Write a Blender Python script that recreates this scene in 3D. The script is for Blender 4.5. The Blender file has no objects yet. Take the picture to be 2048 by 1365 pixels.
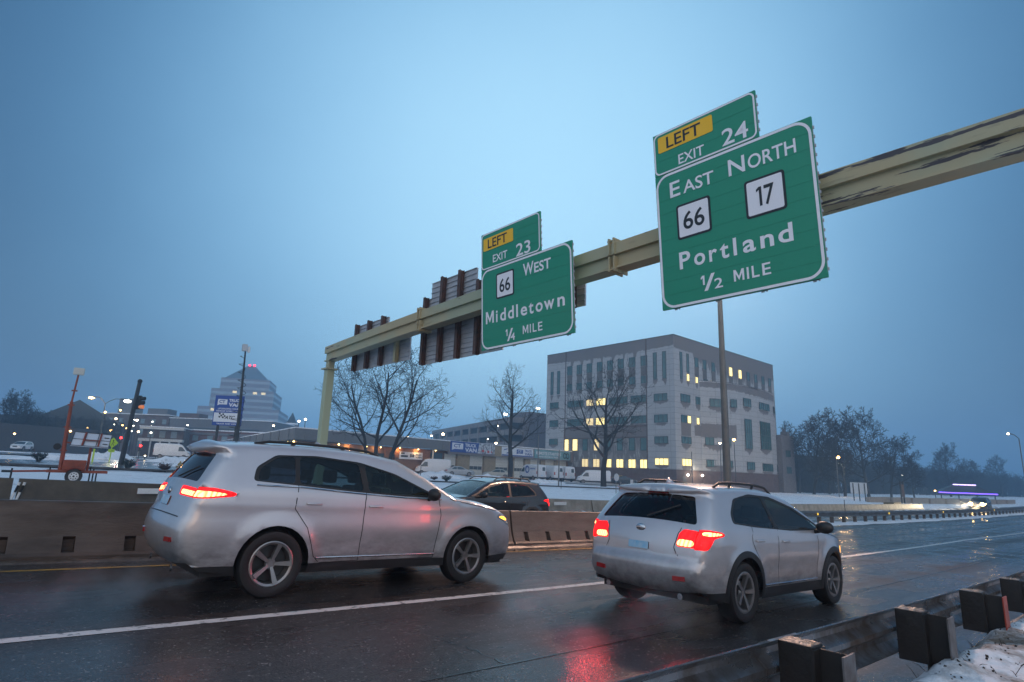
import bpy, bmesh, math, random
from mathutils import Vector, Matrix, noise
from mathutils.geometry import delaunay_2d_cdt
random.seed(7)
R = math.radians
SC = bpy.context.scene
COL = SC.collection

# ------------------------------------------------------------------ camera
H_CAM = 1.437
cam = bpy.data.cameras.new("camera")
cam.sensor_width = 36.0
cam.lens = 36.0 * 1180.0 / 2048.0
cam.clip_start = 0.05
cam.clip_end = 6000
camo = bpy.data.objects.new("camera", cam)
COL.objects.link(camo)
RX = Vector((0.74522361, -0.66582615, 0.03629479))
DN = Vector((0.17063365, 0.13779747, -0.97565158))
FW = Vector((0.64461301, 0.73327171, 0.21630228))
m = Matrix.Identity(4)
for i in range(3):
    m[i][0] = RX[i]; m[i][1] = -DN[i]; m[i][2] = -FW[i]
m[2][3] = H_CAM
camo.matrix_world = m
SC.camera = camo

# ------------------------------------------------------------------ world: dusk overcast
SUN_EL, SUN_AZ = R(3.0), R(212)
wd = bpy.data.worlds.new("World"); SC.world = wd; wd.use_nodes = True
nt = wd.node_tree; nt.nodes.clear()
out = nt.nodes.new("ShaderNodeOutputWorld")
tc = nt.nodes.new("ShaderNodeTexCoord")
dotn = nt.nodes.new("ShaderNodeVectorMath"); dotn.operation = 'DOT_PRODUCT'
bd = Vector((0.625, 0.655, 0.42)).normalized()
dotn.inputs[1].default_value = bd
nt.links.new(tc.outputs["Generated"], dotn.inputs[0])
acos = nt.nodes.new("ShaderNodeMath"); acos.operation = 'ARCCOSINE'
nt.links.new(dotn.outputs["Value"], acos.inputs[0])
cn = nt.nodes.new("ShaderNodeTexNoise"); cn.inputs["Scale"].default_value = 2.2; cn.inputs["Detail"].default_value = 3
nt.links.new(tc.outputs["Generated"], cn.inputs["Vector"])
cm = nt.nodes.new("ShaderNodeMath"); cm.operation = 'MULTIPLY_ADD'
cm.inputs[1].default_value = 0.11; cm.inputs[2].default_value = -0.055
nt.links.new(cn.outputs[0], cm.inputs[0])
ad = nt.nodes.new("ShaderNodeMath"); ad.operation = 'ADD'
nt.links.new(acos.outputs[0], ad.inputs[0]); nt.links.new(cm.outputs[0], ad.inputs[1])
dv = nt.nodes.new("ShaderNodeMath"); dv.operation = 'DIVIDE'; dv.inputs[1].default_value = math.pi
nt.links.new(ad.outputs[0], dv.inputs[0])
rp = nt.nodes.new("ShaderNodeValToRGB")
rp.color_ramp.interpolation = 'B_SPLINE'
stops = [(0.0, (.42, .73, .95)), (0.07, (.37, .66, .89)), (0.13, (.235, .48, .72)), (0.19, (.075, .215, .40)), (0.25, (.014, .072, .175)),
         (0.34, (.008, .050, .125)), (0.44, (.13, .27, .45)), (0.60, (.68, .80, .94)), (1.0, (.80, .82, .88))]
el = rp.color_ramp.elements
el[0].position, el[0].color = stops[0][0], (*stops[0][1], 1)
el[1].position, el[1].color = stops[-1][0], (*stops[-1][1], 1)
for p_, c_ in stops[1:-1]:
    e = el.new(p_); e.color = (*c_, 1)
nt.links.new(dv.outputs[0], rp.inputs[0])
bg1 = nt.nodes.new("ShaderNodeBackground"); bg1.inputs["Strength"].default_value = 1.12
nt.links.new(rp.outputs[0], bg1.inputs["Color"])
sky = nt.nodes.new("ShaderNodeTexSky"); sky.sky_type = 'NISHITA'; sky.sun_disc = False
sky.sun_elevation = SUN_EL; sky.sun_rotation = SUN_AZ
sky.dust_density = 3.0
bg2 = nt.nodes.new("ShaderNodeBackground"); bg2.inputs["Strength"].default_value = 0.05
nt.links.new(sky.outputs[0], bg2.inputs["Color"])
ads = nt.nodes.new("ShaderNodeAddShader")
nt.links.new(bg1.outputs[0], ads.inputs[0]); nt.links.new(bg2.outputs[0], ads.inputs[1])
nt.links.new(ads.outputs[0], out.inputs["Surface"])

sl = bpy.data.lights.new("sun", 'SUN'); sl.energy = 0.12; sl.angle = R(40); sl.color = (1.0, .86, .80)
so = bpy.data.objects.new("sun", sl); COL.objects.link(so)
sdir = Vector((math.sin(SUN_AZ) * math.cos(R(28)), math.cos(SUN_AZ) * math.cos(R(28)), math.sin(R(28))))
so.rotation_euler = sdir.to_track_quat('Z', 'Y').to_euler()

SC.view_settings.view_transform = 'Standard'
SC.view_settings.look = 'None'
SC.view_settings.exposure = 0.0
SC.view_settings.gamma = 1.0
SC.render.engine = 'CYCLES'
SC.cycles.use_denoising = True
SC.cycles.max_bounces = 8
SC.cycles.transparent_max_bounces = 16
SC.cycles.volume_bounces = 1
SC.cycles.sample_clamp_indirect = 3.0
SC.cycles.caustics_reflective = False
SC.cycles.caustics_refractive = False

# ------------------------------------------------------------------ materials
MATS = {}
def mat(name, col=(.5, .5, .5), rough=.6, metal=0.0, var=0.0, vscale=3.0, col2=None, bump=0.0, bscale=40.0,
        emit=None, es=1.0, coat=0.0, spec=.5, vrough=0.0, alpha=1.0, thr=(.35, .65), stretch=None):
    if name in MATS: return MATS[name]
    M = bpy.data.materials.new(name); M.use_nodes = True
    n = M.node_tree.nodes; L = M.node_tree.links
    b = n["Principled BSDF"]
    b.inputs["Base Color"].default_value = (*col, 1)
    b.inputs["Roughness"].default_value = rough
    b.inputs["Metallic"].default_value = metal
    b.inputs["Specular IOR Level"].default_value = spec
    b.inputs["Coat Weight"].default_value = coat
    b.inputs["Coat Roughness"].default_value = .04
    b.inputs["Alpha"].default_value = alpha
    if emit:
        b.inputs["Emission Color"].default_value = (*emit, 1); b.inputs["Emission Strength"].default_value = es
    if var or col2 or bump or vrough:
        t = n.new("ShaderNodeTexCoord"); src = t.outputs["Object"]
        if stretch:
            mp = n.new("ShaderNodeMapping"); mp.inputs["Scale"].default_value = stretch
            L.new(src, mp.inputs[0]); src = mp.outputs[0]
        z = n.new("ShaderNodeTexNoise"); z.inputs["Scale"].default_value = vscale; z.inputs["Detail"].default_value = 6
        z.inputs["Roughness"].default_value = .62
        L.new(src, z.inputs["Vector"])
        if var or col2:
            c2 = col2 if col2 else tuple(max(0, c * (1 - var)) for c in col)
            r_ = n.new("ShaderNodeMapRange"); r_.inputs[1].default_value = thr[0]; r_.inputs[2].default_value = thr[1]
            L.new(z.outputs[0], r_.inputs[0])
            mx = n.new("ShaderNodeMix"); mx.data_type = 'RGBA'
            mx.inputs[6].default_value = (*col, 1); mx.inputs[7].default_value = (*c2, 1)
            L.new(r_.outputs[0], mx.inputs[0]); L.new(mx.outputs[2], b.inputs["Base Color"])
        if vrough:
            r2 = n.new("ShaderNodeMapRange"); r2.inputs[1].default_value = .3; r2.inputs[2].default_value = .7
            r2.inputs[3].default_value = max(0.02, rough - vrough); r2.inputs[4].default_value = min(1, rough + vrough)
            L.new(z.outputs[0], r2.inputs[0]); L.new(r2.outputs[0], b.inputs["Roughness"])
        if bump:
            z2 = n.new("ShaderNodeTexNoise"); z2.inputs["Scale"].default_value = bscale; z2.inputs["Detail"].default_value = 5
            L.new(src, z2.inputs["Vector"])
            bp = n.new("ShaderNodeBump"); bp.inputs["Strength"].default_value = bump; bp.inputs["Distance"].default_value = .02
            L.new(z2.outputs[0], bp.inputs["Height"]); L.new(bp.outputs[0], b.inputs["Normal"])
    MATS[name] = M
    return M

def emis(name, col, s):
    return mat(name, col, .5, emit=col, es=s)

# ------------------------------------------------------------------ mesh helper
class MB:
    def __init__(s): s.v = []; s.f = []; s.m = []
    def add(s, vs, fs, mi=0, M=None):
        o = len(s.v)
        s.v += [tuple(M @ Vector(p)) for p in vs] if M else [tuple(p) for p in vs]
        s.f += [tuple(o + i for i in f) for f in fs]; s.m += [mi] * len(fs)
        return s
    def box(s, x0, x1, y0, y1, z0, z1, mi=0, M=None):
        vs = [(x0, y0, z0), (x1, y0, z0), (x1, y1, z0), (x0, y1, z0), (x0, y0, z1), (x1, y0, z1), (x1, y1, z1), (x0, y1, z1)]
        return s.add(vs, [(0, 3, 2, 1), (4, 5, 6, 7), (0, 1, 5, 4), (1, 2, 6, 5), (2, 3, 7, 6), (3, 0, 4, 7)], mi, M)
    def cbox(s, c, d, mi=0, M=None):
        return s.box(c[0] - d[0] / 2, c[0] + d[0] / 2, c[1] - d[1] / 2, c[1] + d[1] / 2, c[2] - d[2] / 2, c[2] + d[2] / 2, mi, M)
    def bbox(s, x0, x1, y0, y1, z0, z1, b=.02, mi=0, M=None):
        bm = bmesh.new(); bmesh.ops.create_cube(bm, size=1)
        for v in bm.verts:
            v.co = Vector(((x0 + x1) / 2 + v.co.x * (x1 - x0), (y0 + y1) / 2 + v.co.y * (y1 - y0), (z0 + z1) / 2 + v.co.z * (z1 - z0)))
        bmesh.ops.bevel(bm, geom=list(bm.edges), offset=b, segments=2, affect='EDGES', profile=.6)
        bm.verts.index_update()
        s.add([v.co.copy() for v in bm.verts], [[v.index for v in f.verts] for f in bm.faces], mi, M); bm.free(); return s
    def tube(s, pts, rad, n=8, mi=0, M=None, cap=True):
        pts = [Vector(p) for p in pts]
        rads = rad if isinstance(rad, (list, tuple)) else [rad] * len(pts)
        vs, fs = [], []
        up = Vector((0, 0, 1)); px = None
        for i, p in enumerate(pts):
            d = (pts[min(i + 1, len(pts) - 1)] - pts[max(i - 1, 0)]).normalized()
            if px is None:
                a = up if abs(d.z) < .9 else Vector((1, 0, 0))
                px = d.cross(a).normalized()
            else:
                px = (px - d * px.dot(d)).normalized()
            py = d.cross(px)
            for k in range(n):
                t = 2 * math.pi * k / n
                vs.append(p + (px * math.cos(t) + py * math.sin(t)) * rads[i])
        for i in range(len(pts) - 1):
            for k in range(n):
                a, b = i * n + k, i * n + (k + 1) % n
                fs.append((a, b, b + n, a + n))
        if cap:
            fs.append(tuple(range(n))[::-1]); fs.append(tuple(range((len(pts) - 1) * n, len(pts) * n)))
        return s.add(vs, fs, mi, M)
    def bar(s, a, b, w, h, mi=0, M=None, up=(0, 0, 1)):
        a, b = Vector(a), Vector(b); d = (b - a).normalized(); u = Vector(up)
        if abs(d.dot(u)) > .95: u = Vector((1, 0, 0))
        x = d.cross(u).normalized(); y = x.cross(d)
        vs = []
        for p in (a, b):
            for sx, sy in ((-1, -1), (1, -1), (1, 1), (-1, 1)):
                vs.append(p + x * sx * w / 2 + y * sy * h / 2)
        return s.add(vs, [(0, 3, 2, 1), (4, 5, 6, 7), (0, 1, 5, 4), (1, 2, 6, 5), (2, 3, 7, 6), (3, 0, 4, 7)], mi, M)
    def prism(s, poly, h0, h1, mi=0, M=None):
        """polygon (x,y) extruded from z=h0 to h1"""
        n = len(poly)
        vs = [(p[0], p[1], h0) for p in poly] + [(p[0], p[1], h1) for p in poly]
        fs = [tuple(range(n))[::-1], tuple(range(n, 2 * n))] + [(i, (i + 1) % n, n + (i + 1) % n, n + i) for i in range(n)]
        return s.add(vs, fs, mi, M)
    def sweep(s, prof, path, mi=0, M=None, cap=True, closed=True):
        """prof: list of (lat, up) ; path: list of (origin, lat_vec, up_vec)"""
        n = len(prof); vs = []; fs = []
        for o, lv, uv in path:
            o, lv, uv = Vector(o), Vector(lv), Vector(uv)
            for a, b in prof: vs.append(o + lv * a + uv * b)
        k = n if closed else n - 1
        for i in range(len(path) - 1):
            for j in range(k):
                a, b = i * n + j, i * n + (j + 1) % n
                fs.append((a, b, b + n, a + n))
        if cap and closed:
            fs.append(tuple(range(n))[::-1]); fs.append(tuple(range((len(path) - 1) * n, len(path) * n)))
        return s.add(vs, fs, mi, M)
    def lathe(s, prof, n=24, mi=0, M=None, closed=False):
        """prof (r, z) about Z"""
        vs, fs = [], []; k = len(prof)
        for i in range(n):
            t = 2 * math.pi * i / n
            for r_, z_ in prof: vs.append((r_ * math.cos(t), r_ * math.sin(t), z_))
        for i in range(n):
            i2 = (i + 1) % n
            for j in range(k if closed else k - 1):
                j2 = (j + 1) % k
                fs.append((i * k + j, i2 * k + j, i2 * k + j2, i * k + j2))
        return s.add(vs, fs, mi, M)
    def ball(s, c, r, mi=0, n=10, sq=(1, 1, 1)):
        prof = [(math.sin(math.pi * i / (n // 2 + 1)), -math.cos(math.pi * i / (n // 2 + 1))) for i in range(n // 2 + 2)]
        prof[0] = (.001, -1); prof[-1] = (.001, 1)
        Mx = Matrix.Translation(Vector(c)) @ Matrix.Diagonal((r * sq[0], r * sq[1], r * sq[2], 1))
        return s.lathe(prof, n, mi, Mx)
    def build(s, name, mats, parent=None, smooth=None, loc=None, M=None, fix=True):
        me = bpy.data.meshes.new(name)
        me.from_pydata(s.v, [], s.f)
        if not isinstance(mats, (list, tuple)): mats = [mats]
        for x in mats: me.materials.append(x)
        if len(mats) > 1: me.polygons.foreach_set("material_index", s.m)
        if fix:
            bm = bmesh.new(); bm.from_mesh(me)
            bmesh.ops.recalc_face_normals(bm, faces=bm.faces); bm.to_mesh(me); bm.free()
        if smooth is not None:
            for p in me.polygons: p.use_smooth = True
            if smooth < 180: me.set_sharp_from_angle(angle=R(smooth))
        me.update()
        o = bpy.data.objects.new(name, me); COL.objects.link(o)
        if parent: o.parent = parent
        if M is not None: o.matrix_local = M
        if loc is not None: o.location = loc
        return o

def empty(name, loc=(0, 0, 0), rz=0.0, M=None):
    o = bpy.data.objects.new(name, None); COL.objects.link(o)
    o.empty_display_size = .3
    if M is not None: o.matrix_world = M
    else: o.location = loc; o.rotation_euler = (0, 0, rz)
    return o
def tag(o, label, cat, group=None):
    o["label"] = label; o["category"] = cat
    if group: o["group"] = group
    return o
def kind(o, k):
    o["kind"] = k; return o
def copy_tree(o, parent=None):
    c = o.copy(); COL.objects.link(c)
    if parent: c.parent = parent
    for ch in list(o.children): copy_tree(ch, c)
    return c
def rotM(x, y, z):   # columns: local axes in world
    mm = Matrix.Identity(4)
    for i in range(3):
        mm[i][0] = x[i]; mm[i][1] = y[i]; mm[i][2] = z[i]
    return mm

# text -> (verts, faces) normalised to cap height 1, width natural; cached
TXT = {}
def text_geo(body, bold=0.0):
    key = (body, bold)
    if key in TXT: return TXT[key]
    cu = bpy.data.curves.new("legend", 'FONT'); cu.body = body; cu.size = 1.0
    cu.offset = bold; cu.resolution_u = 4; cu.fill_mode = 'FRONT'; cu.dimensions = '2D'
    o = bpy.data.objects.new("legend", cu); COL.objects.link(o)
    bpy.context.view_layer.update()
    me = o.to_mesh()
    vs = [v.co.copy() for v in me.vertices]; fs = [tuple(p.vertices) for p in me.polygons]
    o.to_mesh_clear(); bpy.data.objects.remove(o); bpy.data.curves.remove(cu)
    TXT[key] = (vs, fs)
    return TXT[key]
def put_text(mb, body, x0, y0, cap, width=None, z=0.006, mi=0, bold=.012, M=None, slant=0.0, th=.004):
    """left edge x0, baseline y0, cap height cap, total width"""
    vs, fs = text_geo(body, bold)
    hv, _ = text_geo("H", bold)
    ch = max(v.y for v in hv)
    a = min(v.x for v in vs); b = max(v.x for v in vs)
    sy = cap / ch; sx = (width / (b - a)) if width else sy
    top = [(x0 + (v.x - a) * sx + slant * v.y * sy, y0 + v.y * sy, z) for v in vs]
    mb.add(top, fs, mi, M)
    return (b - a) * sx

# ------------------------------------------------------------------ ground profile
def zr(u):
    if u < -25: return 0.75
    if u < 10: return -0.03 * u
    if u < 50: return -0.3 - 0.03 * (u - 10) + 0.00025 * (u - 10) ** 2
    if u < 100: return -1.1 - 0.01 * (u - 50) + 0.0001 * (u - 50) ** 2
    return -1.35
def cu_(u):
    """sideways drift of the road"""
    if u < 5: return 0.0
    if u < 35: return 0.95 * ((u - 5) / 30.0) ** 1.35
    return 0.95 - min(0.4, (u - 35) * .004)
def zt(u, v):
    z = 0.35 + 0.014 * (v - 29) - 0.0125 * (u - 3)
    return max(-1.3, min(1.75, z))
def fb(x, y, s=1.0, o=3):
    return noise.fractal(Vector((x * s, y * s, 3.7)), 1.0, 2.0, o)
def zg(u, v):
    """terrain height"""
    w = v - cu_(u)
    r_ = zr(u)
    if w < 1.75:
        t = max(0.0, min(1.0, (1.72 - w) / .42))
        k_ = (u - 3.45) / 1.9; du = (k_ - round(k_)) * 1.9
        md = .06 * math.exp(-(du / .2) ** 2 - ((w - 1.22) / .16) ** 2)
        return r_ + .02 + md + (t * t * (3 - 2 * t)) * .33 + (.05 * fb(u, v, 1.6) + .018 * fb(u, v, 7)) * t
    if w < 20.4: return r_ - 0.08
    if w < 21.0: return r_ - 0.02
    a = max(0, min(1, (w - 21.2) / 1.2))
    s_ = .05 * fb(u, v, .6) + .02 * fb(u, v, 2.5)
    return (r_ + .05) * (1 - a) + (zt(u, v) + s_) * a
# ================================================================== GROUND
def snow_mat(name, dirt=0.0):
    M = bpy.data.materials.new(name); M.use_nodes = True
    n = M.node_tree.nodes; L = M.node_tree.links; b = n["Principled BSDF"]
    b.inputs["Roughness"].default_value = .75
    b.inputs["Specular IOR Level"].default_value = .3
    t = n.new("ShaderNodeTexCoord")
    z = n.new("ShaderNodeTexNoise"); z.inputs["Scale"].default_value = 1.1; z.inputs["Detail"].default_value = 8; z.inputs["Roughness"].default_value = .7
    L.new(t.outputs["Object"], z.inputs["Vector"])
    r_ = n.new("ShaderNodeValToRGB")
    e = r_.color_ramp.elements
    e[0].position = .30 + dirt; e[0].color = (.16, .12, .09, 1) if dirt else (.42, .42, .44, 1)
    e[1].position = .46 + dirt; e[1].color = (.80, .81, .84, 1)
    L.new(z.outputs[0], r_.inputs[0]); L.new(r_.outputs[0], b.inputs["Base Color"])
    z2 = n.new("ShaderNodeTexNoise"); z2.inputs["Scale"].default_value = 9; z2.inputs["Detail"].default_value = 8
    L.new(t.outputs["Object"], z2.inputs["Vector"])
    bp = n.new("ShaderNodeBump"); bp.inputs["Strength"].default_value = .6; bp.inputs["Distance"].default_value = .06
    L.new(z2.outputs[0], bp.inputs["Height"]); L.new(bp.outputs[0], b.inputs["Normal"])
    MATS[name] = M
    return M
M_SNOW = snow_mat("snow")
M_SNOWD = snow_mat("dirty_snow", .10)

def axis(segs):
    o = []
    for a, b, st in segs:
        n = max(1, int(round((b - a) / st)))
        o += [a + (b - a) * i / n for i in range(n)]
    return o + [segs[-1][1]]
us = axis([(-1500, -200, 260), (-200, -40, 20), (-40, -6, 2), (-6, 2, .25), (2, 13, .1), (13, 14, .25), (14, 60, 1), (60, 160, 3), (160, 400, 20), (400, 2400, 250)])
vs_ = axis([(-600, -40, 80), (-40, -4, 3), (-4, 0, .5), (0, 3.3, .07), (3.3, 20, 3), (20, 26, .3), (26, 60, 1.0), (60, 150, 4), (150, 400, 25), (400, 2400, 250)])
mb = MB()
W_ = len(us)
for v in vs_:
    for u in us:
        mb.v.append((u, v, zg(u, v)))
for j in range(len(vs_) - 1):
    for i in range(W_ - 1):
        a = j * W_ + i
        mb.f.append((a, a + 1, a + 1 + W_, a + W_)); mb.m.append(0)
kind(mb.build("snowy_ground", M_SNOW, smooth=180), "structure")

# near verge: sand-stained rim of snow
# wet asphalt
M = bpy.data.materials.new("wet_asphalt"); M.use_nodes = True; MATS["wet_asphalt"] = M
n = M.node_tree.nodes; L = M.node_tree.links; b = n["Principled BSDF"]
t = n.new("ShaderNodeTexCoord")
mp = n.new("ShaderNodeMapping"); mp.inputs["Scale"].default_value = (.05, 1.0, 1)
L.new(t.outputs["Object"], mp.inputs[0])
z = n.new("ShaderNodeTexNoise"); z.inputs["Scale"].default_value = 1.5; z.inputs["Detail"].default_value = 6; z.inputs["Roughness"].default_value = .6
L.new(mp.outputs[0], z.inputs["Vector"])
zz = n.new("ShaderNodeTexNoise"); zz.inputs["Scale"].default_value = .8; zz.inputs["Detail"].default_value = 5
L.new(t.outputs["Object"], zz.inputs["Vector"])
mixw = n.new("ShaderNodeMath"); mixw.operation = 'MULTIPLY_ADD'; mixw.inputs[1].default_value = .55
L.new(z.outputs[0], mixw.inputs[0])
m2 = n.new("ShaderNodeMath"); m2.operation = 'MULTIPLY'; m2.inputs[1].default_value = .45
L.new(zz.outputs[0], m2.inputs[0]); L.new(m2.outputs[0], mixw.inputs[2])
rr = n.new("ShaderNodeMapRange"); rr.inputs[1].default_value = .40; rr.inputs[2].default_value = .60
rr.inputs[3].default_value = .10; rr.inputs[4].default_value = .42
L.new(mixw.outputs[0], rr.inputs[0]); sxy = n.new("ShaderNodeSeparateXYZ"); L.new(t.outputs["Object"], sxy.inputs[0])
wv = n.new("ShaderNodeMath"); wv.operation = 'SINE'; wk = n.new("ShaderNodeMath"); wk.operation = 'MULTIPLY_ADD'; wk.inputs[1].default_value = 2 * math.pi / 1.825; wk.inputs[2].default_value = -1.2
L.new(sxy.outputs[1], wk.inputs[0]); L.new(wk.outputs[0], wv.inputs[0])
wa = n.new("ShaderNodeMath"); wa.operation = 'MULTIPLY_ADD'; wa.inputs[1].default_value = .07; L.new(wv.outputs[0], wa.inputs[0]); L.new(rr.outputs[0], wa.inputs[2])
wm_ = n.new("ShaderNodeMath"); wm_.operation = 'MAXIMUM'; wm_.inputs[1].default_value = .07; L.new(wa.outputs[0], wm_.inputs[0])
L.new(wm_.outputs[0], b.inputs["Roughness"])
vo = n.new("ShaderNodeTexVoronoi"); vo.inputs["Scale"].default_value = 70
L.new(t.outputs["Object"], vo.inputs["Vector"])
cr = n.new("ShaderNodeValToRGB"); e = cr.color_ramp.elements
e[0].position = 0; e[0].color = (.016, .014, .014, 1); e[1].position = 1; e[1].color = (.078, .066, .063, 1)
e_ = cr.color_ramp.elements.new(.968); e_.color = (.075, .065, .062, 1); e[len(e) - 1].color = (.32, .30, .29, 1)  # pale specks put the sparkle of wet aggregate into the colour
sep = n.new("ShaderNodeSeparateColor"); L.new(vo.outputs["Color"], sep.inputs[0])
L.new(sep.outputs[0], cr.inputs[0])
mx = n.new("ShaderNodeMix"); mx.data_type = 'RGBA'; mx.blend_type = 'MULTIPLY'; mx.inputs[0].default_value = .7
L.new(cr.outputs[0], mx.inputs[6])
cr2 = n.new("ShaderNodeValToRGB"); e = cr2.color_ramp.elements
e[0].position = .35; e[0].color = (.55, .55, .56, 1); e[1].position = .65; e[1].color = (1, .97, .95, 1)
L.new(mixw.outputs[0], cr2.inputs[0]); L.new(cr2.outputs[0], mx.inputs[7])
L.new(mx.outputs[2], b.inputs["Base Color"])
b.inputs["Specular IOR Level"].default_value = .27
bp = n.new("ShaderNodeBump"); bp.inputs["Strength"].default_value = .30; bp.inputs["Distance"].default_value = .006
L.new(vo.outputs["Distance"], bp.inputs["Height"])
zw = n.new("ShaderNodeTexNoise"); zw.inputs["Scale"].default_value = 3; zw.inputs["Detail"].default_value = 4
L.new(t.outputs["Object"], zw.inputs["Vector"])
bp2 = n.new("ShaderNodeBump"); bp2.inputs["Strength"].default_value = .12; bp2.inputs["Distance"].default_value = .03
L.new(zw.outputs[0], bp2.inputs["Height"]); L.new(bp.outputs[0], bp2.inputs["Normal"])
L.new(bp2.outputs[0], b.inputs["Normal"])
M_ROAD = M

ru = axis([(-120, -20, 10), (-20, 60, 1), (60, 160, 3), (160, 900, 40)])
def strip(w0, w1, dz, u0, u1, st=None, wfun=None):
    mbs = MB(); pts = [u for u in ru if u0 < u < u1]; pts = [u0] + pts + [u1]
    for u in pts:
        for w in (w0, w1):
            mbs.v.append((u, w + cu_(u), zr(u) + dz))
    for i in range(len(pts) - 1):
        mbs.f.append((2 * i, 2 * i + 2, 2 * i + 3, 2 * i + 1)); mbs.m.append(0)
    return mbs
kind(strip(1.42, 20.75, 0, -120, 900).build("highway_road", M_ROAD, smooth=180), "structure")

M_WLINE = mat("worn_white_paint", (.62, .60, .58), .42, col2=(.06, .055, .055), vscale=9, thr=(.55, .66), bump=.25, bscale=120)
M_YLINE = mat("worn_yellow_paint", (.42, .22, .035), .45, col2=(.08, .05, .03), vscale=5, thr=(.5, .7))
kind(strip(6.33, 6.48, .004, -60, 400).build("lane_line", M_WLINE), "structure")
kind(strip(10.0, 10.11, .004, -60, 24).build("edge_line", M_YLINE), "structure")
kind(strip(16.9, 17.02, .004, -60, 400).build("lane_line", M_WLINE), "structure")
M_POOL = mat("gutter_water", (.010, .009, .008), .03, vrough=.05, vscale=1.5, bump=.02, bscale=6)
kind(strip(10.16, 10.77, .003, 4.5, 27).build("gutter_water", M_POOL), "structure")
M_SEAM = mat("tar_seam", (.008, .008, .009), .25)
kind(strip(3.93, 3.95, .004, -30, 200).build("road_joint", M_SEAM), "structure")
# crack across the near lane
mb = MB()
cp = [(3.50, 4.86), (3.53, 4.74), (3.50, 4.66), (3.58, 4.55), (3.54, 4.46), (3.58, 4.38), (3.53, 4.26), (3.56, 4.13), (3.53, 4.02), (3.55, 3.95)]
for i in range(len(cp) - 1):
    (u0, v0), (u1, v1) = cp[i], cp[i + 1]; w0, w1 = .003 + .004 * (i % 3), .003 + .004 * ((i + 1) % 3)
    mb.add([(u0 - w0, v0, zr(u0) + .004), (u1 - w1, v1, zr(u1) + .004), (u1 + w1, v1, zr(u1) + .004), (u0 + w0, v0, zr(u0) + .004)], [(0, 1, 2, 3)])
kind(mb.build("road_crack", M_SEAM), "structure")

# snow strips
def berm(name, u0, u1, wfun, hw, ht, mt, st=.5, seed=0, nn=9):
    mbs = MB(); N = int((u1 - u0) / st)
    for i in range(N + 1):
        u = u0 + (u1 - u0) * i / N
        c = wfun(u); hwv = hw * (1 + .25 * fb(u + seed, 3, .35))
        for j in range(nn):
            t_ = -1 + 2 * j / (nn - 1)
            v = c + t_ * hwv
            h = ht * (1 - t_ * t_) ** .6 * (1 + .5 * fb(u + seed, v, .9)) + (.03 * fb(u, v + seed, 4) + .02 * fb(u, v + seed, 13)) * (1 - t_ * t_)
            if j in (0, nn - 1): h = -.02
            mbs.v.append((u, v + cu_(u), zr(u) + .006 + h))
    for i in range(N):
        for j in range(nn - 1):
            a = i * nn + j
            mbs.f.append((a, a + nn, a + nn + 1, a + 1)); mbs.m.append(0)
    return kind(mbs.build(name, mt, smooth=180), "structure")
def med_w(u):
    return 12.6 + min(1.6, max(0, (u - 24) * .13))
berm("median_snow", 25, 240, lambda u: med_w(u) - .05, 1.0, .06, M_SNOW, seed=5)
berm("shoulder_snow", -30, 120, lambda u: 20.25, .55, .22, M_SNOWD, st=.35, seed=11)
M_SNOWV = snow_mat("verge_snow", .07)
mbv = MB(); nu_, nv_ = 250, 50
for i in range(nu_ + 1):
    for j in range(nv_ + 1):
        u = 1.2 + 12 * i / nu_; v = -.35 + 2.0 * j / nv_ + cu_(u)
        e_ = min(1, min(i, nu_ - i, j, nv_ - j) / 3.0)
        h_ = .022 * abs(fb(u, v, 5)) + .018 * fb(u + 9, v, 2.2) + .012 * fb(u, v, 16)
        mbv.v.append((u, v, zg(u, v) + (.012 + max(-.01, h_)) * e_ - .02 * (1 - e_)))
for i in range(nu_):
    for j in range(nv_):
        q_ = i * (nv_ + 1) + j; mbv.f.append((q_, q_ + nv_ + 1, q_ + nv_ + 2, q_ + 1)); mbv.m.append(0)
kind(mbv.build("verge_snow", M_SNOWV, smooth=180), "structure")
M_GRIT = mat("brown_grit", (.055, .038, .028), .9, var=.6, vscale=20)
mbg = MB(); rg = random.Random(4)
for k in range(700):
    u = rg.uniform(2.2, 12.5); v = (1.40 + rg.gauss(0, .13) if k % 3 else rg.uniform(.4, 1.4)) + cu_(u); r_g = rg.uniform(.004, .012)
    z_ = zg(u, v) + .02
    tw = Matrix.Translation((u, v, z_)) @ Matrix.Rotation(rg.uniform(0, 3), 4, Vector((rg.random(), rg.random(), .3)).normalized()) @ Matrix.Diagonal((r_g * rg.uniform(.7, 1.6), r_g, r_g * rg.uniform(.5, 1), 1))
    mbg.add([(1, 0, 0), (-1, 0, 0), (0, 1, 0), (0, -1, 0), (0, 0, 1), (0, 0, -1)], [(0, 2, 4), (2, 1, 4), (1, 3, 4), (3, 0, 4), (2, 0, 5), (1, 2, 5), (3, 1, 5), (0, 3, 5)], 0, tw)
for k in range(260):
    u = rg.uniform(2.2, 12.5); v = 1.25 + rg.gauss(0, .28) + cu_(u); z_ = zg(u, v)
    d_ = Vector((rg.uniform(-1, 1), rg.uniform(-1, 1), rg.uniform(.4, 1.3))).normalized() * rg.uniform(.05, .14)
    mbg.tube([(u, v, z_), Vector((u, v, z_)) + d_ * .6, Vector((u, v, z_)) + d_ + Vector((0, 0, -.02))], [.0028, .0024, .001], 3, cap=False)
kind(mbg.build("roadside_grit", M_GRIT, fix=False), "stuff")
berm("barrier_slush", -14, 26.5, lambda u: 10.72, .12, .03, mat("dark_wet_grit", (.05, .038, .030), .4, col2=(.13, .10, .08), vscale=6), st=.2, seed=31)
M_BSLUSH = mat("brown_slush", (.085, .060, .044), .5, col2=(.46, .42, .40), vscale=5, thr=(.50, .64), bump=1.0, bscale=30)
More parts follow.
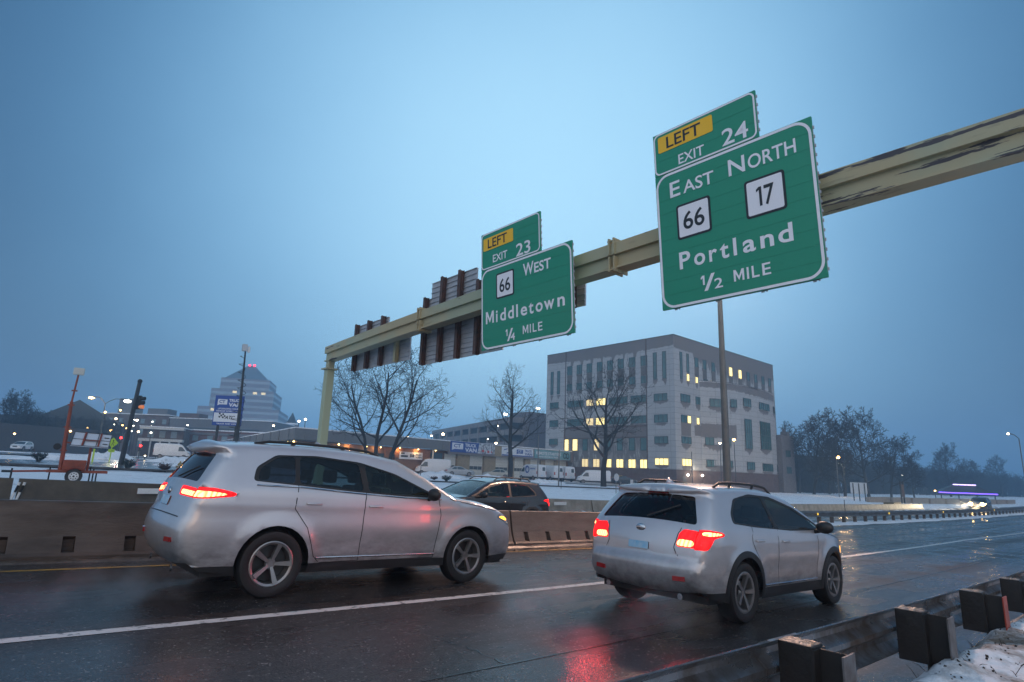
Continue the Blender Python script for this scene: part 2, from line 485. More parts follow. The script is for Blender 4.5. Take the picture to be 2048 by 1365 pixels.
berm("verge_slush", -6, 30, lambda u: 1.56, .24, .075, M_BSLUSH, st=.07, seed=21, nn=13)

# side street on the left, running away between the lots, and the frontage road beyond the kerb
def sheet(name, pts, mt, dz=.05, sub=1):
    """quad strip of (u,v) pairs left/right"""
    mbs = MB()
    for (a, b_) in pts:
        for k in range(5):
            t_ = k / 4; u = a[0] + (b_[0] - a[0]) * t_; v = a[1] + (b_[1] - a[1]) * t_
            mbs.v.append((u, v, zt(u, v) + dz))
    for i in range(len(pts) - 1):
        for k in range(4):
            q = i * 5 + k
            mbs.f.append((q, q + 1, q + 6, q + 5)); mbs.m.append(0)
    return kind(mbs.build(name, mt), "structure")
M_SLUSH = mat("wet_slush", (.10, .10, .11), .22, col2=(.40, .41, .43), vscale=.5, thr=(.48, .62), vrough=.12, stretch=(.6, .12, 1))
sheet("side_street", [((-12, 50), (17.5, 46.5)), ((-6, 56), (14.5, 56)), ((4, 66), (16, 66)), ((9, 80), (20, 80)), ((15, 110), (27, 110)), ((26, 170), (40, 170)), ((40, 230), (56, 230))], M_SLUSH, .10)
sheet("cross_street", [((-60, 88), (-60, 104)), ((-20, 88), (-20, 104)), ((8.5, 90), (8.5, 104))], M_SLUSH, .13)
M_LOT = mat("lot_slush", (.30, .31, .34), .4, col2=(.72, .73, .77), vscale=.35, thr=(.42, .6))
sheet("parking_lot", [((36, 72), (33, 86)), ((52, 66), (50, 84)), ((70, 58), (68, 86)), ((90, 54), (92, 60))], M_LOT, .12)
# kerb showing dark through the snow
M_KERB = mat("dark_kerb", (.05, .05, .055), .6, var=.5)
mb = MB()
pth = []
for i in range(60):
    u = -14 + i * 1.6
    v = 47.2 - .125 * max(0, u - 2) if u < 60 else 40
    pth.append(((u, v, zt(u, v) + .10), (0, 1, 0), (0, 0, 1)))
mb.sweep([(-.11, 0), (.11, 0), (.11, .13), (-.11, .13)], pth)
kind(mb.build("kerb", M_KERB), "structure")

# ploughed heaps
def heap(u, v, lx, ly, h, seed, mt=None):
    mbs = MB(); N = 14; K = 22
    for j in range(N + 1):
        r_ = j / N
        for k in range(K):
            t_ = 2 * math.pi * k / K
            x = math.cos(t_) * r_ * lx * (1 + .25 * fb(k * .9 + seed, 1, .7)); y = math.sin(t_) * r_ * ly * (1 + .2 * fb(k + seed, 5, .7))
            z = h * (1 - r_ ** 2) * (1 + .55 * fb(x + seed, y, .9)) + .12 * h * fb(x * 3, y * 3 + seed, 1)
            if j == N: z = -.1
            mbs.v.append((x, y, z))
    for j in range(N):
        for k in range(K):
            a = j * K + k; b_ = j * K + (k + 1) % K
            mbs.f.append((a, b_, b_ + K, a + K)); mbs.m.append(0)
    o = mbs.build("snow_heap", mt or M_SNOW, smooth=180, loc=(u, v, zt(u, v) + .02))
    return kind(o, "structure")
for q in ((46, 66, 5, 1.5, .75, 1), (54, 65, 4.5, 1.4, .7, 2), (61, 61, 4, 1.3, .5, 3), (20, 84, 5, 2, .9, 4), (24, 90, 6, 2, 1.0, 5), (14.5, 64, 2.2, 1.4, .5, 6), (6, 70, 4, 1.4, .45, 8), (12, 86, 3, 2, .9, 9), (80, 55, 5, 1.2, .5, 10), (92, 50, 6, 1.3, .5, 12)):
    heap(*q)

# ================================================================== BARRIERS
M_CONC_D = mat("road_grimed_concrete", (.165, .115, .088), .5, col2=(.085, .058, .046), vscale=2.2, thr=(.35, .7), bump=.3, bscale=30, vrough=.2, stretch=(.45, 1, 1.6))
M_CONC_D_SHADE = mat("shaded_grimed_concrete", (.105, .072, .055), .5, col2=(.05, .034, .027), vscale=2.2, thr=(.35, .7), bump=.3, bscale=30, vrough=.2, stretch=(.45, 1, 1.6))  # same grimed concrete, darkened in colour for the unlit left segments
M_CONC_F_SHADE = mat("shaded_far_concrete", (.085, .068, .050), .6, col2=(.045, .036, .028), vscale=2, bump=.2, bscale=25)  # far barrier concrete with the dimness of its left end painted in
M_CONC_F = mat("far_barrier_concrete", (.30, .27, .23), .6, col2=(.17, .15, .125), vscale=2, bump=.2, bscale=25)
PF = [(-.305, 0), (-.305, .075), (-.262, .115), (-.225, .20), (-.195, .285), (-.18, .33), (-.085, .80), (-.07, .812), (.07, .812), (.085, .80), (.18, .33), (.305, .075), (.305, 0)]
PS = [(-.305, 0), (-.305, .075), (-.262, .115), (-.10, .118), (-.10, .280), (-.18, .33), (-.085, .80), (-.07, .812), (.07, .812), (.085, .80), (.18, .33), (.305, .075), (.305, 0)]
def barrier(u0, u1, w, slots, mt, label, group, flip=False, name="jersey_barrier"):
    L_ = u1 - u0
    st = [(0, PF), (L_, PF)]
    k = .35
    while slots and k < L_ - .3:
        st += [(k, PF), (k + .001, PS), (k + .15, PS), (k + .151, PF)]; k += .765
    st.sort(key=lambda q: q[0])
    mbs = MB(); n_ = len(PF)
    base = Vector((u0, w + cu_(u0), zr(u0)))
    for x, pf in st:
        u = u0 + x
        for a, h in pf:
            mbs.v.append((x, w + cu_(u) - base.y + (-a if flip else a), zr(u) - base.z + h))
    for i in range(len(st) - 1):
        for j in range(n_):
            a, b_ = i * n_ + j, i * n_ + (j + 1) % n_
            mbs.f.append((a, b_, b_ + n_, a + n_)); mbs.m.append(0)
    mbs.f.append(tuple(range(n_))); mbs.f.append(tuple(range((len(st) - 1) * n_, len(st) * n_))); mbs.m += [0, 0]
    o = mbs.build(name, mt, loc=base)
    return tag(o, label, "barrier", group)
GB = "concrete median barriers"
k = 0
seams = [-26.7, -20.6, -14.5, -8.4, -2.3, 3.8, 9.9, 16.0, 22.1, 27.0]
lb = {4: "grimy concrete median barrier with drain slots behind the tail of the grey SUV", 5: "grimy concrete median barrier mostly hidden by the big grey SUV",
      6: "brown stained concrete median barrier between the two silver cars", 7: "concrete median barrier hidden behind the hatchback with roof rails"}
for i in range(len(seams) - 1):
    barrier(seams[i] + .03, seams[i + 1] - .03, 11.1, True, M_CONC_D_SHADE if i < 5 else M_CONC_D, lb.get(i, "grimy concrete median barrier out of the main view"), GB)
# dark grout core seen in the open joints
GF = "concrete barriers along the far shoulder"
k = -11.07
i = 0
while k < 74:
    g_ = .12 if abs(k + 12 - .93) < .1 else .02
    lab = "dirty concrete barrier along the far shoulder below the snowy verge"
    if i == 0: lab = "far concrete barrier left of the white banded joint rails"
    if i == 1: lab = "far concrete barrier in front of the orange solar trailer"
    barrier(k + (.0 if i == 0 else .06), k + 11.94, 21.0, False, M_CONC_F_SHADE if k < 8 else M_CONC_F, lab, GF, flip=True, name="shoulder_barrier")
    k += 12.0; i += 1
# banded joint rails in the gap of the far barrier
M_WHT = mat("white_paint", (.72, .72, .72), .5, var=.2)
M_BLK = mat("black_rubber", (.012, .012, .013), .7)
e_ = empty("joint_rails", (.96, 20.78, zr(.96) + .12))
mb = MB()
for dx in (-.05, .06):
    mb.tube([(dx - .05, 0, .0), (dx + .03, 0, .34)], .03, 8); mb.tube([(dx + .03, 0, .34), (dx + .075, 0, .52)], .026, 8, 1)
    mb.tube([(dx + .075, 0, .52), (dx + .09, 0, .60)], .03, 8)
mb.build("rails", [M_WHT, M_BLK], e_)
tag(e_, "two white rails with black bands in the far barrier joint", "joint rail")
# pale reflective panels on the far barrier
for (u, lab) in ((4.05, "pale reflector panel on the far barrier beside the red tail lamp"), (22.3, "pale reflector panel on the far barrier left of the hatchback"), (27.6, "pale reflector panel on the far barrier just beside the hatchback roof")):
    o = MB().bbox(-.45 if u > 5 else -.3, .45 if u > 5 else .3, -.015, .0, -.08, .08, .006).build("reflector_panel", M_WHT, loc=(u, 20.79 + cu_(u), zr(u) + .60))
    tag(o, lab, "reflector", "reflector panels on the far barrier")

# ================================================================== GUARDRAILS
M_STEEL = mat("wet_galvanised_steel", (.30, .30, .31), .34, metal=.85, col2=(.12, .075, .05), vscale=4, thr=(.42, .66), vrough=.15, bump=.08, bscale=25)
M_DKWOOD = mat("wet_black_timber", (.013, .010, .009), .5, var=.4, vscale=8, bump=.3, bscale=30)
M_POSTST = mat("weathered_post_steel", (.026, .021, .019), .55, metal=.2, var=.5, vscale=5)
M_FLANGE = mat("galvanised_edge", (.15, .145, .15), .55, metal=.3, col2=(.07, .05, .04), vscale=7, thr=(.45, .7))
M_RED = mat("red_marker_paint", (.36, .045, .02), .5, var=.35, vscale=9)
# W profile (lat toward traffic +, up)
WP = [(0, .155), (.045, .135), (.08, .095), (.08, .06), (.02, .015), (.02, -.015), (.08, -.06), (.08, -.095), (.045, -.135), (0, -.155),
      (-.006, -.150), (.040, -.130), (.074, -.093), (.074, -.062), (.014, -.015), (.014, .015), (.074, .062), (.074, .093), (.040, .130), (-.006, .150)]
gr = empty("guardrail", (0, 1.5, 0))
pth = []
u = -8.0
while u < 60:
    pth.append(((u, 1.60 - 1.5 + cu_(u) * .55, zr(u) + .56), (0, 1, 0), (0, 0, 1))); u += .6
MB().sweep(WP, pth).build("rail", M_STEEL, gr, smooth=35)
for k_ in range(-2, 8):
    u = -.35 + k_ * 3.8
    MB().sweep([(a * 1.0 + (.005 if i_ < 10 else -.004), b_ * 1.02) for i_, (a, b_) in enumerate(WP)], [((u + d_, 1.60 - 1.5 + cu_(u + d_) * .55, zr(u + d_) + .56), (0, 1, 0), (0, 0, 1)) for d_ in (-.17, 0, .17)]).build("splice", M_STEEL, gr, smooth=35)
M_ICE = mat("frost_crust", (.30, .27, .23), .4, col2=(.05, .04, .03), vscale=30, bump=.8, bscale=60)
u = -6.05; i = 0
while u < 46:
    y0 = .1 + cu_(u) * .55; z0 = zr(u)
    p = MB().box(u - .075, u - .068, y0 - .33, y0 - .185, z0 - .45, z0 + .70).box(u - .068, u + .068, y0 - .197, y0 - .187, z0 - .45, z0 + .70)
    o = MB().box(u - .004, u + .004, y0 - .325, y0 - .187, z0 - .45, z0 + .70).box(u - .075, u + .075, y0 - .192, y0 - .182, z0 - .45, z0 + .70).build("post", M_POSTST, gr)
    f_ = MB().box(u - .075, u + .075, y0 - .335, y0 - .325, z0 - .45, z0 + .70).build("flange", M_RED if i == 7 - 0 and False else (M_RED if abs(u - 7.25) < .1 else M_FLANGE), o)
    if abs(u - 7.25) < .1: f_["label"] = "red painted post flange"
    b_ = MB().bbox(u - .07, u + .07, y0 - .181, y0 - .004, z0 + .37, z0 + .715, .006).build("blockout", M_DKWOOD, o)
    mbi = MB(); nn_ = 9; rf_ = random.Random(int(u * 10))
    for a_ in range(nn_):
        for c_ in range(nn_):
            e_ = a_ in (0, nn_ - 1) or c_ in (0, nn_ - 1)
            mbi.v.append((u - .066 + .132 * a_ / (nn_ - 1), y0 - .177 + .169 * c_ / (nn_ - 1), z0 + .714 + (0 if e_ else max(0, rf_.gauss(.004, .006)) - .003 * (rf_.random() < .3))))
    for a_ in range(nn_ - 1):
        for c_ in range(nn_ - 1):
            q_ = a_ * nn_ + c_; mbi.f.append((q_, q_ + nn_, q_ + nn_ + 1, q_ + 1)); mbi.m.append(0)
    mbi.build("frost", M_ICE, b_, smooth=180)
    u += 1.9; i += 1
tag(gr, "black posted W beam guardrail beside the near snow bank", "guardrail")
# median guardrail
gm = empty("guardrail", (24, 12.6, zr(24)))
pth = []; pth2 = []
u = 24.0
while u < 200:
    y = med_w(u) + cu_(u) - 12.6
    pth.append(((u - 24, y - .13, zr(u) - zr(24) + .58), (0, -1, 0), (0, 0, 1)))
    pth2.append(((u - 24, y + .13, zr(u) - zr(24) + .58), (0, 1, 0), (0, 0, 1))); u += 1.0
M_STEEL2 = mat("dull_median_steel", (.16, .16, .17), .5, metal=.6, col2=(.07, .065, .06), vscale=2, thr=(.4, .7))
MB().sweep(WP, pth).build("rail", M_STEEL2, gm, smooth=35)
MB().sweep(WP, pth2).build("rail", M_STEEL2, gm, smooth=35)
M_POSTB = mat("brown_timber_post", (.10, .07, .052), .7, var=.4, vscale=5)
u = 25.0; i = 0
pm = None
while u < 198 and i < 92:
    y = med_w(u) + cu_(u) - 12.6
    if pm is None:
        pm = MB().bbox(-.09, .09, -.09, .09, -.2, .70, .01).build("post", M_POSTB, gm)
        o = pm
    else:
        o = pm.copy(); COL.objects.link(o)
    o.location = (u - 24, y, zr(u) - zr(24)); u += 1.9; i += 1
M_YREF = emis("glowing_amber_reflector", (1.0, .62, .06), 1.1)  # emission stands in for headlamp light thrown back by the reflectors
for u in (37.6, 50.0, 64.0, 84.0):
    y = med_w(u) + cu_(u) - 12.6
    MB().bbox(-.05, .05, -.02, .02, -.06, .06, .008).build("reflector", M_YREF, gm, loc=(u - 24, y - .235, zr(u) - zr(24) + .60))
tag(gm, "double W beam median guardrail on short brown posts in snow", "guardrail")

# ================================================================== GANTRY
M = bpy.data.materials.new("flaking_pale_green_paint"); M.use_nodes = True; M_GREEN_P = M
n = M.node_tree.nodes; L = M.node_tree.links; b = n["Principled BSDF"]; b.inputs["Roughness"].default_value = .55
t = n.new("ShaderNodeTexCoord")
def nz(sc, st, det=6):
    mp = n.new("ShaderNodeMapping"); mp.inputs["Scale"].default_value = st; L.new(t.outputs["Object"], mp.inputs[0])
    z = n.new("ShaderNodeTexNoise"); z.inputs["Scale"].default_value = sc; z.inputs["Detail"].default_value = det; z.inputs["Roughness"].default_value = .65
    L.new(mp.outputs[0], z.inputs["Vector"]); return z
def mr(z, a, b_):
    r_ = n.new("ShaderNodeMapRange"); r_.inputs[1].default_value = a; r_.inputs[2].default_value = b_; L.new(z.outputs[0], r_.inputs[0]); return r_
m1 = n.new("ShaderNodeMix"); m1.data_type = 'RGBA'; m1.inputs[6].default_value = (.36, .38, .26, 1); m1.inputs[7].default_value = (.44, .36, .21, 1)
L.new(mr(nz(.35, (1, .6, 1), 3), .46, .58).outputs[0], m1.inputs[0])  # tan weathering; extra tan stands in for warm light from below
m2 = n.new("ShaderNodeMix"); m2.data_type = 'RGBA'; L.new(m1.outputs[2], m2.inputs[6]); m2.inputs[7].default_value = (.12, .105, .075, 1)
L.new(mr(nz(3.0, (1, .25, 1.4)), .60, .85).outputs[0], m2.inputs[0])
# flaking strongest towards the near (right) end of the beam
sp_ = n.new("ShaderNodeSeparateXYZ"); L.new(t.outputs["Object"], sp_.inputs[0])
g_ = n.new("ShaderNodeMapRange"); g_.inputs[1].default_value = -14; g_.inputs[2].default_value = -23; g_.inputs[3].default_value = 0; g_.inputs[4].default_value = .10; L.new(sp_.outputs[1], g_.inputs[0])
fz = nz(2.2, (1.3, .22, 3.0)); ad_ = n.new("ShaderNodeMath"); ad_.operation = 'ADD'; L.new(fz.outputs[0], ad_.inputs[0]); L.new(g_.outputs[0], ad_.inputs[1])
m3 = n.new("ShaderNodeMix"); m3.data_type = 'RGBA'; L.new(m2.outputs[2], m3.inputs[6]); m3.inputs[7].default_value = (.055, .048, .055, 1)
L.new(mr(ad_, .655, .67).outputs[0], m3.inputs[0]); L.new(m3.outputs[2], b.inputs["Base Color"])
M_POSTG = mat("pale_green_post_paint", (.39, .42, .28), .55, col2=(.08, .07, .06), vscale=4, thr=(.70, .73))
ga = empty("sign_gantry", (10.35, 23.1, zt(10, 23)))
gz = zt(10, 23)
def bz(v): return 6.42 - .0012 * (v - 4) ** 2
pth = []
v = 23.5
while v > -1.8:
    pth.append(((-.15, v - 23.1, bz(v) - gz), (1, 0, 0), (0, 0, 1))); v -= .75
BP = [(0, .31), (.42, .31), (.42, .03), (.34, .03), (.34, -.26), (.40, -.26), (.40, -.31), (.02, -.31), (.02, -.26), (.10, -.26), (.10, .03), (0, .03)]
MB().sweep(BP, pth).build("beam", M_GREEN_P, ga)
# end cap and post
mb = MB().bbox(-.12, .20, .0, .32, -.3, 5.30 - gz, .02)
mb.build("post", M_POSTG, ga)
mb = MB().bbox(-.22, .30, -.10, .42, 5.30 - gz, 5.36 - gz, .008)
mb.box(-.08, .18, .03, .29, 5.36 - gz, 5.68 - gz)
mb.build("cap_plate", M_GREEN_P, ga)
MB().bbox(-1.8 + 1.6, .36, -24.9, -24.5, -1.0, 6.1, .02).build("post", M_POSTG, ga)
for v in (8.2, 16.3):
    z0 = bz(v) - gz
    mb = MB()
    for s_ in (-.09, .05):
        mb.box(-.21, .31, v - 23.1 + s_, v - 23.1 + s_ + .04, z0 + .02, z0 + .42)
        mb.box(-.19, .31, v - 23.1 + s_, v - 23.1 + s_ + .04, z0 - .38, z0 - .02)
    for a in (-.2, -.05, .1):
        mb.tube([(-.18 + (a + .2), v - 23.1 - .12, z0 + .36), (-.18 + (a + .2), v - 23.1 + .12, z0 + .36)], .018, 6)
        mb.tube([(-.18 + (a + .2), v - 23.1 - .12, z0 - .34), (-.18 + (a + .2), v - 23.1 + .12, z0 - .34)], .018, 6)
    mb.build("splice", M_GREEN_P, ga)
tag(ga, "pale green steel cantilever gantry beam with flaking paint carrying the signs", "sign gantry")

# ================================================================== SIGNS
M_GRN = mat("green_retro_sheeting", (.010, .29, .165), .38, var=.10, vscale=30, stretch=(.3, 6, 1))
M_WHS = mat("white_retro_sheeting", (.92, .88, .91), .4)
M_YLS = mat("yellow_retro_sheeting", (1.0, .54, .010), .4)
M_BKS = mat("black_sign_vinyl", (.012, .013, .018), .45)
M_ALU = mat("mill_aluminium", (.46, .47, .50), .5, metal=.1, var=.25, vscale=3)
M_RUST = mat("rusted_bracket", (.13, .06, .045), .65, col2=(.05, .035, .03), vscale=4)
def rrect(x0, x1, y0, y1, r, n=8):
    p = []
    for cx, cy, a0 in ((x1 - r, y1 - r, 0), (x0 + r, y1 - r, 90), (x0 + r, y0 + r, 180), (x1 - r, y0 + r, 270)):
        for k in range(n + 1):
            a = R(a0 + 90 * k / n); p.append((cx + r * math.cos(a), cy + r * math.sin(a)))
    return p
def ring(mb, o_, i_, z, mi=0, M=None):
    n_ = len(o_)
    vs = [(p[0], p[1], z) for p in o_] + [(p[0], p[1], z) for p in i_]
    mb.add(vs, [(k, (k + 1) % n_, n_ + (k + 1) % n_, n_ + k) for k in range(n_)], mi, M)
def flat(mb, poly, z, mi=0):
    mb.add([(p[0], p[1], z) for p in poly], [tuple(range(len(poly)))], mi)
def border(mb, x0, x1, y0, y1, w, r, z=.006, ins=.012):
    a = rrect(x0 + ins, x1 - ins, y0 + ins, y1 - ins, r); b = rrect(x0 + ins + w, x1 - ins - w, y0 + ins + w, y1 - ins - w, max(.01, r - w))
    ring(mb, a, b, z)
def panel(name, W, H, par, bolts=True, x0=0, y0=0):
    mb = MB(); n_ = int(round(H / .305)); hh = H / n_
    for k in range(n_):
        mb.box(x0, x0 + W, y0 + k * hh + .003, y0 + (k + 1) * hh - .003, -.05, 0)
    mb.box(x0 + .01, x0 + W - .01, y0 + .01, y0 + H - .01, -.045, -.004)
    o = mb.build(name, M_GRN, par)
    return o
def edge_bolts(W, H, par, x0=0, y0=0):
    """toothed clip strip behind the right edge and lugs under the bottom edge"""
    p = [(x0 + W - .02, y0 + .02)]; k = .12
    while k < H - .1:
        p += [(x0 + W + .004, y0 + k), (x0 + W + .026, y0 + k), (x0 + W + .026, y0 + k + .05), (x0 + W + .004, y0 + k + .05)]; k += .17
    p += [(x0 + W - .02, y0 + H - .02)]
    MB().prism(p, -.048, -.02).build("clip_strip", M_ALU, par)
    p = [(x0 + .02, y0 + .02)]
    for k in range(4):
        xx = x0 + W * (.08 + .28 * k)
        p += [(xx, y0 - .004), (xx, y0 - .03), (xx + .06, y0 - .03), (xx + .06, y0 - .012), (xx + .09, y0 - .012), (xx + .09, y0 - .026), (xx + .12, y0 - .026), (xx + .12, y0 - .004)]
    p += [(x0 + W - .02, y0 + .02)]
    MB().prism(p, -.053, -.0505).build("clip_strip", M_ALU, par)
def sign(name, label, U, vL, zb, tilt=3.6):
    a = R(tilt)
    xl = Vector((0, -1, 0)); yl = Vector((-math.sin(a), 0, math.cos(a))); zl = xl.cross(yl)
    Mx = Matrix.Translation((U, vL, zb)) @ rotM(xl, yl, zl)
    e = empty(name, M=Mx); tag(e, label, "road sign", "green exit signs on the gantry")
    return e
def one(mb, x, y, h, w, st, z=.006):
    mb.add([(x + w - st, y, z), (x + w, y, z), (x + w, y + h, z), (x + w - st, y + h, z), (x + w - st, y + h - st * 1.2, z), (x, y + h - st * 1.9, z), (x, y + h - st * .9, z), (x + w - st * 1.1, y + h, z)], [(0, 1, 2, 3), (4, 3, 7, 6, 5)])
def em(mb, x, y, h, w, st, z=.006):
    mb.add([(x + a * w + b * st, y + c * h, z) for a, b, c in ((0, 0, 0), (0, 1, 0), (0, 1, .64), (.5, 0, .06), (1, -1, .64), (1, -1, 0), (1, 0, 0), (1, 0, 1), (1, -1.15, 1), (.5, 0, .40), (0, 1.15, 1), (0, 0, 1))], [tuple(range(12))])
def shield(par, x0, x1, y0, y1, txt, tx0, tx1, ty, cap):
    mb = MB(); flat(mb, rrect(x0, x1, y0, y1, .06), .007, 0); 
    o = mb.build("route_marker", M_BKS, par)
    mb = MB(); flat(mb, rrect(x0 + .045, x1 - .045, y0 + .045, y1 - .045, .035), .011)
    mb.build("face", M_WHS, o)
    mb = MB()
    if txt == "17":
        one(mb, tx0, ty, cap, .10, .048, .015); put_text(mb, "7", tx0 + .145, ty, cap, tx1 - tx0 - .145, z=.015, bold=.012)
    else: put_text(mb, txt, tx0, ty, cap, tx1 - tx0, z=.015, bold=.012)
    mb.build("numeral", M_BKS, o)
# ---- exit 24
s24 = sign("exit_sign", "green overhead sign for Portland, left exit 24, half a mile ahead", 10.0, 6.73, 4.77)
pn = panel("main_panel", 3.2, 2.90, s24); edge_bolts(3.2, 2.9, s24)
tb = panel("exit_tab", 2.27, .955, s24, y0=2.906); edge_bolts(2.27, .93, s24, y0=2.91)
mb = MB(); border(mb, 0, 3.2, 0, 2.9, .05, .30)
put_text(mb, "N", 1.64, 2.345, .325, .33); put_text(mb, "ORTH", 2.03, 2.345, .265, .88)
put_text(mb, "E", .34, 2.34, .33, .24); put_text(mb, "AST", .65, 2.34, .255, .68)
put_text(mb, "P", .46, .775, .345, .25, bold=.02)
for ch, x0, w_ in (("o", .79, .24), ("r", 1.115, .17), ("t", 1.345, .18), ("l", 1.615, .066), ("a", 1.80, .245), ("n", 2.135, .245), ("d", 2.46, .26)):
    put_text(mb, ch, x0, .775, .335, w_, bold=.02)
one(mb, .905, .34, .19, .08, .04); put_text(mb, "/", .965, .225, .31, .24); put_text(mb, "2", 1.185, .225, .19, .17)
em(mb, 1.58, .27, .22, .205, .040); put_text(mb, "I", 1.835, .27, .22, .04); put_text(mb, "L", 1.93, .27, .22, .14); put_text(mb, "E", 2.125, .27, .22, .155)
mb.build("legend", M_WHS, pn)
shield(s24, .46, 1.22, 1.38, 2.12, "66", .61, 1.08, 1.57, .36)
shield(s24, 1.92, 2.67, 1.38, 2.12, "17", 2.14, 2.47, 1.565, .37)
mb = MB(); border(mb, 0, 2.27, 2.906, 3.861, .035, .13)
put_text(mb, "EXIT", .585, 3.0, .21, .585); put_text(mb, "24", 1.56, 3.0, .325, .53)
mb.build("legend", M_WHS, tb)
mb = MB(); flat(mb, rrect(.12, 1.39, 3.405, 3.765, .04), .007); pl = mb.build("left_plaque", M_YLS, tb)
mb = MB(); put_text(mb, "LEFT", .325, 3.46, .25, .80, z=.011); mb.build("lettering", M_BKS, pl)
# ---- exit 23
s23 = sign("exit_sign", "green overhead sign for Middletown, left exit 23, quarter mile ahead", 10.0, 12.64, 4.68)
pn = panel("main_panel", 3.47, 2.29, s23); edge_bolts(3.47, 2.29, s23)
tb = panel("exit_tab", 2.40, 1.075, s23, y0=2.296); edge_bolts(2.4, 1.05, s23, y0=2.30)
mb = MB(); border(mb, 0, 3.47, 0, 2.29, .05, .30)
put_text(mb, "W", 1.74, 1.77, .325, .40, bold=.02); put_text(mb, "EST", 2.16, 1.77, .26, .60, bold=.02)
em(mb, .20, .725, .345, .345, .068)
for ch, x0, w_ in (("i", .635, .07), ("d", .81, .235), ("d", 1.13, .235), ("l", 1.455, .07), ("e", 1.63, .245), ("t", 1.935, .18), ("o", 2.19, .255), ("w", 2.49, .36), ("n", 2.955, .245)):
    put_text(mb, ch, x0, .725, .335, w_, bold=.02)
one(mb, 1.03, .27, .18, .075, .038); put_text(mb, "/", 1.085, .135, .32, .24); put_text(mb, "4", 1.225, .135, .19, .17)
em(mb, 1.70, .23, .22, .21, .040); put_text(mb, "I", 1.965, .23, .22, .04); put_text(mb, "L", 2.07, .23, .22, .14); put_text(mb, "E", 2.265, .23, .22, .155)
mb.build("legend", M_WHS, pn)
shield(s23, .65, 1.385, 1.35, 2.07, "66", .80, 1.24, 1.52, .36)
mb = MB(); border(mb, 0, 2.40, 2.296, 3.371, .035, .13)
put_text(mb, "EXIT", .515, 2.44, .215, .61); put_text(mb, "23", 1.48, 2.37, .335, .555)
mb.build("legend", M_WHS, tb)
mb = MB(); flat(mb, rrect(.10, 1.37, 2.845, 3.215, .04), .007); pl = mb.build("left_plaque", M_YLS, tb)
mb = MB(); put_text(mb, "LEFT", .30, 2.90, .26, .82, z=.011); mb.build("lettering", M_BKS, pl)
# hangers between signs and beam
for e, xs, h in ((s24, (.35, 1.3, 2.4, 3.0), 2.75), (s23, (.3, 1.3, 2.3, 3.2), 2.2)):
    mb = MB()
    for x in xs: mb.box(x - .05, x + .05, .1, h, -.17, -.052)
    mb.build("hanger", M_ALU, e)
# ---- signs for the other carriageway, seen from behind
def back_sign(label, U, v0, v1, z0, z1, tab, br):
    """v0 > v1 ; tab (v0,v1,ztop)"""
    e = empty("overhead_sign", (U, v0, z0)); tag(e, label, "road sign", "signs facing the other carriageway")
    def corr(a, b, za, zb, nm):
        mb = MB(); n_ = max(2, int(round((zb - za) / .155))); hh = (zb - za) / n_
        for k in range(n_):
            mb.box(.0, .05, b - v0, a - v0, za - z0 + k * hh, za - z0 + (k + 1) * hh - .012)
            mb.box(-.035, .0, b - v0, a - v0, za - z0 + (k + 1) * hh - .03, za - z0 + (k + 1) * hh - .012)
        mb.build(nm, M_ALU, e)
    corr(v0, v1, z0, z1, "main_panel")
    if tab: corr(tab[0], tab[1], z1 + .01, tab[2], "exit_tab")
    for i, vb in enumerate(br):
        zt_ = (tab[2] if tab and tab[1] <= vb <= tab[0] else z1)
        mb = MB().box(-.20, -.19, vb - v0 - .07, vb - v0 + .07, -.04, zt_ - z0 + .03).box(-.19, -.05, vb - v0 - .006, vb - v0 + .006, -.04, zt_ - z0 + .03).box(-.05, -.036, vb - v0 - .07, vb - v0 + .07, -.04, zt_ - z0 + .03)
        mb.build("bracket", M_GREEN_P if (i == 3 and v0 > 18) else M_RUST, e)
back_sign("corrugated back of the smaller overhead sign nearest the gantry post", 11.05, 22.4, 18.15, 5.25, 6.4, (22.2, 19.85, 7.15), (22.2, 21.15, 20.05, 18.9))
back_sign("corrugated back of the larger overhead sign behind the Middletown sign", 11.05, 17.35, 13.0, 4.95, 7.3, (16.95, 14.4, 7.85), (17.1, 16.1, 15.1, 14.1))
back_sign("dark back of a sign edge showing right of the Middletown sign", 11.05, 12.6, 9.78, 5.70, 7.0, None, (12.2, 11.1, 10.1))
# ================================================================== VEHICLES
def glass_mat(name, tint, refl=1.0):
    M = bpy.data.materials.new(name); M.use_nodes = True
    n = M.node_tree.nodes; L = M.node_tree.links; n.clear()
    o = n.new("ShaderNodeOutputMaterial"); tr = n.new("ShaderNodeBsdfTransparent"); tr.inputs[0].default_value = (*tint, 1)
    g = n.new("ShaderNodeBsdfGlossy"); g.inputs["Roughness"].default_value = .03; g.inputs[0].default_value = (refl, refl, refl, 1)
    fr = n.new("ShaderNodeFresnel"); fr.inputs[0].default_value = 1.5
    mx = n.new("ShaderNodeMixShader"); L.new(fr.outputs[0], mx.inputs[0]); L.new(tr.outputs[0], mx.inputs[1]); L.new(g.outputs[0], mx.inputs[2])
    L.new(mx.outputs[0], o.inputs[0]); MATS[name] = M
    return M
G_DARK = glass_mat("privacy_glass", (.16, .19, .23))
G_CLEAR = glass_mat("green_tint_glass", (.55, .78, .70))
G_SHOP = mat("dark_window_glass", (.03, .05, .06), .08, spec=.6)
P_WHITE = mat("wet_white_car_paint", (.57, .56, .59), .30, metal=.4, coat=1.0, col2=(.49, .48, .51), vscale=1.2, thr=(.3, .8), bump=.015, bscale=220)
P_SILV = mat("wet_silver_car_paint", (.62, .60, .62), .30, metal=.45, coat=1.0, col2=(.53, .51, .53), vscale=1.2, thr=(.3, .8), bump=.015, bscale=220)
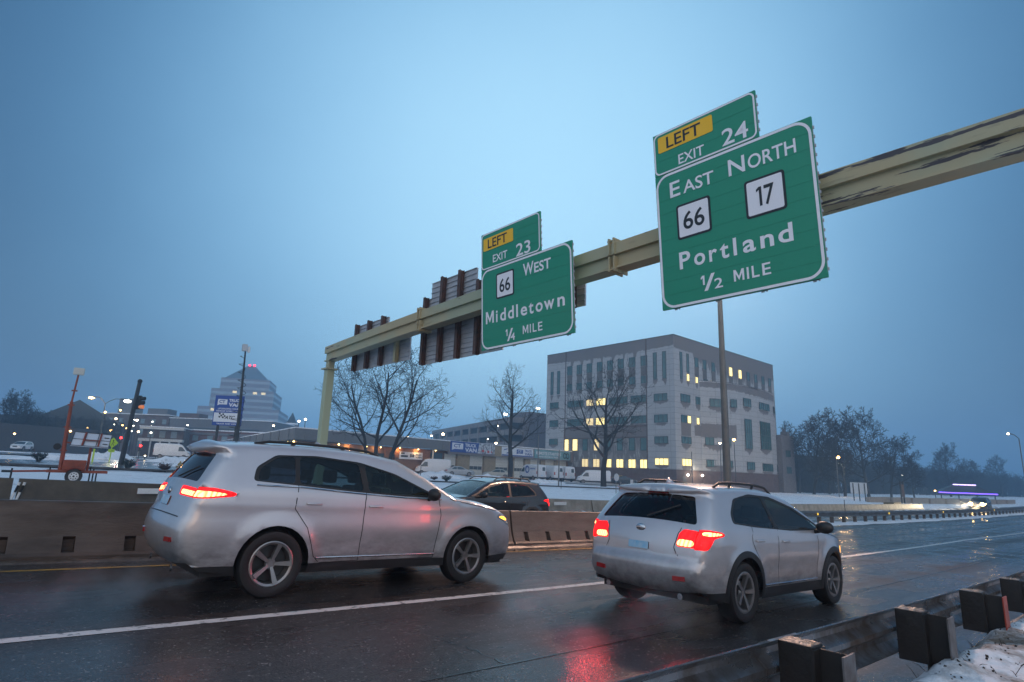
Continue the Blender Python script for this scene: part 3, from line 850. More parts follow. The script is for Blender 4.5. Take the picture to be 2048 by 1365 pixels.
def grime(M, z0=.30, z1=.85, col=(.085, .075, .07)):
    n = M.node_tree.nodes; L = M.node_tree.links; b = n["Principled BSDF"]
    src = b.inputs["Base Color"].links[0].from_socket
    t = n.new("ShaderNodeTexCoord"); sp = n.new("ShaderNodeSeparateXYZ"); L.new(t.outputs["Object"], sp.inputs[0])
    z = n.new("ShaderNodeTexNoise"); z.inputs["Scale"].default_value = 5; z.inputs["Detail"].default_value = 8; z.inputs["Roughness"].default_value = .7
    mp = n.new("ShaderNodeMapping"); mp.inputs["Scale"].default_value = (.5, 1, 1.2); L.new(t.outputs["Object"], mp.inputs[0]); L.new(mp.outputs[0], z.inputs["Vector"])
    r_ = n.new("ShaderNodeMapRange"); r_.inputs[1].default_value = z1; r_.inputs[2].default_value = z0; L.new(sp.outputs[2], r_.inputs[0])
    m_ = n.new("ShaderNodeMath"); m_.operation = 'MULTIPLY'; L.new(r_.outputs[0], m_.inputs[0])
    r2 = n.new("ShaderNodeMapRange"); r2.inputs[1].default_value = .36; r2.inputs[2].default_value = .66; L.new(z.outputs[0], r2.inputs[0]); L.new(r2.outputs[0], m_.inputs[1])
    m3 = n.new("ShaderNodeMath"); m3.operation = 'MULTIPLY_ADD'; m3.inputs[1].default_value = .75; L.new(m_.outputs[0], m3.inputs[0])
    m4 = n.new("ShaderNodeMath"); m4.operation = 'MULTIPLY'; m4.inputs[1].default_value = .30; L.new(r_.outputs[0], m4.inputs[0]); L.new(m4.outputs[0], m3.inputs[2])
    mx = n.new("ShaderNodeMix"); mx.data_type = 'RGBA'; L.new(m3.outputs[0], mx.inputs[0]); L.new(src, mx.inputs[6]); mx.inputs[7].default_value = (*col, 1)
    L.new(mx.outputs[2], b.inputs["Base Color"])
    m5 = n.new("ShaderNodeMath"); m5.operation = 'MULTIPLY_ADD'; m5.inputs[1].default_value = -.9; m5.inputs[2].default_value = 1.0; m5.use_clamp = True
    L.new(m3.outputs[0], m5.inputs[0]); L.new(m5.outputs[0], b.inputs["Coat Weight"])
grime(P_WHITE); grime(P_SILV)
P_DARK = mat("dark_grey_car_paint", (.014, .016, .021), .25, coat=.8, var=.2)
P_VAN = mat("white_van_paint", (.66, .67, .69), .4, coat=.3, var=.12)
P_BEIGE = mat("pale_gold_car_paint", (.40, .38, .33), .4, coat=.4, var=.15)
P_GREY = mat("grey_car_paint", (.36, .38, .40), .4, coat=.4, var=.15)
M_TRIM = mat("black_plastic_trim", (.018, .018, .019), .5, var=.3, vscale=6)
M_TYRE = mat("wet_tyre", (.014, .013, .013), .55, bump=.2, bscale=60)
M_RIM = mat("machined_alloy", (.36, .35, .35), .35, metal=.8, var=.25)
M_RIMD = mat("dark_alloy", (.06, .06, .062), .4, metal=.6)
M_CABIN = mat("dark_cabin_cloth", (.02, .02, .022), .8)
M_CHROME = mat("chrome", (.6, .6, .62), .15, metal=1)
E_TAIL = emis("lit_tail_lens", (1.0, .006, .008), 1.9)
E_TAILC = emis("lit_tail_core", (1.0, .30, .11), 7.0)
M_TAILOFF = mat("red_lens", (.32, .012, .012), .2, coat=.6)
E_AMB = emis("amber_lamp", (1.0, .42, .03), 5.0)
E_HEAD = emis("lit_headlamp", (1.0, .86, .62), 9.0)
M_HEADOFF = mat("clear_headlamp", (.35, .36, .38), .12, coat=.6)
def ribs(M, sc):
    n = M.node_tree.nodes; L = M.node_tree.links; b = n["Principled BSDF"]
    t = n.new("ShaderNodeTexCoord"); sp = n.new("ShaderNodeSeparateXYZ"); L.new(t.outputs["Object"], sp.inputs[0])
    a = n.new("ShaderNodeMath"); a.operation = 'ADD'; L.new(sp.outputs[0], a.inputs[0]); L.new(sp.outputs[1], a.inputs[1])
    k = n.new("ShaderNodeMath"); k.operation = 'MULTIPLY'; k.inputs[1].default_value = sc; L.new(a.outputs[0], k.inputs[0])
    s_ = n.new("ShaderNodeMath"); s_.operation = 'SINE'; L.new(k.outputs[0], s_.inputs[0])
    r_ = n.new("ShaderNodeMapRange"); r_.inputs[1].default_value = -.7; r_.inputs[2].default_value = .2
    es = b.inputs["Emission Strength"].default_value; r_.inputs[3].default_value = es * .32; r_.inputs[4].default_value = es
    L.new(s_.outputs[0], r_.inputs[0]); L.new(r_.outputs[0], b.inputs["Emission Strength"])
ribs(E_TAILC, 150); ribs(E_TAIL, 95)
M_PLATE = mat("number_plate", (.55, .66, .74), .4, col2=(.20, .48, .72), vscale=4)

def crspline(pts, step=.05):
    """pts (x,z,sharp) -> dense list"""
    out = []; n_ = len(pts)
    for i in range(n_ - 1):
        p1, p2 = pts[i], pts[i + 1]
        p0 = pts[i - 1] if i > 0 and not p1[2] else None
        p3 = pts[i + 2] if i + 2 < n_ and not p2[2] else None
        a = Vector(p1[:2]); b = Vector(p2[:2])
        m1 = (b - Vector(p0[:2])) * .5 if p0 else (b - a)
        m2 = (Vector(p3[:2]) - a) * .5 if p3 else (b - a)
        d = (b - a).length
        if m1.length > d: m1 = m1.normalized() * d
        if m2.length > d: m2 = m2.normalized() * d
        k = max(1, int(round(d / step)))
        for j in range(k):
            t = j / k; t2 = t * t; t3 = t2 * t
            q = a * (2 * t3 - 3 * t2 + 1) + m1 * (t3 - 2 * t2 + t) + b * (-2 * t3 + 3 * t2) + m2 * (t3 - t2)
            out.append((q.x, q.y, i + t))
    out.append((pts[-1][0], pts[-1][1], n_ - 1))
    return out
def inside(p, poly):
    x, y = p; c = False; n_ = len(poly); j = n_ - 1
    for i in range(n_):
        xi, yi = poly[i][0], poly[i][1]; xj, yj = poly[j][0], poly[j][1]
        if (yi > y) != (yj > y) and x < (xj - xi) * (y - yi) / (yj - yi + 1e-12) + xi: c = not c
        j = i
    return c
def dseg(p, a, b):
    ax, ay = a[0], a[1]; dx, dy = b[0] - ax, b[1] - ay
    L2 = dx * dx + dy * dy
    t = 0 if L2 == 0 else max(0, min(1, ((p[0] - ax) * dx + (p[1] - ay) * dy) / L2))
    return math.hypot(p[0] - ax - t * dx, p[1] - ay - t * dy)
def smooth_poly(pts, r=.05, n=4):
    """round polygon corners"""
    o = []; N = len(pts)
    for i in range(N):
        p = Vector(pts[i]); a = Vector(pts[i - 1]); b = Vector(pts[(i + 1) % N])
        ra = min(r, (a - p).length * .45); rb = min(r, (b - p).length * .45)
        pa = p + (a - p).normalized() * ra; pb = p + (b - p).normalized() * rb
        for k in range(n + 1):
            t = k / n; q = pa * (1 - t) ** 2 + p * 2 * t * (1 - t) + pb * t * t
            o.append((q.x, q.y))
    return o
def resample(poly, step):
    o = []; N = len(poly)
    for i in range(N):
        a = Vector(poly[i]); b = Vector(poly[(i + 1) % N]); k = max(1, int((b - a).length / step))
        for j in range(k):
            q = a + (b - a) * j / k; o.append((q.x, q.y))
    return o
def cdt(points, loops):
    """loops: closed lists of 2d points"""
    keep = []; cell = {}
    lv = [p for lp in loops for p in lp]
    for p in list(lv) + list(points):
        cx, cy = int(p[0] / .012), int(p[1] / .012)
        if any(math.hypot(q[0] - p[0], q[1] - p[1]) < .008 for a in (-1, 0, 1) for b in (-1, 0, 1) for q in cell.get((cx + a, cy + b), ())):
            continue
        cell.setdefault((cx, cy), []).append(p); keep.append(p)
    fixed = set(map(tuple, lv))
    vs = [Vector(p) for p in keep if tuple(p) not in fixed]; es = []
    for lp in loops:
        o = len(vs); vs += [Vector(p) for p in lp]; N = len(lp)
        es += [(o + i, o + (i + 1) % N) for i in range(N)]
    rv, re, rf, *_ = delaunay_2d_cdt(vs, es, [], 0, 1e-4)
    return rv, rf

def weld(o):
    bm = bmesh.new(); bm.from_mesh(o.data); bmesh.ops.remove_doubles(bm, verts=bm.verts, dist=.006); bm.to_mesh(o.data); bm.free()
def make_car(S, mats, name, label, cat, group=None, loc=(0, 0), heading=0.0, lit=None, res=.06, detail=2, zbase=None, ground=zr):
    """S: spec dict ; local x forward from rear bumper, y left, z up"""
    L_, W2, Hh = S['L'], S['W'] / 2, S['H']
    paint = mats['paint']
    top = crspline(S['top'], step=max(.05, res * .9))
    belt = S['belt']; tum = S.get('tum', .5); zb = S['zb']; ra = S['ra']; wc = S['wheels']; wz = S['wz']
    rr_, rf_ = S.get('prear', .16), S.get('pfront', .30)
    lr, lf = S.get('lrear', .55), S.get('lfront', 1.0)
    r0 = S.get('round', .08)
    def halfw(x, z):
        p = 1.0
        if z < .75: p -= .05 * ((.75 - z) / .5) ** 2
        zb_ = belt - .06
        if z > zb_:
            d = z - zb_; p -= (tum * (d - .05 * (1 - math.exp(-d / .05)))) / W2
        elif z > .75: p -= .012 * ((z - .75) / max(.05, zb_ - .75))
        if x < lr: p *= 1 - rr_ * ((lr - x) / lr) ** 2.4
        if x > L_ - lf: p *= 1 - rf_ * ((x - L_ + lf) / lf) ** 2.4
        w = W2 * p
        for cx in wc:
            d = math.hypot(x - cx, z - wz) - ra
            if d < .25: w += .022 * math.exp(-((d - .03) / .07) ** 2)
        w += .010 * math.exp(-((z - (belt - .16 + .03 * x / L_)) / .05) ** 2)
        w -= .016 * math.exp(-((z - .58) / .12) ** 2) * max(0, min(1, (x - wc[0] - ra) / .2)) * max(0, min(1, (wc[1] - ra - x) / .2))
        return w
    # closed outline : top from rear to front, then underside with arches
    und = []
    xf, zf = top[-1][0], top[-1][1]; xr, zrr = top[0][0], top[0][1]
    def arch(cx):
        o = []
        a0 = math.asin(max(-1, min(1, (zb - wz) / ra)))
        N = 18
        for k in range(N + 1):
            a = a0 + (math.pi - 2 * a0) * k / N
            o.append((cx + ra * math.cos(a), wz + ra * math.sin(a)))
        return o
    und += [(xf - .10, zb + .02)] + arch(wc[1]) + [((wc[0] + wc[1]) / 2, zb)] + arch(wc[0]) + [(xr + .10, zb + .06)]
    outline = [(p[0], p[1]) for p in top] + und
    outline = [p for i, p in enumerate(outline) if math.hypot(p[0] - outline[i - 1][0], p[1] - outline[i - 1][1]) > .003]
    tseg = [(top[i], top[i + 1]) for i in range(len(top) - 1)]
    def dtop(p):
        return min(dseg(p, a, b) for a, b in tseg)
    def wpt(x, z, off=0.0):
        w = halfw(x, z); d = dtop((x, z))
        if d < r0:
            q = 1 - d / r0; w -= r0 * (1 - math.sqrt(max(0, 1 - q * q)))
        return w + off
    # interior points
    pts = []
    z = zb
    while z < Hh:
        x = 0.0
        while x < L_:
            p = (x + (.5 * res if int(z / res) % 2 else 0), z)
            if inside(p, outline) and min(dseg(p, outline[i - 1], outline[i]) for i in range(len(outline))) > res * .45: pts.append(p)
            x += res
        z += res
    for i in range(0, len(top) - 1):
        a, b = Vector(top[i][:2]), Vector(top[i + 1][:2]); d = (b - a)
        if d.length < 1e-6: continue
        nrm = Vector((d.y, -d.x)).normalized()
        for q in (.06, .22, .5, .85):
            p = a + nrm * r0 * q
            if inside((p.x, p.y), outline) and dtop((p.x, p.y)) > r0 * q * .8: pts.append((p.x, p.y))
    regs = []      # (class, polygon)
    for cl, pg in S['side']:
        regs.append((cl, resample(smooth_poly(pg, .05 if cl != 'clad' else .02), .10)))
    if S.get('clad'):
        cl_ = [('clad', resample([(-.3, zb - .2), (L_ + .3, zb - .2), (L_ + .3, S['clad']), (-.3, S['clad'])], .15))]
        if S.get('flare'):
            for w_ in wc: cl_.append(('clad', [(w_ + (ra + S['flare']) * math.cos(R(a)), wz + (ra + S['flare']) * math.sin(R(a))) for a in range(0, 360, 8)]))
        regs = cl_ + regs
    rv, rf = cdt(pts, [outline] + [pg for _, pg in regs])
    groups = {}
    for f in rf:
        c = ((rv[f[0]].x + rv[f[1]].x + rv[f[2]].x) / 3, (rv[f[0]].y + rv[f[1]].y + rv[f[2]].y) / 3)
        if not inside(c, outline): continue
        cl = 'body'
        for k_, pg in regs:
            if inside(c, pg): cl = k_
        groups.setdefault(cl, []).append(f)
    Z0 = (zbase if zbase is not None else ground(loc[0])) if ground is zr else (zbase if zbase is not None else ground(*loc))
    pitch = 0.0
    if ground is zr:
        pitch = math.atan((zr(loc[0] + 2) - zr(loc[0] - 2)) / 4) * (1 if abs(heading) < 1.5 else -1)
    e = empty(name, M=Matrix.Translation((loc[0], loc[1], Z0)) @ Matrix.Rotation(heading, 4, 'Z') @ Matrix.Rotation(-pitch, 4, 'Y'))
    tag(e, label, cat, group)
    parts = {}
    def P(k): return parts.setdefault(k, MB())
    INS = {'glass': -.012, 'gfront': -.012, 'trim': -.006, 'tail': .004, 'tailc': .006, 'head': .004, 'amber': .004, 'clad': .008}
    for cl, fl in groups.items():
        for sgn in (-1, 1):
            key = cl if cl in ('body', 'clad') else cl + ('R' if sgn < 0 else 'L')
            used = {}; mbp = P(key)
            for f in fl:
                ix = []
                for i in f:
                    if i not in used:
                        used[i] = len(mbp.v); x, zz_ = rv[i].x, rv[i].y
                        mbp.v.append((x, sgn * wpt(x, zz_, INS.get(cl, 0)), zz_))
                    ix.append(used[i])
                mbp.f.append(tuple(ix if sgn > 0 else ix[::-1])); mbp.m.append(0)
    # ---- centre strip
    Sarc = [0.0]
    for i in range(len(top) - 1):
        Sarc.append(Sarc[-1] + math.hypot(top[i + 1][0] - top[i][0], top[i + 1][1] - top[i][1]))
    def s_at(idx):
        for i in range(len(top) - 1):
            if top[i][2] <= idx <= top[i + 1][2]:
                t = (idx - top[i][2]) / max(1e-9, top[i + 1][2] - top[i][2]); return Sarc[i] + t * (Sarc[i + 1] - Sarc[i])
        return Sarc[-1]
    def strip_pt(s, t, off=0.0):
        s = max(0, min(Sarc[-1], s)); i = 0
        lo, hi = 0, len(Sarc) - 2
        while lo < hi:
            md = (lo + hi + 1) // 2
            if Sarc[md] <= s: lo = md
            else: hi = md - 1
        i = lo
        t_ = (s - Sarc[i]) / max(1e-9, Sarc[i + 1] - Sarc[i])
        x = top[i][0] + t_ * (top[i + 1][0] - top[i][0]); z = top[i][1] + t_ * (top[i + 1][1] - top[i][1])
        i0, i1 = max(0, i - 1), min(len(top) - 1, i + 2)
        nx, nz = -(top[i1][1] - top[i0][1]), top[i1][0] - top[i0][0]
        l_ = math.hypot(nx, nz); nx, nz = nx / l_, nz / l_
        w = halfw(x, z) - r0
        bul = S.get('bulge', .035) + (.06 if x > L_ - .5 else 0) + (.03 if x < .4 else 0)
        k = (1 - t * t) * bul + off
        return (x + nx * k, t * w, z + nz * k)
    sp = []
    ns = int(Sarc[-1] / res)
    nt_ = 14 if detail > 1 else 8
    for i in range(1, ns):
        for j in range(1, nt_):
            sp.append((Sarc[-1] * i / ns, -1 + 2 * j / nt_))
    bl = [(s, -1) for s in Sarc] + [(Sarc[-1], -1 + 2 * j / nt_) for j in range(1, nt_)] + [(s, 1) for s in reversed(Sarc)] + [(0, 1 - 2 * j / nt_) for j in range(1, nt_)]
    sregs = []
    for cl, pg in S['strip']:
        sregs.append((cl, resample(smooth_poly([(s_at(a), t) for a, t in pg], .012 if cl == 'plate' else .06), .12)))
    if S.get('clad'):
        zc_ = S['clad']
        sa_ = next(Sarc[i] + (zc_ - top[i][1]) / (top[i + 1][1] - top[i][1]) * (Sarc[i + 1] - Sarc[i]) for i in range(len(top) - 1) if top[i][1] <= zc_ < top[i + 1][1]) if top[0][1] < zc_ else -.1
        sb_ = next(Sarc[i] + (top[i][1] - zc_) / (top[i][1] - top[i + 1][1]) * (Sarc[i + 1] - Sarc[i]) for i in range(len(top) - 1) if top[i][1] > zc_ >= top[i + 1][1])
        sregs = [('clad', resample([(-.5, -1.3), (sa_, -1.3), (sa_, 1.3), (-.5, 1.3)], .12)), ('clad', resample([(sb_, -1.3), (Sarc[-1] + .5, -1.3), (Sarc[-1] + .5, 1.3), (sb_, 1.3)], .12))] + sregs
    rv2, rf2 = cdt(sp, [bl] + [pg for _, pg in sregs])
    SI = {'rglass': -.012, 'wglass': -.012, 'tailL': .006, 'tailR': .006, 'tailcL': .009, 'tailcR': .009, 'headL': .004, 'headR': .004, 'grille': -.01, 'clad': .008, 'plate': .012, 'trim': -.004, 'third': .008}
    cache = {}
    for f in rf2:
        cx = sum(rv2[i].x for i in f) / 3; cy = sum(rv2[i].y for i in f) / 3
        if abs(cy) > 1 or cx < 0 or cx > Sarc[-1]: continue
        cl = 'body'
        for k_, pg in sregs:
            if inside((cx, cy), pg): cl = k_
        key = cl
        mbp = P(key); ix = []
        for i in f:
            if (key, i) not in cache:
                cache[(key, i)] = len(mbp.v); mbp.v.append(strip_pt(rv2[i].x, rv2[i].y, SI.get(cl, 0)))
            ix.append(cache[(key, i)])
        mbp.f.append(tuple(ix)); mbp.m.append(0)
    # ---- lens bezel backing so that inset panes have edges : dark shell
    lit = lit or {}
    MM = {'body': paint, 'clad': mats.get('clad', M_TRIM), 'trim': M_TRIM, 'grille': M_TRIM, 'plate': M_PLATE, 'third': M_TAILOFF}
    NM = {'clad': 'lower_cladding', 'trim': 'window_trim', 'grille': 'grille', 'plate': 'number_plate', 'rglass': 'rear_window', 'wglass': 'windscreen', 'third': 'brake_light'}
    ob = {}
    for key, mbp in parts.items():
        if key == 'body': nm, mt = 'body', paint
        elif key.startswith('trim'): nm, mt = 'window_trim', M_TRIM
        elif key.startswith('gfront'): nm, mt = 'front_window', mats.get('gfront', G_CLEAR)
        elif key.startswith('glass'): nm, mt = 'side_window', mats.get('glass', G_DARK)
        elif key == 'rglass': nm, mt = 'rear_window', mats.get('glass', G_DARK)
        elif key == 'wglass': nm, mt = 'windscreen', mats.get('gfront', G_CLEAR)
        elif key.startswith('tailc'): nm, mt = 'tail_lamp', lit.get('tailc', M_TAILOFF)
        elif key.startswith('tail'): nm, mt = 'tail_lamp', lit.get('tail', M_TAILOFF)
        elif key.startswith('head'): nm, mt = 'headlamp', lit.get('head', M_HEADOFF)
        elif key.startswith('amber'): nm, mt = 'turn_lamp', lit.get('amber', M_HEADOFF)
        else: nm, mt = NM[key], MM[key]
        ob[key] = (nm, mt)
    # merge the left/right tail pieces from side and strip so that each lamp is one mesh
    for base in ('tail', 'tailc', 'head'):
        for sd in 'LR':
            pass
    for key, mbp in parts.items():
        nm, mt = ob[key]
        o = mbp.build(nm, mt, e, fix=False)
        bm = bmesh.new(); bm.from_mesh(o.data); bmesh.ops.remove_doubles(bm, verts=bm.verts, dist=.0008)
        bmesh.ops.recalc_face_normals(bm, faces=bm.faces)
        # orient outward
        c = Vector((L_ / 2, 0, Hh * .45)); sgn = sum(f.normal.dot(f.calc_center_median() - c) for f in bm.faces)
        if sgn < 0: bmesh.ops.reverse_faces(bm, faces=bm.faces)
        bm.to_mesh(o.data); bm.free()
        for p in o.data.polygons: p.use_smooth = True
        if key == 'body':
            body = o
    if detail > 1:
        # seams of doors, hatch and bonnet as narrow dark gaps
        mb = MB()
        def ribbon(pl, fn, w=.005):
            for i in range(len(pl) - 1):
                a, b = Vector(pl[i]), Vector(pl[i + 1]); d = b - a
                if d.length < 1e-6: continue
                nn = Vector((-d.y, d.x)).normalized() * w
                q = [fn(*(a + nn)), fn(*(b + nn)), fn(*(b - nn)), fn(*(a - nn))]
                mb.add(q, [(0, 1, 2, 3)])
        for pl in S.get('seams', []):
            pl = [tuple(p) for p in pl]; dense = []
            for i in range(len(pl) - 1):
                a, b = Vector(pl[i]), Vector(pl[i + 1]); k = max(1, int((b - a).length / .06))
                dense += [tuple(a + (b - a) * j / k) for j in range(k)]
            dense.append(pl[-1])
            for sgn in (-1, 1):
                mb = MB(); ribbon(dense, lambda x, z: (x, sgn * wpt(x, z, .0025), z)); weld(mb.build("panel_gap", M_TRIM, body))
        for pl in S.get('sseams', []):
            pl = [(s_at(a), t) for a, t in pl]; dense = []
            for i in range(len(pl) - 1):
                a, b = Vector(pl[i]), Vector(pl[i + 1])
                dense += [tuple(a + (b - a) * j / 12) for j in range(12)]
            dense.append(pl[-1])
            mb = MB(); ribbon(dense, lambda s, t: strip_pt(s, t, .0025), .006); weld(mb.build("panel_gap", M_TRIM, body))
        for hx, hz in S.get('handles', []):
            for sgn in (-1, 1):
                y = wpt(hx, hz)
                o = MB().bbox(hx - .10, hx + .10, sgn * (y + .012) - .014, sgn * (y + .012) + .014, hz - .014, hz + .014, .009).build("door_handle", mats.get('handle', paint), e, smooth=60)
        if 'mirror' in S:
            mx_, mz_ = S['mirror']
            for sgn in (-1, 1):
                y = wpt(mx_, mz_)
                mb = MB()
                mb.tube([(mx_ + .02, sgn * (y - .05), mz_ - .05), (mx_, sgn * (y + .09), mz_ - .02)], .03, 8)
                mb.ball((mx_ - .01, sgn * (y + .16), mz_ + .03), .12, 0, 14, (.7, 1.0, .72))
                mb.build("door_mirror", mats.get('mirror', M_TRIM), e, smooth=60)
        for rl in S.get('rails', []):
            for sgn in (-1, 1):
                mb = MB(); pl = []
                for k in range(11):
                    x = rl[0] + (rl[1] - rl[0]) * k / 10
                    zt_ = 0
                    for i in range(len(top) - 1):
                        if top[i][0] <= x <= top[i + 1][0] and top[i][1] > belt + .2:
                            zt_ = top[i][1] + (x - top[i][0]) / max(1e-6, top[i + 1][0] - top[i][0]) * (top[i + 1][1] - top[i][1])
                    h = rl[2] if 0 < k < 10 else 0
                    pl.append((x, sgn * (halfw(x, zt_) - r0 - .01), zt_ + h))
                mb.tube(pl, .017, 8)
                for k in (3, 7): mb.tube([(pl[k][0] - .05, pl[k][1], pl[k][2] - rl[2] - .01), (pl[k][0], pl[k][1], pl[k][2])], .018, 6)
                mb.build("roof_rail", M_TRIM, e, smooth=60)
    if detail > 1:
        for sgn in (-1, 1):
            # bright belt moulding under the side windows
            for pl in S.get('mould', []):
                dense = []
                for i in range(len(pl) - 1):
                    a, b = Vector(pl[i][:2]), Vector(pl[i + 1][:2]); k = max(1, int((b - a).length / .08)); dense += [a + (b - a) * j / k for j in range(k)]
                dense.append(Vector(pl[-1][:2]))
                MB().tube([(q.x, sgn * wpt(q.x, q.y, .004), q.y) for q in dense], S.get('mr', .011), 6).build("side_moulding", M_CHROME if pl[0][1] > .8 else mats.get('sill', M_CHROME), e, smooth=60)
            # reflectors low on the bumper
            q = strip_pt(s_at(S.get('refl', 1.6)), sgn * .72, .004); q2 = strip_pt(s_at(S.get('refl', 1.6)), sgn * .93, .004)
            MB().bar(q, q2, .03, .05).build("bumper_reflector", M_TAILOFF, e)
            MB().tube([(.10, sgn * .52, zb + .05), (-.02 + .1, sgn * .52, zb + .05)], .035, 10).build("exhaust_pipe", M_CHROME, e)
        # wiper, badge, aerial fin
        g0 = strip_pt(s_at(S['wip'][0]), -.05, .015); g1 = strip_pt(s_at(S['wip'][1]), -.60, .012)
        MB().bar(g0, g1, .014, .014).build("rear_wiper", M_TRIM, e)
        q = strip_pt(s_at(S['badge']), 0, .006)
        MB().ball(q, .055, 0, 12, (.25, 1.3, .8)).build("badge", M_CHROME, e, smooth=180)
        q = strip_pt(s_at(S['fin']), 0, 0)
        MB().add([(q[0] - .02, q[1] - .03, q[2] - .01), (q[0] - .02, q[1] + .03, q[2] - .01), (q[0] + .20, q[1], q[2] - .01), (q[0] + .0, q[1], q[2] + .075)], [(0, 2, 3), (1, 3, 2), (0, 3, 1), (0, 1, 2)]).build("aerial_fin", paint, e, smooth=180)
    # cabin
    if detail > 0:
        mb = MB(); wi = W2 - .16
        xa, xb = S['cabin']
        mb.box(xa, xb, -wi, wi, zb + .08, zb + .22)
        for sx in S.get('seats', []):
            for sy in (-.38, .38):
                mb.bbox(sx, sx + .5, sy - .25, sy + .25, zb + .2, zb + .52, .05); mb.bbox(sx - .1, sx + .08, sy - .24, sy + .24, zb + .45, belt + .08, .05)
                mb.bbox(sx - .08, sx + .04, sy - .12, sy + .12, belt + .11, belt + .28, .04)
        mb.box(xb - .28, xb, -wi, wi, belt - .30, belt - .06)
        mb.build("cabin", M_CABIN, e)
    mb = MB(); wu = W2 - .14
    mb.box(xr + .15, xf - .2, -wu, wu, zb - .02, zb + .06)
    for cx in wc:
        prof = []
        for sgn in (-1, 1):
            vs, fs = [], []; N = 14
            for k in range(N + 1):
                a = math.pi * k / N
                for yy in (sgn * (halfw(cx, wz) - .015), sgn * (W2 - .42)):
                    vs.append((cx + (ra + .005) * math.cos(a), yy, wz + (ra + .005) * math.sin(a)))
            for k in range(N): fs.append((2 * k, 2 * k + 1, 2 * k + 3, 2 * k + 2))
            mb.add(vs, fs)
            mb.add([(cx + (ra + .005) * math.cos(math.pi * k / N), sgn * (W2 - .42), wz + (ra + .005) * math.sin(math.pi * k / N)) for k in range(N + 1)], [tuple(range(N + 1))])
    mb.build("underbody", M_TRIM, e)
    # wheels
    R_ = S['rw']; rim = R_ * .66; tw = S.get('tw', .225)
    wm = None
    for cx in wc:
        for sgn in (-1, 1):
            yc = sgn * (W2 - tw / 2 - .01)
            Mx = Matrix.Translation((cx, yc, wz)) @ Matrix.Rotation(R(-90 * sgn), 4, 'X')
            if wm is None:
                h = tw / 2
                t = MB().lathe([(rim - .01, -h * .8), (R_ * .80, -h), (R_ * .95, -h * .92), (R_, -h * .6), (R_, h * .6), (R_ * .95, h * .92), (R_ * .80, h), (rim + .005, h * .82), (rim - .01, h * .5), (rim - .01, -h * .5)], 36, closed=True)
                wt = t.build("wheel", M_TYRE, e, smooth=40)
                q = MB()
                q.lathe([(rim + .008, h * .84), (rim - .005, h * .88), (rim - .03, h * .80), (rim - .04, h * .1), (rim - .05, -h * .6)], 36)
                q.lathe([(.001, h * .60), (.055, h * .60), (.065, h * .40), (.001, h * .40)], 18)
                nsp = S.get('spokes', 5)
                for k in range(nsp):
                    A = Matrix.Rotation(2 * math.pi * k / nsp, 4, 'Z')
                    for da in (-.19, .19):
                        Bm = A @ Matrix.Rotation(da, 4, 'Z')
                        q.bar((.04, 0, h * .5), (rim - .02, 0, h * .78), .028, .045, 0, A @ Matrix.Rotation(da * .35, 4, 'Z') if da else A)
                q.lathe([(.001, h * .0), (rim - .05, h * .0)], 24, 1)
                wr = q.build("rim", [mats.get('rim', M_RIM), M_RIMD], wt, smooth=40)
                wt.matrix_local = Mx; wm = wt
            else:
                c = wm.copy(); COL.objects.link(c); c.parent = e; c.matrix_local = Mx
                for ch in wm.children:
                    d = ch.copy(); COL.objects.link(d); d.parent = c
    e_info = dict(e=e, strip=strip_pt, s_at=s_at, wpt=wpt)
    return e_info

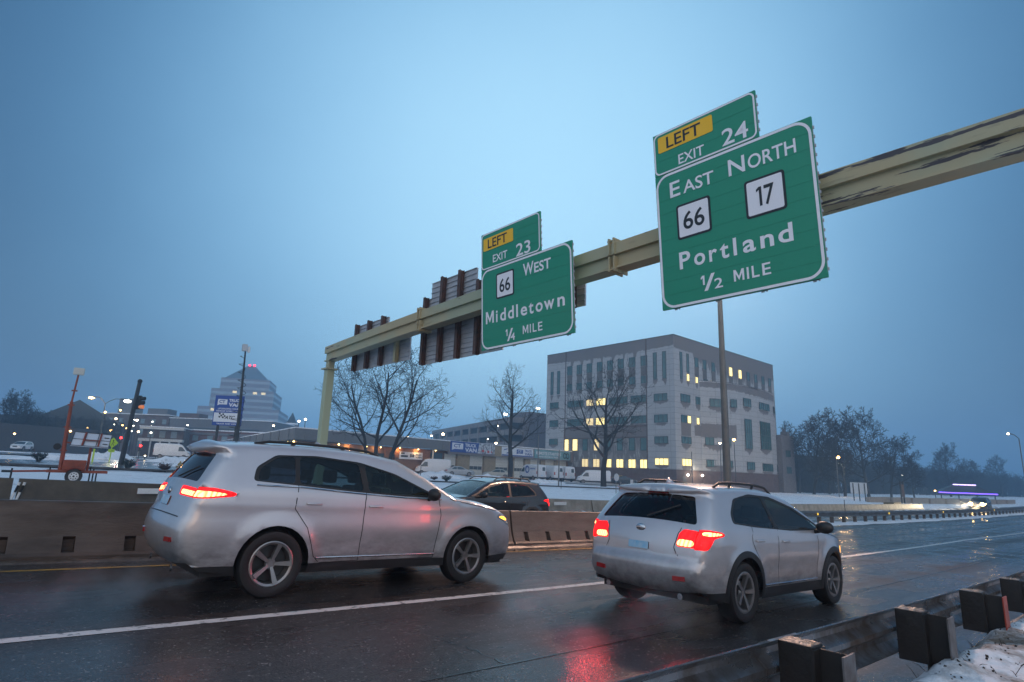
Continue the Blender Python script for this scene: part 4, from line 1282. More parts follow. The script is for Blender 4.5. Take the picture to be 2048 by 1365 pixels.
SUV = dict(L=4.95, W=1.93, H=1.76, zb=.27, ra=.43, wheels=(1.04, 3.89), wz=.375, rw=.375, belt=1.20, tum=.50, round=.085, cabin=(.5, 3.45), seats=(1.0, 1.9, 2.75 - .1),
    prear=.13, pfront=.27, lrear=.5, lfront=1.05, clad=.37, flare=0.0, tw=.24,
    top=[(.16, .40, 0), (.05, .50, 0), (.0, .70, 0), (.03, .86, 1), (.07, .92, 0), (.11, 1.08, 0), (.16, 1.22, 1), (.28, 1.42, 0), (.40, 1.60, 1), (.29, 1.668, 1), (.38, 1.70, 0), (.8, 1.738, 0), (1.5, 1.755, 0), (2.2, 1.735, 0), (2.72, 1.665, 1), (3.15, 1.46, 0), (3.62, 1.19, 1), (3.95, 1.155, 0), (4.4, 1.07, 0), (4.72, .96, 0), (4.88, .82, 0), (4.95, .62, 0), (4.93, .42, 0), (4.84, .30, 0)],
    side=[('trim', [(.70, 1.30), (.74, 1.46), (.98, 1.615), (1.5, 1.64), (2.1, 1.60), (2.62, 1.48), (3.34, 1.18), (2.74, 1.185), (1.98, 1.22), (1.3, 1.265)]),
          ('glass', [(.75, 1.31), (.79, 1.45), (1.0, 1.585), (1.22, 1.61), (1.20, 1.29)]),
          ('glass', [(1.26, 1.29), (1.28, 1.612), (1.5, 1.615), (2.08, 1.577), (2.12, 1.235), (1.98, 1.24)]),
          ('gfront', [(2.20, 1.232), (2.17, 1.57), (2.6, 1.455), (2.98, 1.30), (3.20, 1.205), (2.74, 1.21)]),
          ('tail', [(-.05, 1.085), (-.05, 1.21), (.30, 1.205), (.52, 1.16), (.52, 1.12), (.2, 1.085)]),
          ('tailc', [(-.05, 1.10), (-.05, 1.17), (.26, 1.165), (.42, 1.145), (.42, 1.13), (.2, 1.10)]),
          ('head', [(4.45, .93), (4.55, .99), (4.72, .955), (4.92, .80), (4.92, .74), (4.7, .84)]),
          ('amber', [(4.50, .93), (4.62, .945), (4.74, .90), (4.72, .87)])],
    strip=[('rglass', [(6.15, -.86), (7.9, -.78), (7.9, .78), (6.15, .86)]), ('wglass', [(14.05, -.94), (16.0, -.97), (16.0, .97), (14.05, .94)]),
           ('tailR', [(5.05, -1.2), (5.05, -.52), (5.75, -.46), (5.75, -1.2)]), ('tailL', [(5.05, 1.2), (5.05, .52), (5.75, .46), (5.75, 1.2)]),
           ('tailcR', [(5.15, -1.2), (5.15, -.58), (5.5, -.54), (5.5, -1.2)]), ('tailcL', [(5.15, 1.2), (5.15, .58), (5.5, .54), (5.5, 1.2)]),
           ('plate', [(4.2, -.22), (4.2, .22), (4.85, .22), (4.85, -.22)]),
           ('grille', [(20.2, -.7), (20.2, .7), (21.2, .6), (21.2, -.6)]), ('headR', [(19.2, -1.2), (19.2, -.72), (20.1, -.68), (20.1, -1.2)]), ('headL', [(19.2, 1.2), (19.2, .72), (20.1, .68), (20.1, 1.2)])],
    seams=[[(1.24, 1.27), (1.22, 1.0), (1.40, .78), (1.52, .45), (1.6, .38)], [(2.15, 1.22), (2.13, .38), (1.6, .37)], [(3.30, 1.17), (3.36, .95), (3.28, .38), (2.13, .37)], [(3.5, 1.17), (4.46, 1.02)]],
    sseams=[[(3.2, -.9), (3.2, .9)], [(18.9, -.8), (18.9, .8)]],
    handles=[(1.45, 1.06), (2.30, 1.045)], mirror=(3.12, 1.20), rails=[(.75, 2.45, .028)], spokes=5, mould=[[(.74, 1.255), (1.3, 1.25), (1.98, 1.205), (2.74, 1.17), (3.34, 1.165)], [(1.56, .43), (3.30, .43)]], refl=1.7, wip=(6.2, 6.9), badge=5.2, fin=12.4)
CUV = dict(L=4.46, W=1.80, H=1.57, zb=.25, ra=.40, wheels=(.92, 3.585), wz=.345, rw=.345, belt=1.06, tum=.46, round=.085, cabin=(.5, 3.2), seats=(1.15, 2.1),
    prear=.14, pfront=.30, lrear=.55, lfront=1.05, clad=.37, flare=.075, tw=.225,
    top=[(.14, .36, 0), (.04, .44, 0), (.0, .56, 0), (.0, .66, 1), (.06, .70, 1), (.07, .86, 0), (.10, .97, 0), (.15, 1.07, 1), (.31, 1.28, 0), (.46, 1.455, 1), (.38, 1.502, 1), (.46, 1.525, 0), (.85, 1.55, 0), (1.4, 1.565, 0), (2.0, 1.55, 0), (2.50, 1.465, 1), (2.95, 1.27, 0), (3.38, 1.045, 1), (3.65, 1.01, 0), (4.02, .945, 0), (4.28, .86, 0), (4.40, .74, 0), (4.46, .58, 0), (4.44, .42, 0), (4.36, .28, 0)],
    side=[('trim', [(.70, 1.13), (.73, 1.24), (.95, 1.42), (1.4, 1.49), (1.97, 1.475), (2.55, 1.35), (3.30, 1.05), (2.2, 1.045), (1.2, 1.09)]),
          ('glass', [(.76, 1.145), (.80, 1.24), (.98, 1.39), (1.2, 1.44), (1.38, 1.455), (1.72, 1.455), (1.75, 1.075), (1.2, 1.115)]),
          ('gfront', [(1.84, 1.07), (1.81, 1.45), (1.98, 1.44), (2.5, 1.325), (2.9, 1.175), (3.12, 1.075), (2.5, 1.068)]),
          ('tail', [(-.05, .83), (-.05, .98), (.15, 1.06), (.40, 1.03), (.46, .99), (.25, .96), (.16, .83)]),
          ('tailc', [(.12, .995), (.14, 1.035), (.36, 1.02), (.40, 1.0), (.2, .985)]),
          ('head', [(4.02, .84), (4.12, .90), (4.30, .83), (4.44, .70), (4.42, .66), (4.2, .76)]),
          ('amber', [(4.06, .79), (4.20, .81), (4.36, .72), (4.34, .66), (4.2, .70)])],
    strip=[('rglass', [(7.12, -.95), (8.75, -.83), (8.75, .83), (7.12, .95)]), ('wglass', [(15.05, -.94), (17.0, -.97), (17.0, .97), (15.05, .94)]),
           ('tailR', [(4.9, -1.2), (4.9, -.68), (6.6, -.74), (6.6, -1.2)]), ('tailL', [(4.9, 1.2), (4.9, .68), (6.6, .74), (6.6, 1.2)]),
           ('tailcR', [(4.97, -.98), (4.97, -.70), (5.55, -.72), (5.55, -.98)]), ('tailcL', [(4.97, .98), (4.97, .70), (5.55, .72), (5.55, .98)]),
           ('plate', [(4.45, -.20), (4.45, .20), (4.95, .20), (4.95, -.20)]), ('third', [(9.0, -.25), (9.0, .25), (9.6, .25), (9.6, -.25)]),
           ('grille', [(20.9, -.6), (20.9, .6), (22.0, .55), (22.0, -.55)]), ('headR', [(20.0, -1.2), (20.0, -.66), (20.9, -.64), (20.9, -1.2)]), ('headL', [(20.0, 1.2), (20.0, .66), (20.9, .64), (20.9, 1.2)])],
    seams=[[(1.13, 1.10), (1.10, .92), (1.28, .68), (1.40, .40)], [(1.80, 1.06), (1.80, .40), (1.40, .385)], [(3.02, 1.05), (3.06, .85), (2.98, .40), (1.80, .385)], [(3.25, 1.03), (4.02, .90)]],
    sseams=[[(4.1, -.74), (4.1, .74)], [(4.1, -.74), (4.8, -.66), (6.7, -.72)], [(4.1, .74), (4.8, .66), (6.7, .72)], [(19.6, -.8), (19.6, .8)]],
    handles=[(1.28, .93), (2.0, .915)], mirror=(2.95, 1.07), rails=[(.75, 2.25, .055)], spokes=5, mould=[[(1.42, .40), (2.98, .40)]], refl=1.6, wip=(7.2, 8.0), badge=6.2, fin=11.5)
SEDAN = dict(L=4.6, W=1.78, H=1.44, zb=.24, ra=.36, wheels=(.98, 3.68), wz=.32, rw=.32, belt=.97, tum=.48, round=.08, cabin=(.9, 3.2), seats=(1.3, 2.2), prear=.18, pfront=.30,
    top=[(.14, .36, 0), (.02, .48, 0), (.0, .78, 0), (.10, .97, 0), (.55, 1.02, 1), (.9, 1.22, 0), (1.3, 1.39, 1), (1.75, 1.44, 0), (2.3, 1.42, 0), (2.6, 1.35, 1), (3.0, 1.16, 0), (3.42, .98, 1), (3.9, .92, 0), (4.35, .78, 0), (4.58, .60, 0), (4.55, .32, 0)],
    side=[('glass', [(.95, 1.02), (1.35, 1.33), (1.72, 1.37), (1.74, .99)]), ('gfront', [(1.82, .99), (1.80, 1.37), (2.3, 1.36), (2.6, 1.28), (3.1, 1.0)]), ('tail', [(-.05, .72), (-.05, .88), (.3, .9), (.25, .74)]), ('head', [(4.15, .66), (4.2, .78), (4.5, .68), (4.58, .58)])],
    strip=[('rglass', [(4.1, -.9), (5.9, -.85), (5.9, .85), (4.1, .9)]), ('wglass', [(9.1, -.94), (10.9, -.96), (10.9, .96), (9.1, .94)]), ('tailR', [(1.7, -1.2), (1.7, -.6), (2.6, -.6), (2.6, -1.2)]), ('tailL', [(1.7, 1.2), (1.7, .6), (2.6, .6), (2.6, 1.2)]),
           ('grille', [(13.3, -.55), (13.3, .55), (14.2, .5), (14.2, -.5)]), ('headR', [(13.0, -1.2), (13.0, -.66), (13.7, -.64), (13.7, -1.2)]), ('headL', [(13.0, 1.2), (13.0, .66), (13.7, .64), (13.7, 1.2)])])
VAN = dict(L=5.5, W=2.05, H=2.50, zb=.32, ra=.40, wheels=(1.05, 4.55), wz=.35, rw=.35, belt=1.25, tum=.10, round=.09, cabin=(3.2, 4.8), seats=(3.6,), prear=.03, pfront=.22, lrear=.3, lfront=1.1, clad=.55,
    top=[(.05, .42, 0), (.0, .6, 0), (.0, 1.4, 0), (.03, 2.32, 0), (.16, 2.47, 0), (1.5, 2.5, 0), (3.4, 2.50, 0), (4.05, 2.38, 1), (4.5, 1.9, 0), (4.85, 1.40, 1), (5.2, 1.22, 0), (5.42, .95, 0), (5.5, .62, 0), (5.42, .36, 0)],
    side=[('gfront', [(3.62, 1.32), (3.66, 2.02), (4.12, 2.02), (4.62, 1.45), (4.6, 1.32)]), ('tail', [(-.05, 1.0), (-.05, 1.5), (.08, 1.5), (.08, 1.0)]), ('head', [(5.05, .98), (5.0, 1.18), (5.28, 1.08), (5.42, .9)])],
    strip=[('wglass', [(7.1, -.93), (8.9, -.96), (8.9, .96), (7.1, .93)]), ('rglass', [(2.15, -.8), (2.75, -.8), (2.75, -.12), (2.15, -.12)]), ('plate', [(1.2, -.15), (1.2, .15), (1.4, .15), (1.4, -.15)]), ('grille', [(10.6, -.5), (10.6, .5), (11.6, .5), (11.6, -.5)]),
           ('tailR', [(1.5, -1.1), (1.5, -.9), (2.1, -.9), (2.1, -1.1)]), ('tailL', [(1.5, 1.1), (1.5, .9), (2.1, .9), (2.1, 1.1)])])
LITT = dict(tail=E_TAIL, tailc=E_TAILC, amber=E_AMB, head=M_HEADOFF)
def red_glow(par, pts, power):
    for p in pts:
        l_ = bpy.data.lights.new("tail_glow", 'AREA'); l_.energy = power; l_.color = (1, .05, .06); l_.size = .3; l_.spread = R(120)
        o = bpy.data.objects.new("tail_glow", l_); COL.objects.link(o); o.parent = par
        o.location = p; o.rotation_euler = (0, R(90), 0)   # shines along -x
c1 = make_car(SUV, dict(paint=P_SILV, clad=M_TRIM), "parked_car", "", "car", loc=(1.72, 8.165), lit=LITT)
c1['e'].name = "silver_suv"; tag(c1['e'], "large silver SUV with lit red tail lamps driving past the median barrier", "car")
red_glow(c1['e'], [(-.08, -.62, 1.14), (-.08, .62, 1.14)], 9)
c2 = make_car(CUV, dict(paint=P_WHITE, clad=M_TRIM), "hatchback", "", "car", loc=(6.2, 4.60), lit=LITT)
tag(c2['e'], "small silver hatchback with black roof rails seen from behind in the near lane", "car")
red_glow(c2['e'], [(-.08, -.66, .92), (-.08, .66, .92)], 6)
# second look of lamps in use on the oncoming side
LITD = dict(tail=E_TAIL, tailc=E_TAIL, amber=E_AMB, head=E_HEAD)
c3 = make_car(CUV, dict(paint=P_DARK, clad=M_TRIM), "dark_crossover", "", "car", loc=(13.75, 14.3), heading=math.pi, lit=LITD)
tag(c3['e'], "dark grey crossover behind the median barrier heading the other way with headlamps on", "car")
c4 = make_car(SUV, dict(paint=P_DARK, clad=M_TRIM), "oncoming_car", "", "car", loc=(103, 19.2), heading=math.pi + .05, lit=dict(head=emis("dazzling_headlamp", (1.0, .72, .34), 60.0), amber=E_AMB), res=.09, detail=1)
tag(c4['e'], "distant oncoming car with glaring yellow headlamps", "car")
def head_spot(par, p, power, size=60, col=(1, .80, .52), yaw=0):
    l_ = bpy.data.lights.new("beam", 'SPOT'); l_.energy = power; l_.color = col; l_.spot_size = R(size); l_.spot_blend = .8; l_.shadow_soft_size = .08
    o = bpy.data.objects.new("beam", l_); COL.objects.link(o); o.parent = par; o.location = p
    o.rotation_euler = Vector((math.cos(R(yaw)), math.sin(R(yaw)), -.05)).to_track_quat('-Z', 'Y').to_euler()
for y in (-.68, .68):
    head_spot(c3['e'], (4.64, y, .72), 200)
    head_spot(c4['e'], (5.35, y, .85), 8000, 24, yaw=-9)

for y in (-.70, .70):
    MB().ball((5.02, y * .88, .88), .21, 0, 12, (.4, 1, .9)).build("headlamp_glow", emis("headlamp_glare", (1.0, .60, .17), 60.0), c4['e'], smooth=180)  # oversized glowing balls stand in for glare around the headlamps
# wet spray thrown up behind the tyres, plus mist added for headlamp glow
def spray(u, v, lx, ly, lz, dens):
    o = MB().box(0, lx, -ly / 2, ly / 2, 0, lz).build("spray_and_glow_mist", None or bpy.data.materials.new("spray"), loc=(u, v, zr(u + lx / 2) + .05))
    M = o.data.materials[0]; M.use_nodes = True; n = M.node_tree.nodes; L = M.node_tree.links; n.clear()
    ou = n.new("ShaderNodeOutputMaterial"); pv = n.new("ShaderNodeVolumePrincipled"); pv.inputs["Color"].default_value = (.92, .93, .95, 1); pv.inputs["Anisotropy"].default_value = .3
    t = n.new("ShaderNodeTexCoord"); z = n.new("ShaderNodeTexNoise"); z.inputs["Scale"].default_value = 2.6; z.inputs["Detail"].default_value = 4
    L.new(t.outputs["Object"], z.inputs["Vector"])
    r_ = n.new("ShaderNodeMapRange"); r_.inputs[1].default_value = .42; r_.inputs[2].default_value = .72; L.new(z.outputs[0], r_.inputs[0])
    # fade towards every face of the box
    g = n.new("ShaderNodeVectorMath"); g.operation = 'MULTIPLY_ADD'
    L.new(t.outputs["Generated"], g.inputs[0]); g.inputs[1].default_value = (2, 2, 1.15); g.inputs[2].default_value = (-1, -1, -.15)
    ln = n.new("ShaderNodeVectorMath"); ln.operation = 'LENGTH'; L.new(g.outputs[0], ln.inputs[0])
    f = n.new("ShaderNodeMapRange"); f.inputs[1].default_value = 1.0; f.inputs[2].default_value = .1; f.inputs[3].default_value = 0; f.inputs[4].default_value = dens
    L.new(ln.outputs["Value"], f.inputs[0])
    m_ = n.new("ShaderNodeMath"); m_.operation = 'MULTIPLY'; L.new(r_.outputs[0], m_.inputs[0]); L.new(f.outputs[0], m_.inputs[1])
    L.new(m_.outputs[0], pv.inputs["Density"]); L.new(pv.outputs[0], ou.inputs["Volume"])
    kind(o, "stuff")
spray(4.6, 3.95, 2.7, 1.0, .5, 1.0)
spray(4.4, 5.3, 2.7, 1.0, .5, .8)
spray(.2, 7.45, 2.6, 1.0, .5, .9)
spray(91.5, 19.0, 7.5, 4.6, 2.0, .16)  # mist added ahead of the oncoming car to spread its headlamp glow
# ================================================================== PLACES beyond the far barrier
F_ = 1180.0
def at(px, py, depth):
    d = RX * ((px - 1024) / F_ * depth) + DN * ((py - 682.5) / F_ * depth) + FW * depth
    return Vector((d.x, d.y, d.z + H_CAM))
def gnd(px, py, depth):
    p = at(px, py, depth); return Vector((p.x, p.y, zg(p.x, p.y)))

# ------------------------------------------------------------------ office block
def wall_mat(name, pale, wet, brick=None):
    M = bpy.data.materials.new(name); M.use_nodes = True; MATS[name] = M
    n = M.node_tree.nodes; L = M.node_tree.links; b = n["Principled BSDF"]; b.inputs["Roughness"].default_value = .75
    a = n.new("ShaderNodeAttribute"); a.attribute_name = "wet"
    t = n.new("ShaderNodeTexCoord")
    z = n.new("ShaderNodeTexNoise"); z.inputs["Scale"].default_value = 1.3; z.inputs["Detail"].default_value = 7
    mp = n.new("ShaderNodeMapping"); mp.inputs["Scale"].default_value = (1.6, 1.6, .35)
    L.new(t.outputs["Object"], mp.inputs[0]); L.new(mp.outputs[0], z.inputs["Vector"])
    ad = n.new("ShaderNodeMath"); ad.operation = 'ADD'; L.new(a.outputs["Fac"], ad.inputs[0])
    s_ = n.new("ShaderNodeMath"); s_.operation = 'MULTIPLY_ADD'; s_.inputs[1].default_value = .9; s_.inputs[2].default_value = -.45
    L.new(z.outputs[0], s_.inputs[0]); L.new(s_.outputs[0], ad.inputs[1])
    r_ = n.new("ShaderNodeMapRange"); r_.inputs[1].default_value = .42; r_.inputs[2].default_value = .58; L.new(ad.outputs[0], r_.inputs[0])
    uv = n.new("ShaderNodeUVMap"); uv.uv_map = "uv"
    br = n.new("ShaderNodeTexBrick"); br.inputs["Scale"].default_value = 1; br.offset = 0
    br.inputs["Brick Width"].default_value = 3.2; br.inputs["Row Height"].default_value = 1.0; br.inputs["Mortar Size"].default_value = .035
    br.inputs["Color1"].default_value = (*pale, 1); br.inputs["Color2"].default_value = (*[c * .9 for c in pale], 1); br.inputs["Mortar"].default_value = (*[c * .55 for c in pale], 1)
    L.new(uv.outputs[0], br.inputs["Vector"])
    mx = n.new("ShaderNodeMix"); mx.data_type = 'RGBA'; L.new(r_.outputs[0], mx.inputs[0]); L.new(br.outputs[0], mx.inputs[6]); mx.inputs[7].default_value = (*wet, 1)
    L.new(mx.outputs[2], b.inputs["Base Color"])
    return M
M_OFFW = wall_mat("rain_streaked_panels", (.37, .372, .38), (.15, .135, .133))
M_BASEBR = mat("dark_base_brick", (.115, .075, .072), .8, var=.35, vscale=2)
M_TEAL = mat("teal_window_glass", (.028, .075, .078), .12, spec=.6, col2=(.06, .14, .14), vscale=.5)
M_FRAME = mat("dark_window_frame", (.04, .05, .055), .5)
E_WIN = emis("lit_window", (1.0, .78, .30), 1.7)
E_WIN2 = emis("dim_lit_window", (1.0, .74, .36), .8)
def wall_grid(axis_pts, z0, z1, wet, step=.28):
    """axis_pts: polyline of local (x,y); returns MB, uv list, wet list"""
    mb = MB(); cols = []; s = 0
    for i in range(len(axis_pts) - 1):
        a, b = Vector(axis_pts[i]), Vector(axis_pts[i + 1]); k = max(1, int((b - a).length / step))
        for j in range(k): cols.append((a + (b - a) * j / k, s + (b - a).length * j / k))
        s += (b - a).length
    cols.append((Vector(axis_pts[-1]), s))
    nz = max(1, int((z1 - z0) / step)); at_ = []; uv = []
    for p, sc in cols:
        for k in range(nz + 1):
            z = z0 + (z1 - z0) * k / nz
            mb.v.append((p.x, p.y, z)); at_.append(wet(sc, z)); uv.append((sc, z))
    for i in range(len(cols) - 1):
        for k in range(nz):
            q = i * (nz + 1) + k
            mb.f.append((q, q + nz + 1, q + nz + 2, q + 1)); mb.m.append(0)
    return mb, at_, uv
def wall_obj(name, pts, z0, z1, wet, par, mt):
    mb, at_, uv = wall_grid(pts, z0, z1, wet)
    o = mb.build(name, mt, par, fix=False)
    me = o.data
    A_ = me.attributes.new("wet", 'FLOAT', 'POINT'); A_.data.foreach_set("value", at_)
    U = me.uv_layers.new(name="uv")
    fl = []
    for l in me.loops: fl += uv[l.vertex_index]
    U.data.foreach_set("uv", fl)
    return o
def drip(s, z, zb, s0, s1, ln, k=0):
    """wet run-off below an edge at height zb between s0..s1"""
    if z > zb or s < s0 or s > s1: return 0.0
    c = (s - (s0 + s1) / 2) / max(.01, (s1 - s0) / 2)
    l_ = ln * (1 - abs(c) ** 1.5 * .75) * (1 + .45 * noise.noise(Vector((s * 2.2, zb, k))))
    return max(0.0, 1.0 - (zb - z) / max(.1, l_)) * 1.1
OC = Vector((93.1, 60.5, 0))
off = empty("office_building", OC)
tag(off, "six storey pale office block with rain streaked walls and some yellow lit windows", "building")
SPN = []
WL = []  # windows: face, s0, s1, z0, z1, style
cols8 = [26.0, 23.2, 20.4, 17.6, 14.9, 12.2, 9.4, 6.6]
for c in cols8:
    SPN.append(('L', c - .72, c + .72, 20.45, 22.25)); WL.append(('L', c - .75, c + .75, 22.3, 24.3, 'L1' if c == 26.0 else 't')); WL.append(('L', c - .75, c + .75, 18.9, 20.4, 't'))
for c in (31.3, 29.3): WL.append(('L', c - .42, c + .42, 18.4, 23.6, 't'))
for c in (4.1, 2.05): WL.append(('L', c - .42, c + .42, 19.4, 24.6, 't'))
for k, z in enumerate(((15.3, 16.7), (11.3, 12.8))):
    for s0, s1, st in ((6.2, 9.8, 't'), (10.6, 15.2, 't'), (16.0, 18.6, 'l'), (19.2, 21.2, 'd'), (22, 26.5, 't')):
        WL.append(('L', s0, s1, z[0], z[1], st if k else ('t' if st == 'd' and False else st)))
for s0, s1 in ((1.55, 4.45), (29.2, 31.8)):
    for z in ((15.3, 16.7), (11.3, 12.8), (7.5, 8.8)): WL.append(('L', s0, s1, z[0], z[1], 't'))
WL.append(('L', 1.55, 4.45, 3.6, 4.85, 'l'))
for c, st in ((6.9, 'l'), (9.6, 'l'), (12.5, 'l'), (15.4, 'l'), (18.4, 'd'), (21.4, 'd')):
    WL.append(('L', c - .85, c + .85, 2.95, 4.6, st))
for c, st in ((6.9, 't'), (9.6, 't'), (12.5, 't'), (15.4, 't'), (18.4, 'd'), (21.4, 't'), (24.2, 'l'), (26.7, 'l')):
    WL.append(('L', c - .7, c + .7, 6.2, 8.6, st))
for c in (2.35, 4.6): WL.append(('R', c - .42, c + .42, 19.4 if c < 3 else 20.9, 24.6, 't'))
WL.append(('R', 4.2, 5.05, 19.3, 20.7, 'l'))
for c, st in ((7.7, 't'), (10.6, 't'), (13.9, 't'), (17.2, 'l'), (20.8, 'l'), (24.7, 'l'), (28.2, 't'), (31.6, 't'), (35.0, 't'), (38.2, 't')):
    WL.append(('R', c - .65, c + .65, 22.4, 24.3, st)); SPN.append(('R', c - .62, c + .62, 20.5, 22.35))
    if c > 15: WL.append(('R', c - .65, c + .65, 20.05, 20.45, 't'))
for s0, s1, st in ((7.2, 8.0, 'l'), (10.0, 11.6, 't'), (12.6, 14.4, 'd')): WL.append(('R', s0, s1, 19.3, 20.5, st))
for s0, s1 in ((1.9, 5.1), (7.0, 9.0)):
    WL.append(('R', s0, s1, 15.2, 16.7, 't'))
WL += [('R', 1.9, 3.9, 11.4, 12.8, 't'), ('R', 3.95, 5.2, 11.4, 12.8, 'l'), ('R', 7.2, 8.1, 11.4, 12.7, 'l'), ('R', 1.9, 5.1, 7.6, 8.9, 't'), ('R', 1.9, 5.1, 3.6, 4.9, 'l')]
BAY = [(8.6, 0), (11.5, -1.9), (14.0, -3.0), (16.5, -3.55), (20.5, -3.85), (25, -3.85), (30, -3.5), (34.5, -2.4), (38.2, -.6), (38.9, 0)]
def wetL(s, z):
    w = 0
    if z > 25.6: w = .95
    w = max(w, drip(s, z, 25.7, 0, 34, 1.1, 1))
    for f, s0, s1, z0, z1, st in WL:
        if f == 'L': w = max(w, drip(s, z, z0 + .05, s0 - .15, s1 + .15, 1.2 if z1 - z0 < 1.8 and s1 - s0 > 2 else 2.2, s0))
    if 6.0 < s < 27.5 and 8.6 < z < 10.9: w = .95
    if 6.0 < s < 27.5 and z < 8.6: w = max(w, .55)
    if 6.0 < s < 27.5 and 24.3 < z < 25.5 and (s * .36) % 1 < .25: w = max(w, .8)
    return w
def wetR(s, z):
    w = 0
    if z > 25.3: w = .95
    w = max(w, drip(s, z, 25.4, 0, 41, 1.6, 2))
    if s > 6.5: w = max(w, drip(s, z, 25, 6.5, 41, 7.5, 3) * .85)
    for f, s0, s1, z0, z1, st in WL:
        if f == 'R': w = max(w, drip(s, z, z0 + .05, s0 - .15, s1 + .15, 2.2, s0))
    if 1.9 < s < 5.2 and 9 < z < 11.4: w = max(w, .75)
    if 6.2 < s < 14 and 9.3 < z < 11.3: w = max(w, .9)
    return w
BW = [(18.2, 20.9, 15.7, 17.4, 't'), (24.4, 29.4, 15.7, 17.2, 't'), (18.3, 20.7, 7.5, 13.3, 't'), (24.3, 29.3, 7.7, 13.3, 't'), (18.5, 21.2, 3.5, 5.0, 't'), (24.6, 29.6, 3.4, 4.9, 't'), (33.5, 36.5, 3.4, 4.9, 't'), (10.2, 13.4, 15.0, 16.6, 't'), (14.3, 16.0, 15.2, 16.8, 't'), (9.2, 14.0, 7.7, 9.2, 't'), (9.3, 14.2, 3.7, 5.0, 't'), (33.0, 36.0, 15.7, 17.2, 't')]
blen = [0]
for i in range(len(BAY) - 1): blen.append(blen[-1] + (Vector(BAY[i + 1]) - Vector(BAY[i])).length)
def bay_pt(x):
    for i in range(len(BAY) - 1):
        if BAY[i][0] <= x <= BAY[i + 1][0]:
            t = (x - BAY[i][0]) / (BAY[i + 1][0] - BAY[i][0]); a, b = Vector(BAY[i]), Vector(BAY[i + 1])
            return a + (b - a) * t, blen[i] + t * (blen[i + 1] - blen[i]), (b - a).normalized()
def wetB(s, z):
    w = .95 if z > 18.9 else drip(s, z, 19, 0, 40, 1.5, 5)
    if s < 8: w = max(w, .8 * (1 if 9.3 < z < 11.6 else .4))
    for x0, x1, z0, z1, st in BW:
        s0 = bay_pt(x0)[1]; s1 = bay_pt(x1)[1]
        w = max(w, drip(s, z, z0 + .05, s0 - .2, s1 + .2, 2.0, x0))
    return w
wall_obj("wall", [(0, 33.0), (0, 0)], 2.9, 27.5, lambda s, z: wetL(33 - s, z), off, M_OFFW)
wall_obj("wall", [(0, 0), (40.3, 0)], 2.9, 27.5, wetR, off, M_OFFW)
wall_obj("projecting_bay", BAY, 2.9, 20.0, wetB, off, M_OFFW)
mb = MB().prism([(p[0], p[1]) for p in BAY], 19.75, 19.9); mb.build("bay_roof", M_SNOW, off)
MB().box(.02, 40.28, .02, 32.98, 27.0, 27.4).build("roof", M_SNOW, off)
MB().box(.05, 40.3, 32.9, 33, -1, 27.5).box(40.2, 40.3, 0, 33, -1, 27.5).build("rear_wall", M_BASEBR, off)
mb = MB(); mb.box(-.06, 40.3, -.06, 0, -1.5, 2.9).box(-.06, 0, 0, 33, -1.5, 2.9)
mb.prism([(p[0], p[1] - .06) for p in BAY], -1.5, 2.9); mb.build("plinth", M_BASEBR, off)
mb = MB(); mb.box(-.08, .0, -.08, 33, 27.5, 27.62).box(0, 40.3, -.08, 0, 27.5, 27.62); mb.build("coping", M_FRAME, off)
mb = MB(); mb.box(-.10, 0, 6.1, 27.3, 10.7, 10.95).box(-.12, 0, 6.1, 27.3, 8.65, 8.8); mb.build("ledge", M_BASEBR, off)
for vv in (27.2, 6.1): MB().box(-.10, 0, vv - .08, vv + .08, 2.9, 27.5).build("pilaster_edge", M_BASEBR, off)
MB().box(12, 27.5, 8, 20, 27.4, 30.4).box(21.9, 22.9, 7.97, 8.0, 28.4, 30.0).build("roof_plant_room", mat("pale_cladding", (.42, .50, .50), .6, var=.1), off)
MB().box(39.0, 45.2, -1.5, 12, -1.5, 11.6).box(43.4, 44.6, -1, .6, 11.6, 12.6).tube([(44, 0, 12.6), (44, 0, 13.2)], .35, 10).build("annexe", mat("annexe_panels", (.19, .175, .18), .8, var=.3), off)
M_SPAN = mat("dark_spandrel_panel", (.115, .105, .10), .6, var=.3, vscale=2)
spo = None
for f, s0, s1, z0, z1 in SPN:
    if spo is None: o = MB().box(-.72, .72, -.05, 0, -.9, .9).build("spandrel_panel", M_SPAN, off); spo = o
    else: o = spo.copy(); COL.objects.link(o); o.parent = off
    o.matrix_local = (Matrix.Translation((-.01, (s0 + s1) / 2, (z0 + z1) / 2)) @ Matrix.Rotation(R(-90), 4, 'Z')) if f == 'L' else Matrix.Translation(((s0 + s1) / 2, -.01, (z0 + z1) / 2))
wmesh = {}
def win(par, M_, w, h, st, nm=None):
    key = (round(w, 2), round(h, 2), st)
    mt = {'t': M_TEAL, 'l': E_WIN, 'd': E_WIN2, 'L1': M_TEAL}[st]
    if key not in wmesh:
        mb = MB().box(-w / 2, w / 2, -.03, 0, -h / 2, h / 2)
        o = mb.build("window", mt, par)
        fb_ = MB(); t = .07
        fb_.box(-w / 2, w / 2, -.08, -.032, h / 2 - t, h / 2).box(-w / 2, w / 2, -.08, -.032, -h / 2, -h / 2 + t)
        nn = max(1, int(round(w / .95)))
        for k in range(nn + 1):
            x = -w / 2 + (w - t) * k / nn; fb_.box(x, x + t, -.078, -.033, -h / 2 + t, h / 2 - t)
        if h > 2.6:
            for k in range(1, int(h / 1.4)): z = -h / 2 + h * k / int(h / 1.4); fb_.box(-w / 2 + t, w / 2 - t, -.076, -.034, z, z + .05)
        f2 = fb_.build("frame", M_FRAME, o)
        wmesh[key] = o
    else:
        o = copy_tree(wmesh[key], par)
    o.matrix_local = M_
    return o
